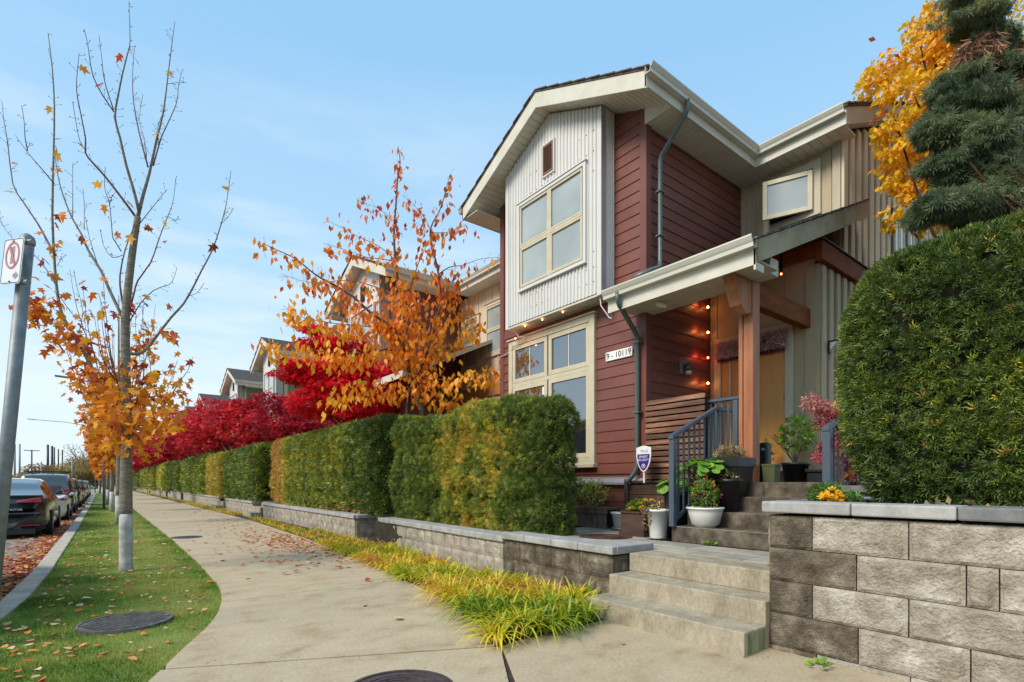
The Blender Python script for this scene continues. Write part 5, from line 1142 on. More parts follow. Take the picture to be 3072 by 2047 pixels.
# --- generic tree with ellipsoid clumps
def clump_points(cl, n_each_density, shell=.55):
    Ps = []; C = []
    for (c, rx, ry, rz, k) in cl:
        n = int(k*n_each_density); u = rndunit(n); r = RNG.uniform(shell**3, 1, n)**(1/3)
        P = np.array(c)+u*r[:, None]*np.array([rx, ry, rz]); Ps.append(P); C.append(u)
    return np.concatenate(Ps), np.concatenate(C)
def subclump(cl, m_, f, spread=.8):
    out = []
    for c, rx, ry, rz, k in cl:
        for _ in range(m_):
            u = rndunit(1)[0]*RNG.uniform(.3, 1)*spread; q = RNG.uniform(.7, 1.3)*f; out.append(((c[0]+u[0]*rx, c[1]+u[1]*ry, c[2]+u[2]*rz), rx*q, ry*q, rz*q, k/m_))
    return out
def limb_paths(base, clumps, trunk_top, r0=.07, jit=.1, ext=.35):
    out = [([Vector(base), (Vector(base)+Vector(trunk_top))/2+Vector((jit*.4, -jit*.4, 0)), Vector(trunk_top)], r0, r0*.6)]
    for c in clumps:
        c = Vector(c[0]); t = Vector(trunk_top); m1 = t.lerp(c, .45)+Vector((random.gauss(0, jit), random.gauss(0, jit), -.15*(c-t).length*.5)); out.append(([t-Vector((0, 0, random.uniform(0, .4))), m1, c, c+(c-m1)*ext], r0*.45, .005))
    return out
def build_limbs(t, paths, m, name='branch'):
    for i, (pts, a, b) in enumerate(paths):
        W = smooth_path(pts, 3); k = len(W); obj('trunk' if i == 0 else name, MB().tube(W, [a+(b-a)*j/(k-1) for j in range(k)], 8 if a > .03 else 5), m, t, smooth=True)
# --- orange cherry tree behind the first hedge (branches traced, 12 m away)
OT = 12.2; OZ = lambda x, y, t: at(700+x/1.742, 400+y/1.742, t)
ct = thing('cherry_tree', 'slender tree with drooping orange and red leaves, behind the nearest hedge', 'tree', tuple(OZ(985, 1568, OT)))
ob = OZ(985, 1560, OT)
OB = [([(925, 1560), (905, 1440), (925, 1340), (960, 1250)], .05, 0), ([(985, 1568), (985, 1450), (960, 1370), (935, 1310), (920, 1250)], .075, 0),
 ([(920, 1250), (890, 1150), (880, 1000), (870, 860), (845, 640), (840, 500), (850, 380), (858, 250), (872, 150), (860, 70)], .045, .2),
 ([(920, 1250), (895, 1120), (820, 1010), (720, 940), (620, 850), (520, 790), (430, 740), (330, 660), (250, 620), (150, 575)], .04, -.9),
 ([(940, 1310), (1000, 1180), (1050, 1030), (1085, 860), (1065, 700), (1040, 600), (1030, 500), (1080, 400), (1110, 300), (1130, 220)], .038, .5),
 ([(885, 980), (920, 830), (960, 700), (980, 650), (1020, 560)], .02, .8), ([(1030, 520), (1100, 520), (1160, 505), (1210, 480)], .01, 1.2),
 ([(1070, 740), (1130, 700), (1200, 690), (1300, 655), (1440, 650)], .014, .1), ([(1020, 1150), (1100, 1130), (1200, 1050), (1290, 1000)], .016, .4),
 ([(960, 1280), (1050, 1285), (1150, 1290), (1290, 1260), (1430, 1225)], .014, -.4), ([(880, 1150), (790, 1130), (700, 1160), (650, 1150), (450, 1140), (250, 1110), (150, 1080)], .022, -1.2),
 ([(860, 870), (780, 820), (700, 790), (600, 770), (430, 780), (350, 770), (250, 735)], .016, .6), ([(842, 660), (760, 590), (650, 540), (580, 500), (500, 460)], .010, .2),
 ([(845, 670), (760, 655), (700, 650), (620, 620), (470, 575)], .010, -.5), ([(838, 460), (770, 400), (700, 370), (650, 350)], .007, .5),
 ([(870, 1000), (800, 1000), (700, 1010), (500, 990), (350, 960), (260, 900)], .016, -.7), ([(1000, 540), (980, 430), (930, 360), (880, 325)], .008, .9),
 ([(930, 1330), (800, 1330), (640, 1340), (500, 1370)], .014, -.8), ([(970, 1350), (1100, 1390), (1220, 1400)], .012, .2), ([(1090, 870), (1130, 800), (1180, 740)], .012, .9),
 ([(880, 1050), (760, 960), (650, 900), (560, 870)], .014, .9), ([(1000, 1180), (980, 1060), (930, 960), (900, 880)], .015, -.6), ([(1050, 1030), (1130, 950), (1190, 880), (1240, 940)], .014, .7), ([(1030, 900), (960, 860), (900, 820), (800, 860)], .012, -.9)]
obr = []
for pts, r0, dep in OB:
    n = len(pts); W = smooth_path([OZ(x, y, OT+dep*i/(n-1)) for i, (x, y) in enumerate(pts)], 3); rr = [max(.004, r0*(1-.85*i/(len(W)-1))) for i in range(len(W))]
    obj('trunk' if r0 > .045 else 'branch', MB().tube(W, rr, 7), 'bark_dark', ct, smooth=True); obr.append((W, rr[0], rr[-1]))
obj('twigs', twig_buds(obr[2:], 7, (.04, .22), .0025), 'bark_dark', ct, kind='stuff')
def ow(p):
    q = p; return .45 if p.z > 6.2 else (1.2 if p.z > 5.2 else 2.6)
obr2 = obr[2:]
L1 = [off(p+Vector((0, 0, -.05)), .07) for p, d in along(obr2, 300, lambda p: 1.5 if p.z > 5.8 else .5)]
single_leaves(ct, L1, OVAL, 'cherry_leaf', .19, 'cherry_leaf_single', droop=1.6)
pts = np.array([off(p+Vector((0, 0, -.05)), .15) for p, d in along(obr2, 2500, ow)]); n = len(pts)
Y = rndunit(n)*.6; Y[:, 2] -= 1.0; hgt = (pts[:, 2]-3)/4
obj('foliage', scatter('foliage', *OVAL, pts, norm(Y), rndunit(n), RNG.uniform(.13, .21, n), np.minimum(.86, .80-.42*hgt+.2*nz(pts, 1.3)+RNG.normal(0, .1, n))+.3*(RNG.uniform(0,1,n)>.97)), 'cherry_leaf', ct, kind='stuff')
# --- red japanese maples
def red_maple(label, base, clumps, dens, size, m, tpl=STAR, r0=.09, tb=0., top=None, cat='tree'):
    t = thing('japanese_maple', label, cat, base); top = top or (base[0], base[1], base[2]+1.6)
    build_limbs(t, limb_paths(base, clumps, top, r0), 'bark_dark')
    P, u = clump_points(clumps, dens, .35); n = len(P); layer = np.sin(P[:, 2]*9+P[:, 0]*1.5+P[:, 1]*.9); P[:, 2] -= .05*layer
    Y = rndunit(n); Y[:, 2] = Y[:, 2]*.4-.25; Z = rndunit(n)*.6+np.array([0, 0, 1]); S = size*RNG.uniform(.7, 1.25, n)
    obj('foliage', scatter('foliage', *tpl, P, Y, Z, S, .48+tb+.3*nz(P, 2.4)+RNG.normal(0, .24, n)), m, t, kind='stuff'); return t
def ec(D_x, D_y, t, rx, rz, k, ry=None): return (tuple(atD(D_x, D_y, t)), rx, ry or rx, rz, k)
rc = [ec(850, 905, 15.2, 1.35, .85, 1.6), ec(770, 880, 15.4, 1.0, .7, 1.1), ec(905, 880, 15.6, .75, .9, .9), ec(720, 930, 15.0, .8, .45, .6), ec(800, 805, 15.8, 1.1, .45, .9), ec(745, 790, 15.8, .8, .2, .35),
      ec(700, 845, 15.2, .7, .3, .4), ec(845, 960, 15.0, .9, .3, .5), ec(690, 870, 15.1, .55, .14, .25), ec(720, 760, 15.6, .45, .15, .12), ec(800, 850, 15.3, 1.0, .5, .8), ec(655, 862, 15.1, .5, .08, .1), ec(890, 940, 15.4, .6, .45, .5)]
red_maple('brilliant crimson Japanese maple behind the orange tree', tuple(Vector((5.95, 14.6, .5))), rc, 2600, .14, 'red_maple_leaf', top=(6.0, 14.7, 2.6))
dk = [((6.2, 19.2, 0.5), [ec(690, 985, 19.5, 1.1, .7, 1.2), ec(640, 965, 20, 1.0, .8, 1.1), ec(735, 990, 19, .9, .5, .9), ec(625, 920, 20.5, .8, .35, .4), ec(770, 1000, 18.5, .8, .35, .6), ec(665, 935, 20, .7, .3, .4)], -.22, .16, 'dark purple-red maple left of the crimson one'),  # leaf tint shifted darkest of the maples
      ((6.2, 25.0, .5), [ec(560, 975, 25.5, 1.3, .9, 1.5), ec(600, 990, 25, 1.3, .8, 1.2), ec(530, 960, 26, 1.1, .8, 1), ec(565, 935, 26, 1., .45, .6), ec(600, 1030, 25, 1.2, .4, .5)], .05, .2, 'broad deep red maple in front of the third townhouse'),
      ((6.3, 32.0, .5), [ec(490, 985, 32, 1.7, 1.2, 1.5), ec(520, 1010, 32, 1.7, .9, 1.2), ec(465, 975, 33, 1.4, 1.0, 1), ec(490, 935, 33, 1.1, .6, .5), ec(455, 1020, 33, 1.3, .8, .8)], .08, .24, 'wide red maple in the middle of the maple row'),
      ((6.4, 43.0, .5), [ec(425, 1000, 42, 2.0, 1.6, 1.5), ec(450, 1020, 42, 1.8, 1.2, 1.1), ec(405, 1010, 43, 1.6, 1.3, 1), ec(435, 960, 44, 1.4, .8, .6)], .02, .3, 'red maple with a rounded crown left of the widest one'),
      ((6.5, 60.0, .5), [ec(370, 1040, 56, 2.3, 1.5, 1.3), ec(390, 1010, 58, 2.2, 1.8, 1.2), ec(350, 1045, 60, 2.2, 1.5, 1.2), ec(395, 1045, 55, 2, 1.2, .8)], -.05, .42, 'dark red maple toward the far end of the row'),
      ((6.5, 82.0, .5), [ec(330, 1055, 78, 2.4, 2.0, 1.2), ec(345, 1035, 80, 2.6, 2.0, 1.0), ec(318, 1068, 80, 1.5, 1.2, .6)], .1, .55, 'bright red maple, farthest of the row')]
for b_, cl_, tb, sz, lb in dk: red_maple(lb, b_, cl_, 1500 if b_[1] < 30 else 1100, sz, 'dark_maple_leaf', r0=.1, tb=tb, top=(b_[0], b_[1], 2.3))
# --- street trees farther along the lawn
def street_tree(label, base, hgt, dens, size, seed, lean=0):
    random.seed(seed); t = thing('street_tree', label, 'tree', base, 'young maples along the lawn'); b = Vector(base)
    obj('painted_foot', MB().tube([b-Vector((0, 0, .1)), b+Vector((0, 0, .9))], [.1, .085], 10), 'bark_white', t, smooth=True)
    tp = b+Vector((lean, 0, hgt)); m_ = b+Vector((lean*.3, 0, hgt*.5))
    obj('trunk', MB().tube(smooth_path([b+Vector((0, 0, .86)), b+Vector((0, 0, 2)), m_, tp], 3), [.083, .08, .078, .07, .06, .05, .04, .03, .022, .01][:10], 10), 'bark', t, smooth=True)
    brs = []
    for i in range(16):
        z = random.uniform(1.9, hgt*.62); a = random.uniform(0, 6.28); l = random.uniform(1.0, 2.6)*(1-z/hgt*.5); p = b+Vector((0, 0, z)); d = Vector((math.cos(a), math.sin(a), 0))
        W = smooth_path([p, p+d*l*.35+Vector((0, 0, l*.5)), p+d*l*.6+Vector((0, 0, l*1.3)), p+d*l*.7+Vector((0, 0, l*2.0))], 2); rr = [max(.005, .022*(1-j/len(W))) for j in range(len(W))]
        obj('branch', MB().tube(W, rr, 5), 'bark_red', t, smooth=True); brs.append((W, .02, .004))
    P = np.array([off(p, .16) for p, d in along(brs, dens, lambda p: 3 if p.z < 4.2 else .25)]); n = len(P); Y, Z = frames(n)
    obj('foliage', scatter('foliage', *MAPLE, P, Y, Z, RNG.uniform(.13, .22, n)*size, .3+.6*RNG.uniform(0, 1, n)), 'maple_leaf', t, kind='stuff')
sts = [((.46, 20.6, 0), 7.2, 700, 1, 'second street tree, its white-painted foot just left of the big maple trunk'), ((.42, 30, 0), 7, 900, 1.2, 'third street tree along the lawn'),
       ((.36, 40, 0), 7, 900, 1.5, 'fourth street tree along the lawn, close behind the third'), ((.3, 51, 0), 7.5, 800, 1.8, 'fifth street tree, with small orange leaves'),
       ((.2, 64, 0), 7.5, 800, 2.2, 'sixth street tree beyond the hydrant'), ((-.1, 82, 0), 8, 800, 2.8, 'farthest orange street tree above the parked cars')]
for i, (b_, h_, n_, s_, lb) in enumerate(sts): street_tree(lb, b_, h_, n_, s_, 50+i)
random.seed(21)
# --- yellow tree at the right, behind the big hedge
yb = [ec(2170, 190, 8.2, .95, 1.0, 2.2, 1.1), ec(2230, 60, 8.4, .9, .9, 1.6, 1.0), ec(2110, 240, 8.0, .6, .5, 1.0), ec(2180, 320, 8.0, .8, .45, 1.1), ec(2120, 130, 8.2, .6, .6, 1.0), ec(2060, 285, 7.9, .34, .22, .25), ec(2130, 50, 8.3, .4, .4, .4),
      ec(2230, 430, 7.8, .6, .4, .8), ec(2110, 370, 8.0, .5, .3, .5), ec(2300, 440, 7.6, .6, .45, .9), ec(2065, 500, 7.8, .4, .1, .16), ec(2140, 480, 7.8, .5, .2, .35), ec(2320, 60, 8.8, .9, .9, 1.2), ec(2320, 370, 8.4, .7, .6, .8), ec(2060, 130, 8.3, .3, .3, .14), ec(2045, 215, 8.1, .25, .2, .12), ec(2060, 340, 7.9, .3, .25, .2), ec(2050, 420, 7.9, .22, .1, .06), ec(2100, 430, 7.9, .3, .3, .3)]
yt = thing('yellow_tree', 'golden yellow autumn tree behind the hedge at the right edge', 'tree', (9.3, 1.6, .5))
build_limbs(yt, limb_paths((9.3, 1.6, .5), yb[:8], (9.3, 1.6, 3.8), .06, .15, .0), 'brown_bark')
P, u = clump_points(subclump(yb, 9, .36, 1.0), 950, .1); n = len(P); Y = rndunit(n)*.7; Y[:, 2] -= .6
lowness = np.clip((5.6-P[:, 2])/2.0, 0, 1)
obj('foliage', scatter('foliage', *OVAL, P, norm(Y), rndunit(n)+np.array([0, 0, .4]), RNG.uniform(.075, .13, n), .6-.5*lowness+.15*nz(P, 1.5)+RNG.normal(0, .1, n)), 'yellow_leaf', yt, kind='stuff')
edge = [off(atD(x, y, 8.2), .05) for x, y in [(random.gauss(2030, 22), random.uniform(90, 290)) for _ in range(45)]+[(random.gauss(2075, 30), random.gauss(500, 10)) for _ in range(14)]]
single_leaves(yt, edge, OVAL, 'yellow_leaf', .12, 'cherry_leaf_single')
# --- blue-green redwood in front of it
rb_ = [ec(2225, 255, 6.6, .4, .2, 1.0), ec(2165, 295, 6.5, .3, .15, .6), ec(2240, 335, 6.4, .42, .22, 1.0), ec(2320, 275, 6.5, .28, .2, .4), ec(2200, 375, 6.3, .3, .12, .5), ec(2200, 462, 6.0, .36, .14, .6), ec(2150, 490, 6.0, .22, .08, .25),
       ec(2260, 480, 6.0, .3, .11, .4), ec(2260, 45, 7.0, .34, .1, .4), ec(2200, 8, 7.1, .28, .06, .2), ec(2290, 395, 6.2, .28, .13, .3), ec(2215, 175, 6.8, .28, .1, .32), ec(2320, 150, 6.9, .25, .1, .25), ec(2170, 225, 6.7, .2, .08, .2), ec(2265, 300, 6.6, .36, .3, .9), ec(2240, 410, 6.3, .36, .3, .8), ec(2300, 350, 6.5, .3, .3, .6), ec(2200, 320, 6.5, .3, .3, .6), ec(2290, 450, 6.2, .3, .25, .5), ec(2290, 90, 7.0, .26, .25, .5)]
rt = thing('redwood_tree', 'drooping blue-green redwood boughs with brown undersides above the right hedge', 'tree', (6.6, .9, 1.0))
build_limbs(rt, limb_paths((7.1, .35, .6), rb_[:5], (7.1, .3, 3.4), .03, .1, .02), 'brown_bark')
NEED = sprig_tpl(9, .045, .12)
P, u = clump_points(subclump(rb_, 12, .42, 1.0), 2200, .2); n = len(P); outw = norm(u*.7+np.array([-.4, .4, -.55])+rndunit(n)*.5)
side = u @ np.array([-.6, .5, .35])
obj('foliage', scatter('foliage', *NEED, P, outw, rndunit(n)+np.array([0, 0, .8]), RNG.uniform(.06, .12, n), .45+.3*nz(P, 3)+RNG.normal(0, .14, n)), 'redwood_needle', rt, kind='stuff')
br_ = [ec(2310, 290, 7.0, .5, .5, 1.1), ec(2320, 180, 7.2, .45, .45, .9), ec(2280, 400, 6.8, .4, .4, .6), ec(2320, 500, 6.1, .35, .22, .4), ec(2250, 130, 7, .25, .3, .3)]
P, u = clump_points(br_, 1300, .2); n = len(P)
obj('brown_needles', scatter('brown_needles', *NEED, P, norm(rndunit(n)*.6+np.array([0, 0, -.9])), rndunit(n), RNG.uniform(.1, .2, n), RNG.uniform(0, 1, n)), 'brown_needle', rt, kind='stuff')

# ================================================================== POTS AND SMALL PLANTS BY THE DOOR
def pot_square(t, c, w0, w1, h_, m, name='pot', rimh=.05):
    x, y, z = c
    def ring(wd, zz): return [(x-wd, y-wd, zz), (x+wd, y-wd, zz), (x+wd, y+wd, zz), (x-wd, y+wd, zz)]
    vs = ring(w0, z)+ring(w1, z+h_-rimh)+ring(w1*1.08, z+h_-rimh)+ring(w1*1.08, z+h_)+ring(w1*.98, z+h_)+ring(w1*.94, z+h_-.04)
    fs = [(0, 3, 2, 1)]+[(4*k+i, 4*k+(i+1) % 4, 4*k+4+(i+1) % 4, 4*k+4+i) for k in range(5) for i in range(4)]+[(20, 21, 22, 23)]
    return obj(name, MB().add(vs, fs), m, t, bevel=.004)
def pot_round(t, c, prof, m, name='pot', sx=1, sy=1): return obj(name, MB().lathe(c, prof, 28, sx, sy), m, t, smooth=True)
def soil(t, c, r): return obj('potting_soil', MB().lathe((c[0], c[1], c[2]), [(.01, -.005), (r, -.005), (r, 0), (.01, .008)], 16), 'soil', t)
def bush(t, c, r, rz, n, size, m, tpl=OVAL, name='leaves', tint=None, up=.3, shell=.3):
    u = rndunit(n); rad = RNG.uniform(shell, 1, n)**.6; P = np.array(c)+u*rad[:, None]*np.array([r, r, rz]); Y = norm(u*.6+rndunit(n)*.8+np.array([0, 0, up]))
    return obj(name, scatter(name, *tpl, P, Y, rndunit(n)*.6+np.array([0, 0, .8]), size*RNG.uniform(.6, 1.3, n), RNG.uniform(0, 1, n) if tint is None else tint+RNG.normal(0, .2, n)), m, t, kind='stuff')
def stems(t, c, pts, m='bark_dark', r=.005):
    for p in pts: obj('stem', MB().tube(smooth_path([c, (Vector(c)+Vector(p))/2+Vector((random.uniform(-.03, .03), random.uniform(-.03, .03), .03)), p], 2), [r, r*.8, r*.7, r*.6, r*.4][:5], 5), m, t)
# white bowl with fuchsia
c = (5.9, 3.62, .748)
t = thing('flower_bowl', 'white round bowl of fuchsia with pink flowers on the lowest porch step', 'flower pot', c)
pot_round(t, c, [(.13, 0), (.14, .03), (.165, .04), (.2, .18), (.212, .225), (.225, .23), (.225, .25), (.205, .25), (.19, .2)], 'white_plastic', 'bowl'); soil(t, (c[0], c[1], c[2]+.215), .19)
stems(t, (c[0], c[1], c[2]+.2), [(c[0]+random.uniform(-.13, .13), c[1]+random.uniform(-.15, .15), c[2]+random.uniform(.35, .6)) for _ in range(9)])
bush(t, (c[0], c[1], c[2]+.4), .18, .2, 750, .034, 'green_leaf', tint=.35); bush(t, (c[0], c[1]+.05, c[2]+.55), .1, .15, 160, .03, 'green_leaf', tint=.5)
bush(t, (c[0], c[1], c[2]+.42), .2, .2, 60, .04, 'fuchsia_petal', name='petals'); bush(t, (c[0]-.02, c[1], c[2]+.5), .18, .2, 40, .035, 'maple_leaf', name='red_leaves')
# geranium
for c, lab, nl, rr_ in (((6.2, 3.83, .935), 'black pot with large bright green geranium leaves on the second porch step', 62, .3), ((6.1, 4.16, .56), 'black pot with a smaller geranium behind the handrail, below the slat screen', 26, .2)):
    t = thing('geranium_pot', lab, 'flower pot', c)
    hgt = .40 if nl > 50 else .62
    pot_round(t, c, [(.13, 0), (.17, hgt-.06), (.185, hgt-.06), (.19, hgt), (.17, hgt), (.16, hgt-.04)], 'black_plastic'); soil(t, (c[0], c[1], c[2]+hgt-.035), .16)
    GL = ([(0, 0, 0)]+[(math.sin(a)*(.5+.04*(i % 2)), .42-math.cos(a)*(.5+.04*(i % 2)), .06+.02*(i % 2)) for i, a in enumerate(np.linspace(.35, 6.28-.35, 15))]+[(0, .4, 0)], [(16, i, i+1) for i in range(1, 15)]+[(0, 1, 16), (0, 16, 15)])
    me = leafpiece('geranium_leaf', GL, 1, 'geranium_leaf')
    for i in range(nl):
        a = random.uniform(0, 6.28); el = random.uniform(.1, 1.35); d = Vector((math.cos(a)*math.cos(el), math.sin(a)*math.cos(el), math.sin(el)*.75))
        p = Vector(c)+Vector((0, 0, hgt+.05))+Vector((d.x*rr_*1.1, d.y*rr_*1.1, d.z*rr_)); o = bpy.data.objects.new('leaf', me); COL.objects.link(o); o.parent = t
        Z = (d+Vector((random.gauss(0, .25), random.gauss(0, .25), .5))).normalized(); Y = Vector((d.x, d.y, -.3)).normalized(); X = Y.cross(Z).normalized(); Y = Z.cross(X); s = random.uniform(.09, .14)
        Mx = Matrix(((X.x, Y.x, Z.x), (X.y, Y.y, Z.y), (X.z, Y.z, Z.z))).to_4x4(); Mx.translation = p-Vector(c); o.matrix_local = Mx @ Matrix.Scale(s, 4)
        if i % 3 == 0: obj('stem', MB().tube([Vector(c)+Vector((0, 0, hgt-.02)), p], .005, 4), 'green_box', t)
# black pots with dry plants
c = (6.25, 3.5, .935)
t = thing('dry_plant_pot', 'black round pot with dry brown stems beside the geranium', 'flower pot', c)
pot_round(t, c, [(.1, 0), (.135, .37), (.16, .38), (.16, .41), (.14, .41), (.13, .37)], 'black_plastic'); soil(t, (c[0], c[1], c[2]+.38), .13)
bush(t, (c[0], c[1], c[2]+.43), .12, .06, 90, .05, 'dry_leaf', name='dry_leaves'); bush(t, (c[0]+.1, c[1]+.5, c[2]+.5), .2, .16, 420, .03, 'dry_leaf', name='dry_stems', tpl=SPRIG4)
c = (6.5, 3.64, 1.125)
t = thing('square_planter', 'tall black square planter of withered plants at the foot of the timber post', 'planter', c)
pot_square(t, c, .15, .22, .50, 'black_plastic', rimh=.12); obj('potting_soil', MB().box(c[0]-.19, c[0]+.19, c[1]-.19, c[1]+.19, c[2]+.41, c[2]+.47), 'soil', t)
bush(t, (c[0], c[1], c[2]+.54), .2, .1, 330, .05, 'dry_leaf', name='dry_leaves', tpl=SPRIG4, up=.8); stems(t, (c[0], c[1], c[2]+.45), [(c[0]+random.uniform(-.2, .2), c[1]+random.uniform(-.25, .25), c[2]+random.uniform(.6, .78)) for _ in range(10)], 'bark_red', .003)
t = thing('storage_box', 'small olive green box beside the square planter', 'box', (7.02, 3.34, 1.31)); pot_square(t, (7.02, 3.34, 1.31), .075, .085, .24, 'green_box', 'box_body', .03)
t = thing('plastic_box', 'black upright plastic box with a knob standing behind the square planter by the post', 'plastic_box', (7.3, 3.58, 1.3)); obj('body', MB().box(7.22, 7.36, 3.49, 3.63, 1.31, 1.86), 'black_plastic', t, bevel=.03); obj('knob', MB().lathe((7.21, 3.55, 1.76), [(.004, -.03), (.03, -.01), (.03, .01), (.004, .03)], 10), 'galv', t, smooth=True)  # plain dark plastic box with a round knob, no lamp inside
# pot by the door
c = (8.15, 3.52, 1.3)
t = thing('door_pot', 'black pot with a leafy yellow-green plant to the right of the front door', 'flower pot', c)
pot_round(t, c, [(.15, 0), (.18, .26), (.2, .26), (.2, .3), (.18, .3), (.17, .26)], 'black_plastic'); soil(t, (c[0], c[1], c[2]+.27), .17)
stems(t, (c[0], c[1], c[2]+.26), [(c[0]+random.uniform(-.15, .15), c[1]+random.uniform(-.25, .45), c[2]+random.uniform(.5, .95)) for _ in range(11)], 'bark_dark', .007)
bush(t, (c[0], c[1], c[2]+.72), .27, .27, 330, .085, 'green_leaf', tpl=STAR, tint=.6); bush(t, (c[0], c[1]+.42, c[2]+.5), .14, .16, 50, .08, 'yellow_leaf', tpl=STAR, name='side_leaves', tint=.25)
t = thing('door_crate', 'low black box on the porch right of the door pot', 'box', (8.2, 3.2, 1.3)); obj('body', MB().box(8.0, 8.4, 3.0, 3.3, 1.25, 1.45), 'black_plastic', t, bevel=.01); obj('lid', MB().box(7.98, 8.42, 2.98, 3.32, 1.45, 1.5), 'black_plastic', t, bevel=.01)
# wooden square planter with orange marigolds
c = (6.0, 4.68, .56)
t = thing('wooden_planter', 'dark wooden square planter of orange marigolds beside the handrail post', 'planter', c)
for s, (a, b, e, f) in enumerate(((-.2, .2, -.2, -.175), (-.2, .2, .175, .2), (-.2, -.175, -.175, .175), (.175, .2, -.175, .175))): obj('side_board', MB().box(c[0]+a, c[0]+b, c[1]+e, c[1]+f, .60, .88), 'dark_plank', t, bevel=.003)
obj('foot_board', MB().box(c[0]-.22, c[0]+.22, c[1]-.22, c[1]+.22, .562, .61), 'dark_plank', t); obj('rim', MB().box(c[0]-.22, c[0]+.22, c[1]-.22, c[1]-.16, .88, .9).box(c[0]-.22, c[0]+.22, c[1]+.16, c[1]+.22, .88, .9).box(c[0]-.22, c[0]-.16, c[1]-.16, c[1]+.16, .88, .9).box(c[0]+.16, c[0]+.22, c[1]-.16, c[1]+.16, .88, .9), 'dark_plank', t)
obj('potting_soil', MB().box(c[0]-.17, c[0]+.17, c[1]-.17, c[1]+.17, .8, .87), 'soil', t); bush(t, (c[0], c[1], .96), .2, .1, 700, .04, 'green_leaf', tpl=SPRIG4, tint=.1)
def blossom(p, r, m, t):
    n = 46; u = rndunit(n); u[:, 2] = np.abs(u[:, 2])*.8; P = np.array(p)+u*r*.55
    return obj('flower', scatter('flower', *DIAM, P, u+rndunit(n)*.3, rndunit(n), r*.9, RNG.uniform(0, 1, n)), m, t)
for q in ((-.1, -.05, 1.0), (-.17, .02, .93), (-.02, -.12, 1.05), (.05, .1, 1.02), (-.08, .13, .97), (.1, -.15, 1.03), (-.15, -.14, .95)): blossom((c[0]+q[0], c[1]+q[1], q[2]), .04, 'marigold', t)
bush(t, (c[0]+.05, c[1]-.2, .98), .15, .1, 160, .045, 'dry_leaf', name='dry_leaves')
c = (5.83, 4.27, .56)
t = thing('bucket', 'white tapering bucket with withered trailing leaves beside the step', 'bucket', c); pot_round(t, c, [(.1, 0), (.105, .02), (.145, .36), (.155, .36), (.155, .39), (.14, .39), (.13, .35)], 'white_plastic', 'bucket_body')
bush(t, (c[0]-.06, c[1]+.06, .92), .13, .07, 220, .045, 'dry_leaf', name='dry_leaves'); bush(t, (c[0]-.12, c[1]+.08, .78), .07, .12, 90, .045, 'dry_leaf', name='trailing_leaves')
c = (6.42, 5.38, .555)
t = thing('white_pot', 'small white pot with bare stems on a dark saucer by the patio planter', 'flower pot', c); pot_round(t, c, [(.12, .04), (.155, .26), (.175, .26), (.175, .29), (.16, .29)], 'white_plastic'); pot_round(t, c, [(.13, 0), (.165, .03), (.165, .05), (.12, .04)], 'galv', 'saucer')
soil(t, (c[0], c[1], c[2]+.27), .16); stems(t, (c[0], c[1], c[2]+.25), [(c[0]+random.uniform(-.15, .15), c[1]+random.uniform(-.15, .15), c[2]+random.uniform(.3, .4)) for _ in range(7)], 'bark_red', .004)
# long planter
t = thing('long_planter', 'long weathered timber planter under the ground-floor window, with a sparse yellow-green shrub', 'planter', (6.6, 6.6, .56))
for i in range(15): y_ = 5.72+i*.11; boxpiece('plank', 6.44, 6.46, y_+.003, y_+.107, .6, .85, 'old_plank', t, .003)
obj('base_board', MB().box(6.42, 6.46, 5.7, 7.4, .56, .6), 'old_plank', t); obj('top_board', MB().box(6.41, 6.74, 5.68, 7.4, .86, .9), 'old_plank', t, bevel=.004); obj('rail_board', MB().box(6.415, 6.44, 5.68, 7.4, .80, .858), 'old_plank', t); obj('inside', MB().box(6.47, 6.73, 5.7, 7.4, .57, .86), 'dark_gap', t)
for q in ((6.5, 6.35, .9), (6.5, 5.95, .9)): stems(t, q, [(q[0]+random.uniform(-.1, .1), q[1]+random.uniform(-.22, .22), q[2]+random.uniform(.25, .5)) for _ in range(6)], 'bark_red', .006)
bush(t, (6.45, 6.38, 1.2), .2, .22, 130, .07, 'green_leaf', tint=.85); bush(t, (6.4, 5.93, 1.12), .24, .24, 210, .07, 'green_leaf', tint=.85)
# weeds
for (x, y, z, lab) in ((5.68, 3.42, .56, 'small weed at the foot of the porch steps'), (4.62, 2.12, .56, 'low weed between the landing and the block wall'), (3.98, 1.55, 0, 'little green weed at the foot of the right-hand block wall')):
    t = thing('weed', lab, 'plant', (x, y, z)); u = rndunit(26); u[:, 2] = abs(u[:, 2])*.3
    obj('leaves', scatter('leaves', *OVAL, np.array([x, y, z+.01])+u*.05, u+np.array([0, 0, .2]), rndunit(26)+np.array([0, 0, 1]), RNG.uniform(.04, .07, 26), RNG.uniform(.2, .8, 26)), 'green_leaf', t, kind='stuff')
# marigolds on the corner of the right wall
c = (4.62, 1.80, 1.06)
t = thing('marigold_plant', 'yellow marigolds at the corner of the right-hand wall, in front of the big hedge', 'flowers', c)
bush(t, (c[0], c[1]-.04, 1.2), .13, .09, 480, .036, 'green_leaf', tpl=SPRIG4, tint=.15); bush(t, (c[0]+.02, c[1]-.2, 1.17), .09, .05, 150, .036, 'green_leaf', tpl=SPRIG4, tint=.1)
for X_, Y_ in ((1913, 1131), (1893, 1143), (1899, 1151), (1924, 1142), (1922, 1152), (1936, 1149), (1903, 1164), (1911, 1152), (1899, 1144)):
    blossom(tuple(atD(X_, Y_, 4.1+random.uniform(-.04, .04))), .04, 'marigold_yellow', t)
bush(t, (4.75, .9, 1.12), .25, .04, 60, .06, 'dry_leaf', name='dry_needles')
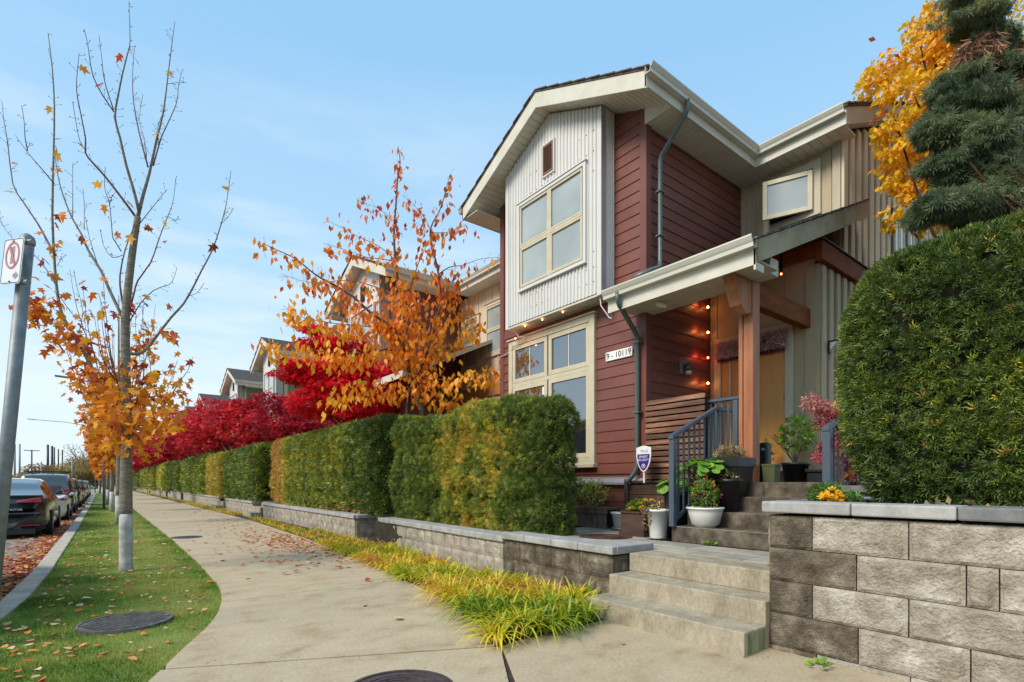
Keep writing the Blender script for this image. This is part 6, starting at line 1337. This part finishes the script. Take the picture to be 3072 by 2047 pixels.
# hydrangea
t = thing('hydrangea', 'drooping faded pink and crimson hydrangea heads around the right handrail post', 'shrub', (6.3, 2.1, 1.1))
heads = [(1862, 925, 5.75, .1, 1), (1880, 935, 5.75, .09, 1), (1897, 942, 5.8, .08, 1), (1893, 966, 5.8, .12, .3), (1908, 970, 5.75, .11, .3), (1925, 1013, 5.6, .11, .2), (1888, 1052, 6.0, .09, .6), (1893, 1030, 6.1, .05, .5), (1940, 1060, 5.9, .1, .4), (1948, 1000, 5.9, .1, .3), (1950, 1090, 5.9, .09, .5), (1945, 950, 5.9, .09, .9)]
for (X_, Y_, d_, r_, tn_) in heads:
    n = 150; u = rndunit(n); P = np.array(atD(X_, Y_, d_))+u*r_*RNG.uniform(.6, 1, n)[:, None]
    obj('flower_head', scatter('flower_head', *DIAM, P, rndunit(n)+u*.3, u+rndunit(n)*.4, .05, tn_*.9+RNG.normal(0, .15, n)), 'hydrangea', t)
    obj('stem', MB().tube([atD(X_, Y_, d_), atD(1960, Y_+40, d_+.1), (6.35, 1.9, 1.0)], .006, 5), 'bark_red', t)
bush(t, tuple(atD(1935, 960, 5.9)), .15, .12, 40, .12, 'yellow_leaf', name='leaves', tint=.7); bush(t, tuple(atD(1940, 1050, 5.95)), .15, .35, 70, .11, 'yellow_leaf', name='leaves', tint=.75)
# yard sign
t = thing('security_sign', 'white and purple shield-shaped security yard sign in front of the downspout', 'sign', (6.42, 4.96, .56))
def shield(w_, ht, x, y, z, th, top=None):
    pr = [(0, .5), (.28, .46), (.5, .42), (.5, .1), (.44, -.12), (.32, -.3), (.15, -.45), (0, -.5), (-.15, -.45), (-.32, -.3), (-.44, -.12), (-.5, .1), (-.5, .42), (-.28, .46)]
    if top is not None: pr = [(.5, top)]+[p for p in pr if p[1] < top and p[0] >= 0]+[p for p in pr if p[1] < top and p[0] < 0]+[(-.5, top)]
    return MB().prism([(x, y-a*w_, z+b*ht) for a, b in pr], (-th, 0, 0))
sx0, sy0, sz0 = 6.42, 4.955, 1.66
sp_ = obj('sign_panel', shield(.27, .40, sx0, sy0, sz0, .008), 'sign_white', t, bevel=.002)
obj('stake', MB().box(sx0+.001, sx0+.02, sy0-.012, sy0+.012, 1.3, 1.7), 'white_plastic', t)
obj('purple_field', shield(.225, .345, sx0-.009, sy0, sz0-.005, .002, .22), 'purple', sp_)
text_on('TELUS', .047, (sx0-.0115, sy0-.015, sz0+.115), (0, -1, 0), (0, 0, 1), 'grey_paint', sp_, ext=.001, spacing=1.15)
text_on('SMART', .052, (sx0-.0125, sy0, sz0+.03), (0, -1, 0), (0, 0, 1), 'sign_white', sp_, ext=.001); text_on('SECURITY', .046, (sx0-.0125, sy0, sz0-.018), (0, -1, 0), (0, 0, 1), 'sign_white', sp_, ext=.001)
mbq = MB()
for k in range(20):
    a, b = k*math.pi/10, (k+1)*math.pi/10; q = lambda r, t_: (sx0-.0112, sy0+r*math.cos(t_), sz0-.105+r*math.sin(t_)); mbq.prism([q(.032, a), q(.032, b), q(.025, b), q(.025, a)], (-.001, 0, 0))
obj('emblem', mbq, 'sign_white', sp_); obj('emblem_leaf', MB().prism([(sx0-.0112, sy0+.018, sz0-.09), (sx0-.0112, sy0-.004, sz0-.087), (sx0-.0112, sy0-.016, sz0-.118), (sx0-.0112, sy0-.0, sz0-.112)], (-.001, 0, 0)), 'sign_white', sp_)
# door valance
t = thing('door_valance', 'glittering pink tinsel garland hung across the top of the front door', 'garland', (8.47, 4.3, 3.6))
n = 2600; P = np.stack([RNG.normal(8.47, .02, n), RNG.uniform(3.80, 4.98, n), RNG.uniform(3.44, 3.72, n)], 1)
obj('tinsel', scatter('tinsel', *DIAM, P, rndunit(n), rndunit(n), .06, RNG.uniform(0, 1, n)), 'tinsel', t, kind='stuff'); obj('backing', MB().box(8.49, 8.5, 3.8, 4.98, 3.42, 3.72), 'tinsel', t)
obj('fringe', scatter('fringe', *DIAM, np.stack([RNG.normal(8.46, .01, 240), RNG.uniform(3.82, 4.96, 240), np.full(240, 3.45)], 1), np.tile([0, 0, -1.], (240, 1)), rndunit(240), .07, RNG.uniform(0, 1, 240)), 'maroon' if 'maroon' in MATS else mat('maroon', (.12, .01, .02), rough=.5), t, kind='stuff')
for y_ in (4.52, 4.42, 4.32, 4.22, 4.13): obj('letter_cutout', MB().lathe((8.44, y_, 3.59), [(.004, -.035), (.03, -.01), (.03, .012), (.004, .035)], 8), 'marigold' if abs(y_-4.22) < .02 else 'maroon', t)

# ================================================================== FALLEN LEAVES
LEAF = ([(0, 0, 0), (.3, .3, .12), (.34, .7, .2), (0, 1, .08), (-.34, .7, .16), (-.3, .3, .1), (0, .5, 0)], [(6, 0, 1), (6, 1, 2), (6, 2, 3), (6, 3, 4), (6, 4, 5), (6, 5, 0)])
def litter(name, label, P, size, tint, m='litter', tpl=LEAF):
    n = len(P); a = RNG.uniform(0, 6.28, n); Y = np.stack([np.cos(a), np.sin(a), RNG.normal(0, .12, n)], 1); Z = np.stack([RNG.normal(0, .22, n), RNG.normal(0, .22, n), np.ones(n)*RNG.choice([1, -1], n)], 1)
    o = obj(name, scatter(name, *tpl, P, Y, Z, size*RNG.uniform(.6, 1.25, n), tint), m, kind='stuff'); o['label'] = label; return o
n = 3600; ys = 6.5+RNG.exponential(11, n); P = np.stack([np.array([curbx(q) for q in ys])-.26-np.abs(RNG.normal(0, .34, n)), ys, np.full(n, -.105)+RNG.uniform(0, .03, n)], 1)
litter('fallen_leaves', 'red and orange leaves drifted against the kerb in the parking lane', P[P[:, 1] < 60], .085, RNG.uniform(0, 1, n)[P[:, 1] < 60]*.9)
P = []
for _ in range(760):
    y = random.gauss(11.8, 1.9) if random.random() < .75 else random.uniform(8, 30); x = 3.55+(y-9)*.03-abs(random.gauss(0, .75))
    if x > lawnx(y)+.05: P.append((x, y, .012))
P = np.array(P); litter('fallen_leaves', 'orange and pink leaves scattered on the sidewalk beside the border', P, .085, RNG.uniform(.2, 1, len(P)))
P = []
for _ in range(620):
    y = 4.5+random.expovariate(.09); u = random.random(); P.append((curbx(y)+.1+(lawnx(y)-curbx(y)-.2)*u, y, .02))
P = np.array([p for p in P if not (p[1] < 6.6 and (p[0]-.19)**2+(p[1]-6.05)**2 < .2)]); litter('fallen_leaves', 'tan and orange leaves lying on the lawn', P, .068, RNG.uniform(.4, 1, len(P)))
P = np.concatenate([np.stack([RNG.uniform(4.5, 4.8, 150), RNG.uniform(4.4, 10, 150), np.full(150, .515)], 1), np.stack([RNG.uniform(4.72, 5.3, 200), RNG.uniform(11.85, 14.5, 200), np.full(200, .625)], 1), np.stack([RNG.uniform(4.25, 4.6, 60), RNG.uniform(10.2, 11.6, 60), np.full(60, .02)], 1)])
litter('fallen_leaves', 'dry red and brown leaves on the soil behind the wall caps', P, .075, RNG.uniform(0, .8, len(P)))
P = np.array([(random.uniform(6.02, 6.12), random.uniform(3.2, 5.1), 4.225) for _ in range(14)]+[(random.uniform(9.1, 9.2), random.uniform(3.4, 4.6), 7.22) for _ in range(6)]); litter('fallen_leaves', 'a few leaves caught in the porch and eave gutters', P, .05, RNG.uniform(.2, .8, len(P)))
# debris specks on the pavement
n = 500; P = np.stack([RNG.uniform(.5, 4.0, n), RNG.uniform(1.2, 6, n), np.full(n, .004)], 1); litter('needle_debris', 'tiny dark needles and specks strewn on the near sidewalk', P, .016, np.full(n, 0), 'bark_dark' if False else 'soil', DIAM)
for (X_, Y_, m_, lab, s_, tp) in ((928, 1423, 'tan_leaf', 'single curled tan leaf on the near sidewalk', .11, LEAF), (497, 1339, 'orange_leaf', 'bright orange leaf at the lawn edge, upright against the sidewalk', .13, LEAF), (1432, 1480, 'orange_leaf', 'small orange leaf on the slab in front of the lowest step', .05, LEAF),
                             (212, 1377, 'tan_leaf', 'pinkish tan leaf lying on the grass above the lawn manhole', .1, LEAF), (92, 1498, 'orange_leaf', 'orange leaf in the grass at the bottom left', .08, LEAF)):
    x, y, z = ray(X_*1.30557, Y_*1.30557)*(1.3/-ray(X_*1.30557, Y_*1.30557).z)
    me = MB().add([Vector(v) for v in tp[0]], tp[1]).mesh('fallen_leaf'); me.transform(Matrix.Scale(s_, 4)); me.transform(Matrix.Rotation(random.uniform(1.0, 2.2), 4, 'Z')); o = obj('fallen_leaf', me, m_, loc=(x, y, .012)); tag(o, lab, 'leaf')

# ================================================================== SIGN POST
A = Vector(atD(63, 552, 4.2)); B = Vector(atD(-30, 1500, 4.2)); d = (A-B).normalized()
t = thing('sign_post', 'leaning grey steel sign post with a small no-stopping sign at the left edge', 'sign', tuple(B))
obj('pole', MB().tube([B, A], .046, 24), 'galv', t, smooth=True); e1 = (d.cross(Vector((0, 1, 0)))).normalized()
capm = MB().tube([A-d*.03, A, A+d*.03, A+d*.05], [.052, .052, .042, .012], 24); obj('pole_cap', capm, 'galv', t, smooth=True)
# plate plane: right/up axes taken from the corners seen in the photo, a little nearer than the pole
TL, TR, BL_, BR_ = atD(22, 557, 4.17), atD(63, 545, 4.07), atD(11, 657, 4.15), atD(50, 654, 4.08)
upv = ((TL-BL_)+(TR-BR_)).normalized(); rgt = ((TR-TL)+(BR_-BL_)); rgt = (rgt-upv*rgt.dot(upv)).normalized(); nrm = rgt.cross(upv)
if nrm.dot(Vector((0, 0, 1.3))-TL) < 0: nrm = -nrm
cen = (TL+TR+BL_+BR_)/4+nrm*.02; W2, H2 = (TR-TL).length/2*1.05, (TL-BL_).length/2*1.02
def sg(u, v, n_=0): return cen+rgt*u+upv*v+nrm*n_
def rrect(w2, h2, r, n_=0):
    out = []
    for cx_, cy_, a0 in ((w2-r, h2-r, 0), (-w2+r, h2-r, 90), (-w2+r, -h2+r, 180), (w2-r, -h2+r, 270)):
        for k in range(5): a = R(a0+k*22.5); out.append(sg(cx_+r*math.cos(a), cy_+r*math.sin(a), n_))
    return out
sp_ = obj('sign_plate', MB().prism(rrect(W2, H2, .025, 0), nrm*.004), 'sign_white', t)
def ringm(pts_o, pts_i, nv):
    mb = MB(); n = len(pts_o)
    for i in range(n): mb.prism([pts_o[i], pts_o[(i+1) % n], pts_i[(i+1) % n], pts_i[i]], nv)
    return mb
obj('border', ringm(rrect(W2-.006, H2-.006, .022, .0045), rrect(W2-.011, H2-.011, .018, .0045), nrm*.001), 'ink', sp_)
cc = lambda r1, r2, k, n_: sg(r1*math.cos(k), .045+r2*math.sin(k), n_)
rx_ = W2*.70; ks = [2*math.pi*i/28 for i in range(28)]
obj('glyph', MB().prism([sg(-.022, .045-.07, .0045), sg(.030, .045-.055, .0045), sg(.024, .045+.075, .0045), sg(-.026, .045+.06, .0045)], nrm*.0008), 'grey_paint', sp_)
obj('red_ring', ringm([cc(rx_, rx_*1.15, k, .006) for k in ks], [cc(rx_*.82, rx_*.97, k, .006) for k in ks], nrm*.0008), 'sign_red', sp_)
a_ = R(125); du, dv = math.cos(a_)*rx_*.85, math.sin(a_)*rx_*.98; pu, pv_ = .010, .007
obj('slash', MB().prism([sg(du-pu, .045+dv-pv_, .0072), sg(du+pu, .045+dv+pv_, .0072), sg(-du+pu, .045-dv+pv_, .0072), sg(-du-pu, .045-dv-pv_, .0072)], nrm*.0006), 'sign_red', sp_)
obj('arrow', MB().prism([sg(W2*.25, -H2*.72, .005), sg(W2*.48, -H2*.72, .005), sg(W2*.48, -H2*.82, .005), sg(W2*.8, -H2*.64, .005), sg(W2*.48, -H2*.46, .005), sg(W2*.48, -H2*.56, .005), sg(W2*.25, -H2*.56, .005)], nrm*.0008), 'grey_paint', sp_)
for v_ in (.86, -.9):
    cpt = sg(W2*.6, H2*v_, -.03); obj('clamp', MB().tube([cpt-rgt*.02, cpt+rgt*.10], .02, 6), 'galv', t); obj('bolt', MB().lathe(tuple(sg(0, H2*v_, .006)), [(.006, -.004), (.008, 0), (.006, .005)], 8), 'ink', sp_)

# ================================================================== PARKED CARS
def car(label, x_right, y_rear, L_, W_, H_, paint, roof='same', kind='sedan', z0=-.13, name='parked_car', cat='car', glass=True, group='cars parked along the kerb'):
    """rear end at y_rear, facing +Y, right flank at x_right"""
    cx = x_right-W_/2; t = thing(name, label, cat, (cx, y_rear, z0), group)
    prof = {  # y fraction: (belt height, top height, half-width factor)
     'sedan': [(0, .50, .50, .70), (.012, .62, .64, .84), (.03, .665, .70, .90), (.08, .67, .74, .95), (.15, .66, .80, .975), (.23, .65, .91, .99), (.33, .645, .985, 1), (.45, .64, 1.0, 1), (.55, .635, .97, 1), (.66, .63, .82, .995), (.76, .625, .655, .985), (.88, .58, .60, .95), (.965, .50, .52, .86), (1, .36, .38, .7)],
     'convertible': [(0, .48, .48, .68), (.015, .60, .62, .84), (.05, .66, .69, .92), (.14, .68, .72, .98), (.24, .67, .74, 1), (.30, .66, .88, 1), (.38, .65, .985, 1), (.5, .64, 1.0, .99), (.6, .63, .86, .99), (.68, .62, .66, .985), (.82, .6, .62, .97), (.95, .5, .52, .86), (1, .38, .4, .7)],
     'suv': [(0, .46, .46, .80), (.01, .56, .60, .92), (.03, .60, .84, .95), (.05, .61, .955, .97), (.10, .615, .985, .99), (.3, .615, 1.0, 1), (.5, .61, .995, 1), (.62, .605, .95, 1), (.72, .60, .68, .99), (.82, .585, .615, .97), (.94, .53, .55, .92), (1, .38, .4, .8)]}[kind]
    zl = .16*H_/1.5; rows = []; hw = W_/2
    fr = sorted(set([p[0] for p in prof]+list(np.linspace(0, 1, 25))))
    for f in fr:
        for a, b in zip(prof, prof[1:]):
            if a[0] <= f <= b[0]: u = (f-a[0])/(b[0]-a[0]+1e-9); pb, pt, pw = [a[k]+(b[k]-a[k])*u for k in (1, 2, 3)]; break
        zb, zt, w_ = pb*H_, pt*H_, pw*hw; tl = .70 if kind != 'suv' else .78; cab = min(1, max(0, (zt-zb)/(.2*H_))); wt = w_*(.97-(.97-tl)*cab)
        y = y_rear+f*L_
        rows.append([(0, y, zl), (w_*.8, y, zl), (w_*.95, y, zl+.07), (w_*1.0, y, zl+(zb-zl)*.35), (w_*.985, y, zl+(zb-zl)*.62), (w_*1.0, y, zl+(zb-zl)*.85), (w_*.965, y, zb), (w_*.94, y, zb+.015), (wt+(w_*.94-wt)*.12, y, zb+(zt-zb)*.86), (wt*.93, y, zb+(zt-zb)*.97), (wt*.5, y, zt+.004), (0, y, zt+.012)])
    nrow, ncol = len(rows), len(rows[0]); body = MB(); glassm = {'side': MB(), 'rear': MB(), 'front': MB()}; top = MB()
    wy = [y_rear+L_*.175, y_rear+L_*.81]; wr = .325*H_/1.45 if kind != 'suv' else .36
    for s in (1, -1):
        for i in range(nrow-1):
            for j in range(ncol-1):
                q = [rows[i][j], rows[i][j+1], rows[i+1][j+1], rows[i+1][j]]; q = [(cx+s*x, y, z0+z) for x, y, z in q]
                if s < 0: q = q[::-1]
                yc = (rows[i][0][1]+rows[i+1][0][1])/2; zm = (rows[i][j][2]+rows[i][j+1][2])/2
                if j <= 3 and min(abs(yc-w) for w in wy) < wr*1.02 and j >= 1 and (rows[i][j][2] < wr*1.5): continue
                f0, f1 = fr[i], fr[i+1]; tall = rows[i][-1][2]-rows[i][6][2] > .22*H_ and rows[i+1][-1][2]-rows[i+1][6][2] > .22*H_; slope = abs(rows[i+1][-1][2]-rows[i][-1][2])/(rows[i+1][0][1]-rows[i][0][1]+1e-9)
                isg = None
                if j == 7 and (rows[i][-1][2]-rows[i][7][2] > .09*H_ and rows[i+1][-1][2]-rows[i+1][7][2] > .09*H_): isg = 'side'
                elif j >= 9 and slope > .17 and (rows[i][-1][2]-rows[i][6][2] > .03*H_ or rows[i+1][-1][2]-rows[i+1][6][2] > .03*H_): isg = 'rear' if f0 < .4 else 'front'
                if kind == 'convertible' and isg == 'rear': isg = None
                if isg: glassm[isg].add(q, [(0, 1, 2, 3)])
                elif j >= 7 and roof != 'same' and (rows[i][-1][2]-rows[i][6][2] > .06*H_): top.add(q, [(0, 1, 2, 3)])
                else: body.add(q, [(0, 1, 2, 3)])
    ends = []
    for i in (0, nrow-1):
        r = rows[i]; lp2 = [(cx+x, y, z0+z) for x, y, z in r]+[(cx-x, y, z0+z) for x, y, z in r[::-1][1:-1]]; body.add(lp2, [tuple(range(len(lp2)))[::(1 if i == 0 else -1)]])
    def weld(o):
        md = o.modifiers.new('weld', 'WELD'); md.merge_threshold = .002; return o
    weld(obj('body', body, paint, t, smooth=True))
    for k, mb in glassm.items():
        if mb.v: weld(obj({'side': 'side_window', 'rear': 'rear_window', 'front': 'windscreen'}[k], mb, 'car_glass', t, smooth=True))
    if top.v: weld(obj('roof', top, roof, t, smooth=True))
    for s in (1, -1):
        for w in wy:
            wl = obj('wheel', MB().tube([(cx+s*(hw-.235), w, z0+wr+.01), (cx+s*(hw-.21), w, z0+wr+.01), (cx+s*(hw-.03), w, z0+wr+.01), (cx+s*(hw-.01), w, z0+wr+.01)], [wr*.9, wr, wr, wr*.92], 28), 'rubber', t)
            ri = MB().tube([(cx+s*(hw-.03), w, z0+wr+.01), (cx+s*(hw-.002), w, z0+wr+.01)], [wr*.25, wr*.22], 12)
            for k in range(8): a = k*math.pi/4; p = Vector((cx+s*(hw-.006), w, z0+wr+.01)); dd = Vector((0, math.cos(a), math.sin(a))); sd2 = Vector((0, -math.sin(a), math.cos(a)))*.025; ri.prism([p-sd2, p+sd2, p+dd*wr*.66+sd2, p+dd*wr*.66-sd2], (-s*.02, 0, 0))
            obj('rim', ri, 'rim', wl); obj('rim_ring', MB().lathe((0, 0, 0), [(wr*.7, 0), (wr*.7, .02), (wr*.62, .02), (wr*.62, 0)], 24), 'rim', wl)
            rr_ = wl.children[-1]; rr_.data.transform(Matrix.Rotation(math.pi/2*s, 4, 'Y')); rr_.data.transform(Matrix.Translation(Vector((cx+s*(hw-.01), w, z0+wr+.01))-BASE[t.name])); rr_.location = (0, 0, 0)
            obj('wheel_arch', MB().box(cx+s*(hw-.5)-.12, cx+s*(hw-.5)+.28, w-wr*1.05, w+wr*1.05, z0+.2, z0+wr*2.05), 'rubber', t) if s > 0 else None
    f_ = .36 if kind != 'suv' else .3
    bz = prof[2][1]*H_
    for s in (1, -1):
        my = y_rear+L_*(.62 if kind != 'suv' else .64); obj('mirror', MB().prism([(cx+s*(hw*.9), my, z0+bz+.03), (cx+s*(hw*1.08), my-.02, z0+bz+.04), (cx+s*(hw*1.1), my-.02, z0+bz+.16), (cx+s*(hw*.98), my, z0+bz+.17)], (0, .09, 0)), paint, t, bevel=.02)
    return t, cx, hw, bz
def rear_lights(t, cx, hw, y, z, w_, h_, m='tail_red', wrap=.25, up=.0):
    for s in (1, -1):
        pts = [(cx+s*(hw*.35), y-.02, z), (cx+s*hw*.80, y+.03, z-.01), (cx+s*hw*.955, y+wrap, z+.0), (cx+s*hw*.955, y+wrap*1.25, z+h_*.6+up), (cx+s*hw*.80, y+.05, z+h_), (cx+s*hw*.35, y+.02, z+h_*.3)]
        o = obj('tail_light', MB().add([Vector(p) for p in pts]+[Vector(p)+Vector((0, -.03, 0)) for p in pts], [(0, 1, 4, 5), (1, 2, 3, 4), (6, 11, 10, 7), (7, 10, 9, 8), (0, 5, 11, 6), (5, 4, 10, 11), (4, 3, 9, 10), (3, 2, 8, 9), (2, 1, 7, 8), (1, 0, 6, 7)]), m, t)
# near white SUV: only its front right corner reaches the picture
t, cx, hw, bz = car('cream white pickup-like vehicle, only its front wheel and mirror showing at the left edge', -1.16, 6.35, 4.6, 2.0, 1.75, 'car_white', kind='suv')
t, cx, hw, bz = car('dark charcoal electric sedan seen from behind, first full car at the kerb', -1.0, 18.1, 5.0, 2.02, 1.56, 'car_charcoal')
rear_lights(t, cx, hw, 18.12, -.13+1.56*.60, 0, .13, wrap=.32)
obj('spoiler', MB().prism([(cx-hw*.8, 18.22, .93), (cx+hw*.8, 18.22, .93), (cx+hw*.84, 18.16, .965), (cx-hw*.84, 18.16, .965)], (0, 0, .02)), 'car_charcoal', t)
obj('bumper_reflector', MB().box(cx+hw*.38, cx+hw*.78, 18.08, 18.13, .2, .235), 'tail_red', t); obj('bumper_shelf', MB().prism([(cx-hw*.85, 18.16, .46), (cx+hw*.85, 18.16, .46), (cx+hw*.8, 18.02, .50), (cx-hw*.8, 18.02, .50)], (0, 0, .05)), 'car_charcoal', t, bevel=.02)
obj('diffuser', MB().box(cx-hw*.7, cx+hw*.7, 18.06, 18.2, .0, .13), 'black_plastic', t)
text_on('DUAL MOTOR', .075, (cx+hw*.22, 18.085, .62), (1, 0, 0), (0, 0, 1), 'sign_white', t, 'badge')
t, cx, hw, bz = car('white two-seat convertible with a dark fabric roof, ahead of the charcoal sedan', -.92, 25.3, 4.2, 1.9, 1.34, 'car_white', roof='soft_top', kind='convertible'); rear_lights(t, cx, hw, 25.34, -.13+.78, 0, .1, wrap=.2)
t, cx, hw, bz = car('silver station wagon with a roof rack, ahead of the convertible', -.9, 31.3, 5.0, 2.05, 1.84, 'car_charcoal', roof='car_silver', kind='suv'); rear_lights(t, cx, hw, 31.33, .9, 0, .14)
for s in (1, -1): obj('roof_rail', MB().box(cx+s*hw*.62-.02, cx+s*hw*.62+.02, 32.2, 34.6, 1.75, 1.79), 'ink', t)
for yb_ in (32.5, 33.9): obj('roof_bar', MB().box(cx-hw*.8, cx+hw*.8, yb_-.03, yb_+.03, 1.80, 1.84), 'ink', t)
specs = [(38.2, 'car_charcoal', 'suv', 1.7, 'dark grey wagon, fourth car at the kerb'), (44.5, 'car_red', 'sedan', 1.45, 'dark red sedan in the middle of the parked row'), (51, 'car_black', 'suv', 1.65, 'black wagon behind the dark red sedan'),
         (58, 'car_white', 'sedan', 1.45, 'white sedan far along the kerb'), (66, 'car_silver', 'suv', 1.65, 'silver car near the far end of the row'), (75, 'car_white', 'suv', 1.7, 'farthest pale car, angled at the end of the street')]
for y_, p_, k_, h_, lb in specs: t, cx, hw, bz = car(lb, -.85, y_, 4.6, 1.9, h_, p_, kind=k_); rear_lights(t, cx, hw, y_+.03, .75, 0, .12)
# ================================================================== hydrant, lamps, poles, background
c = (.52, 52, 0)
t = thing('fire_hydrant', 'dark red fire hydrant with a white cap on the lawn beside the street trees', 'hydrant', c)
obj('barrel', MB().lathe(c, [(.2, 0), (.2, .06), (.15, .08), (.15, .7), (.2, .72), (.2, .78)], 20), 'hydrant_red', t, smooth=True); obj('bonnet', MB().lathe(c, [(.19, .78), (.19, .84), (.13, .95), (.05, 1.0), (.05, 1.05), (.02, 1.06)], 20), 'sign_white', t, smooth=True)
for s in (-1, 1): o = obj('side_cap', MB().tube([(c[0]+s*.12, c[1], .58), (c[0]+s*.26, c[1], .58)], .07, 12), 'hydrant_red', t)
obj('front_cap', MB().tube([(c[0], c[1]-.12, .58), (c[0], c[1]-.24, .58)], .09, 14), 'sign_white', t)
def lamp(label, base, h_, arm, dirx=-1):
    t = thing('street_lamp', label, 'street lamp', base, 'street lamps'); b = Vector(base); obj('pole', MB().tube([b, b+Vector((0, 0, h_*.6)), b+Vector((0, 0, h_))], [.06, .05, .04], 8), 'galv', t, smooth=True)
    obj('arm', MB().tube([b+Vector((0, 0, h_-.1)), b+Vector((dirx*arm*.5, 0, h_+.35)), b+Vector((dirx*arm, 0, h_+.45))], .035, 6), 'galv', t)
    obj('lamp_head', MB().prism([b+Vector((dirx*(arm-.1), -.12, h_+.42)), b+Vector((dirx*(arm+.75), -.12, h_+.46)), b+Vector((dirx*(arm+.75), .12, h_+.46)), b+Vector((dirx*(arm-.1), .12, h_+.42))], (0, 0, .07)), 'galv', t, bevel=.02)
lamp('street lamp whose arm reaches out left of the maple trunk', (.15, 33, 0), 5.9, 1.1); lamp('distant street lamp, its thin head alone in the pale sky', (-.5, 85, -.15), 8.6, 5.6); lamp('far street lamp at the end of the parked cars', (.0, 78, -.1), 4.6, .7)
def upole(label, Dx, Dt, Db, dist, r, arms=(), m='pole_wood', name='utility_pole', n=1, gap=.0, top=None):
    a = atD(Dx, Db, dist); a.z = -.2; b = atD(Dx, Dt, dist); b.x, b.y = a.x, a.y; t = thing(name, label, 'pole', tuple(a)); rg = Vector((C_, -S_, 0))
    for i in range(n): o = rg*gap*i; dz = Vector((0, 0, random.uniform(-.6, 0)*(i > 0)*3)); obj('pole' if n == 1 else 'column', MB().tube([a+o, b+o+dz], [r, r*.8], 8), m, t, smooth=True)
    for z_, l in arms: p = b.copy(); p.z -= z_; obj('crossarm', MB().box(p.x-l/2, p.x+l/2, p.y-.1, p.y+.1, p.z-.1, p.z+.1), m, t)
    return t
upole('wooden utility pole with two crossarms against the sky', 73, 1034, 1110, 150, .2, ((.2, 3.4), (4.2, 1.6)), n=1)
upole('twin dark columns of a distant construction frame', 110, 1022, 1105, 160, .35, (), 'ink', 'steel_columns', 2, 1.3); upole('group of three thin distant masts', 125, 1028, 1105, 170, .22, (), 'ink', 'steel_columns', 3, 1.3)
upole('pair of pale lattice masts near the left edge', 34, 1020, 1110, 150, .25, (), 'galv', 'steel_columns', 2, 1.4); upole('tall leaning mast just right of the sign post', 21, 1012, 1110, 150, .3, (), 'pole_wood', 'steel_columns', 1)
upole('short pale lamp post above the parked cars', 95, 1061, 1110, 110, .14, (), 'galv', 'lamp_post'); upole('pale lamp post in front of the brown trees', 166, 1052, 1110, 110, .16, (), 'galv', 'lamp_post')
upole('dark tower behind the bare trees', 221, 1000, 1105, 190, .9, (), 'pole_wood', 'tower')
def far_tree(label, Dx, Dy, dist, rx, rz, dens, size, bare=False, tb=0):
    c_ = atD(Dx, Dy, dist); t = thing('bare_tree' if bare else 'far_tree', label, 'tree', (c_.x, c_.y, -.2), 'autumn trees at the end of the street')
    build_limbs(t, limb_paths((c_.x, c_.y, -.2), [(tuple(c_+Vector((random.gauss(0, rx*.6), random.gauss(0, rx*.6), random.gauss(0, rz*.5)))), 1, 1, 1, 1) for _ in range(9 if bare else 4)], (c_.x, c_.y, c_.z*.45), .3, rx*.2), 'pole_wood')
    P, u = clump_points([(tuple(c_+Vector((random.gauss(0, rx*.45), random.gauss(0, rx*.45), random.gauss(0, rz*.35)))), rx*.6, rx*.6, rz*.6, 1) for _ in range(5)], dens, .1); n = len(P); P[:, 2] = np.maximum(P[:, 2], 0)
    obj('foliage', scatter('foliage', *STAR, P, rndunit(n), rndunit(n), RNG.uniform(.5, 1, n)*size, .4+tb+.3*nz(P, .4)+RNG.normal(0, .15, n)), 'far_tree', t, kind='stuff')
ft = [(60, 1100, 130, 6, 1.6, 'low brown scrub tree at the far left'), (90, 1098, 135, 6, 2.0, 'brown tree left of the twin columns'), (118, 1094, 130, 5.5, 3.0, 'rounded brown tree below the masts'), (145, 1090, 135, 6, 3.4, 'olive brown tree in the middle distance'), (172, 1090, 125, 5.5, 3.2, 'orange brown tree left of the bare one'),
      (200, 1088, 120, 5.5, 3.4, 'yellowish tree behind the parked cars'), (222, 1085, 125, 5.5, 4.0, 'tall brown tree by the street trees'), (245, 1090, 130, 6, 3.4, 'brown tree hidden behind the street trees'), (30, 1102, 140, 7, 1.5, 'low scrub beside the sign post')]
for i, (a, b, d_, rx, rz, lb) in enumerate(ft): far_tree(lb, a, b, d_, rx, rz, 900, .55, tb=.25 if i in (5, 4) else 0)
far_tree('bare grey tree rising above the brown trees', 186, 1050, 130, 3.0, 3.2, 90, .35, bare=True); far_tree('second bare tree beside the dark tower', 205, 1045, 135, 2.6, 3.0, 80, .35, bare=True)
# low hill and the far side of the street (seen in the window reflections and at the horizon)
hp = []
xs = np.linspace(-900, 700, 60)
struct('hills', MB().prism([(x, 520, -.5) for x in (xs[0], xs[-1])]+[(x, 520, 4.5+2.0*math.sin(x*.013)+1.2*math.sin(x*.041)) for x in xs[::-1]], (0, 60, 0)), 'hill')
cl_ = [((-30+random.uniform(-1, 1), random.uniform(0, 85), random.uniform(1.5, 3.6)), 3.5, 3.5, 2.2, 1) for _ in range(34)]
P, u = clump_points(cl_, 400, .3); n = len(P); o = obj('tree_line', scatter('tree_line', *STAR, P, rndunit(n), rndunit(n), .9, RNG.uniform(0, .5, n)), 'yew', kind='stuff'); o['label'] = 'dark line of trees across the street, mirrored low in the front window'
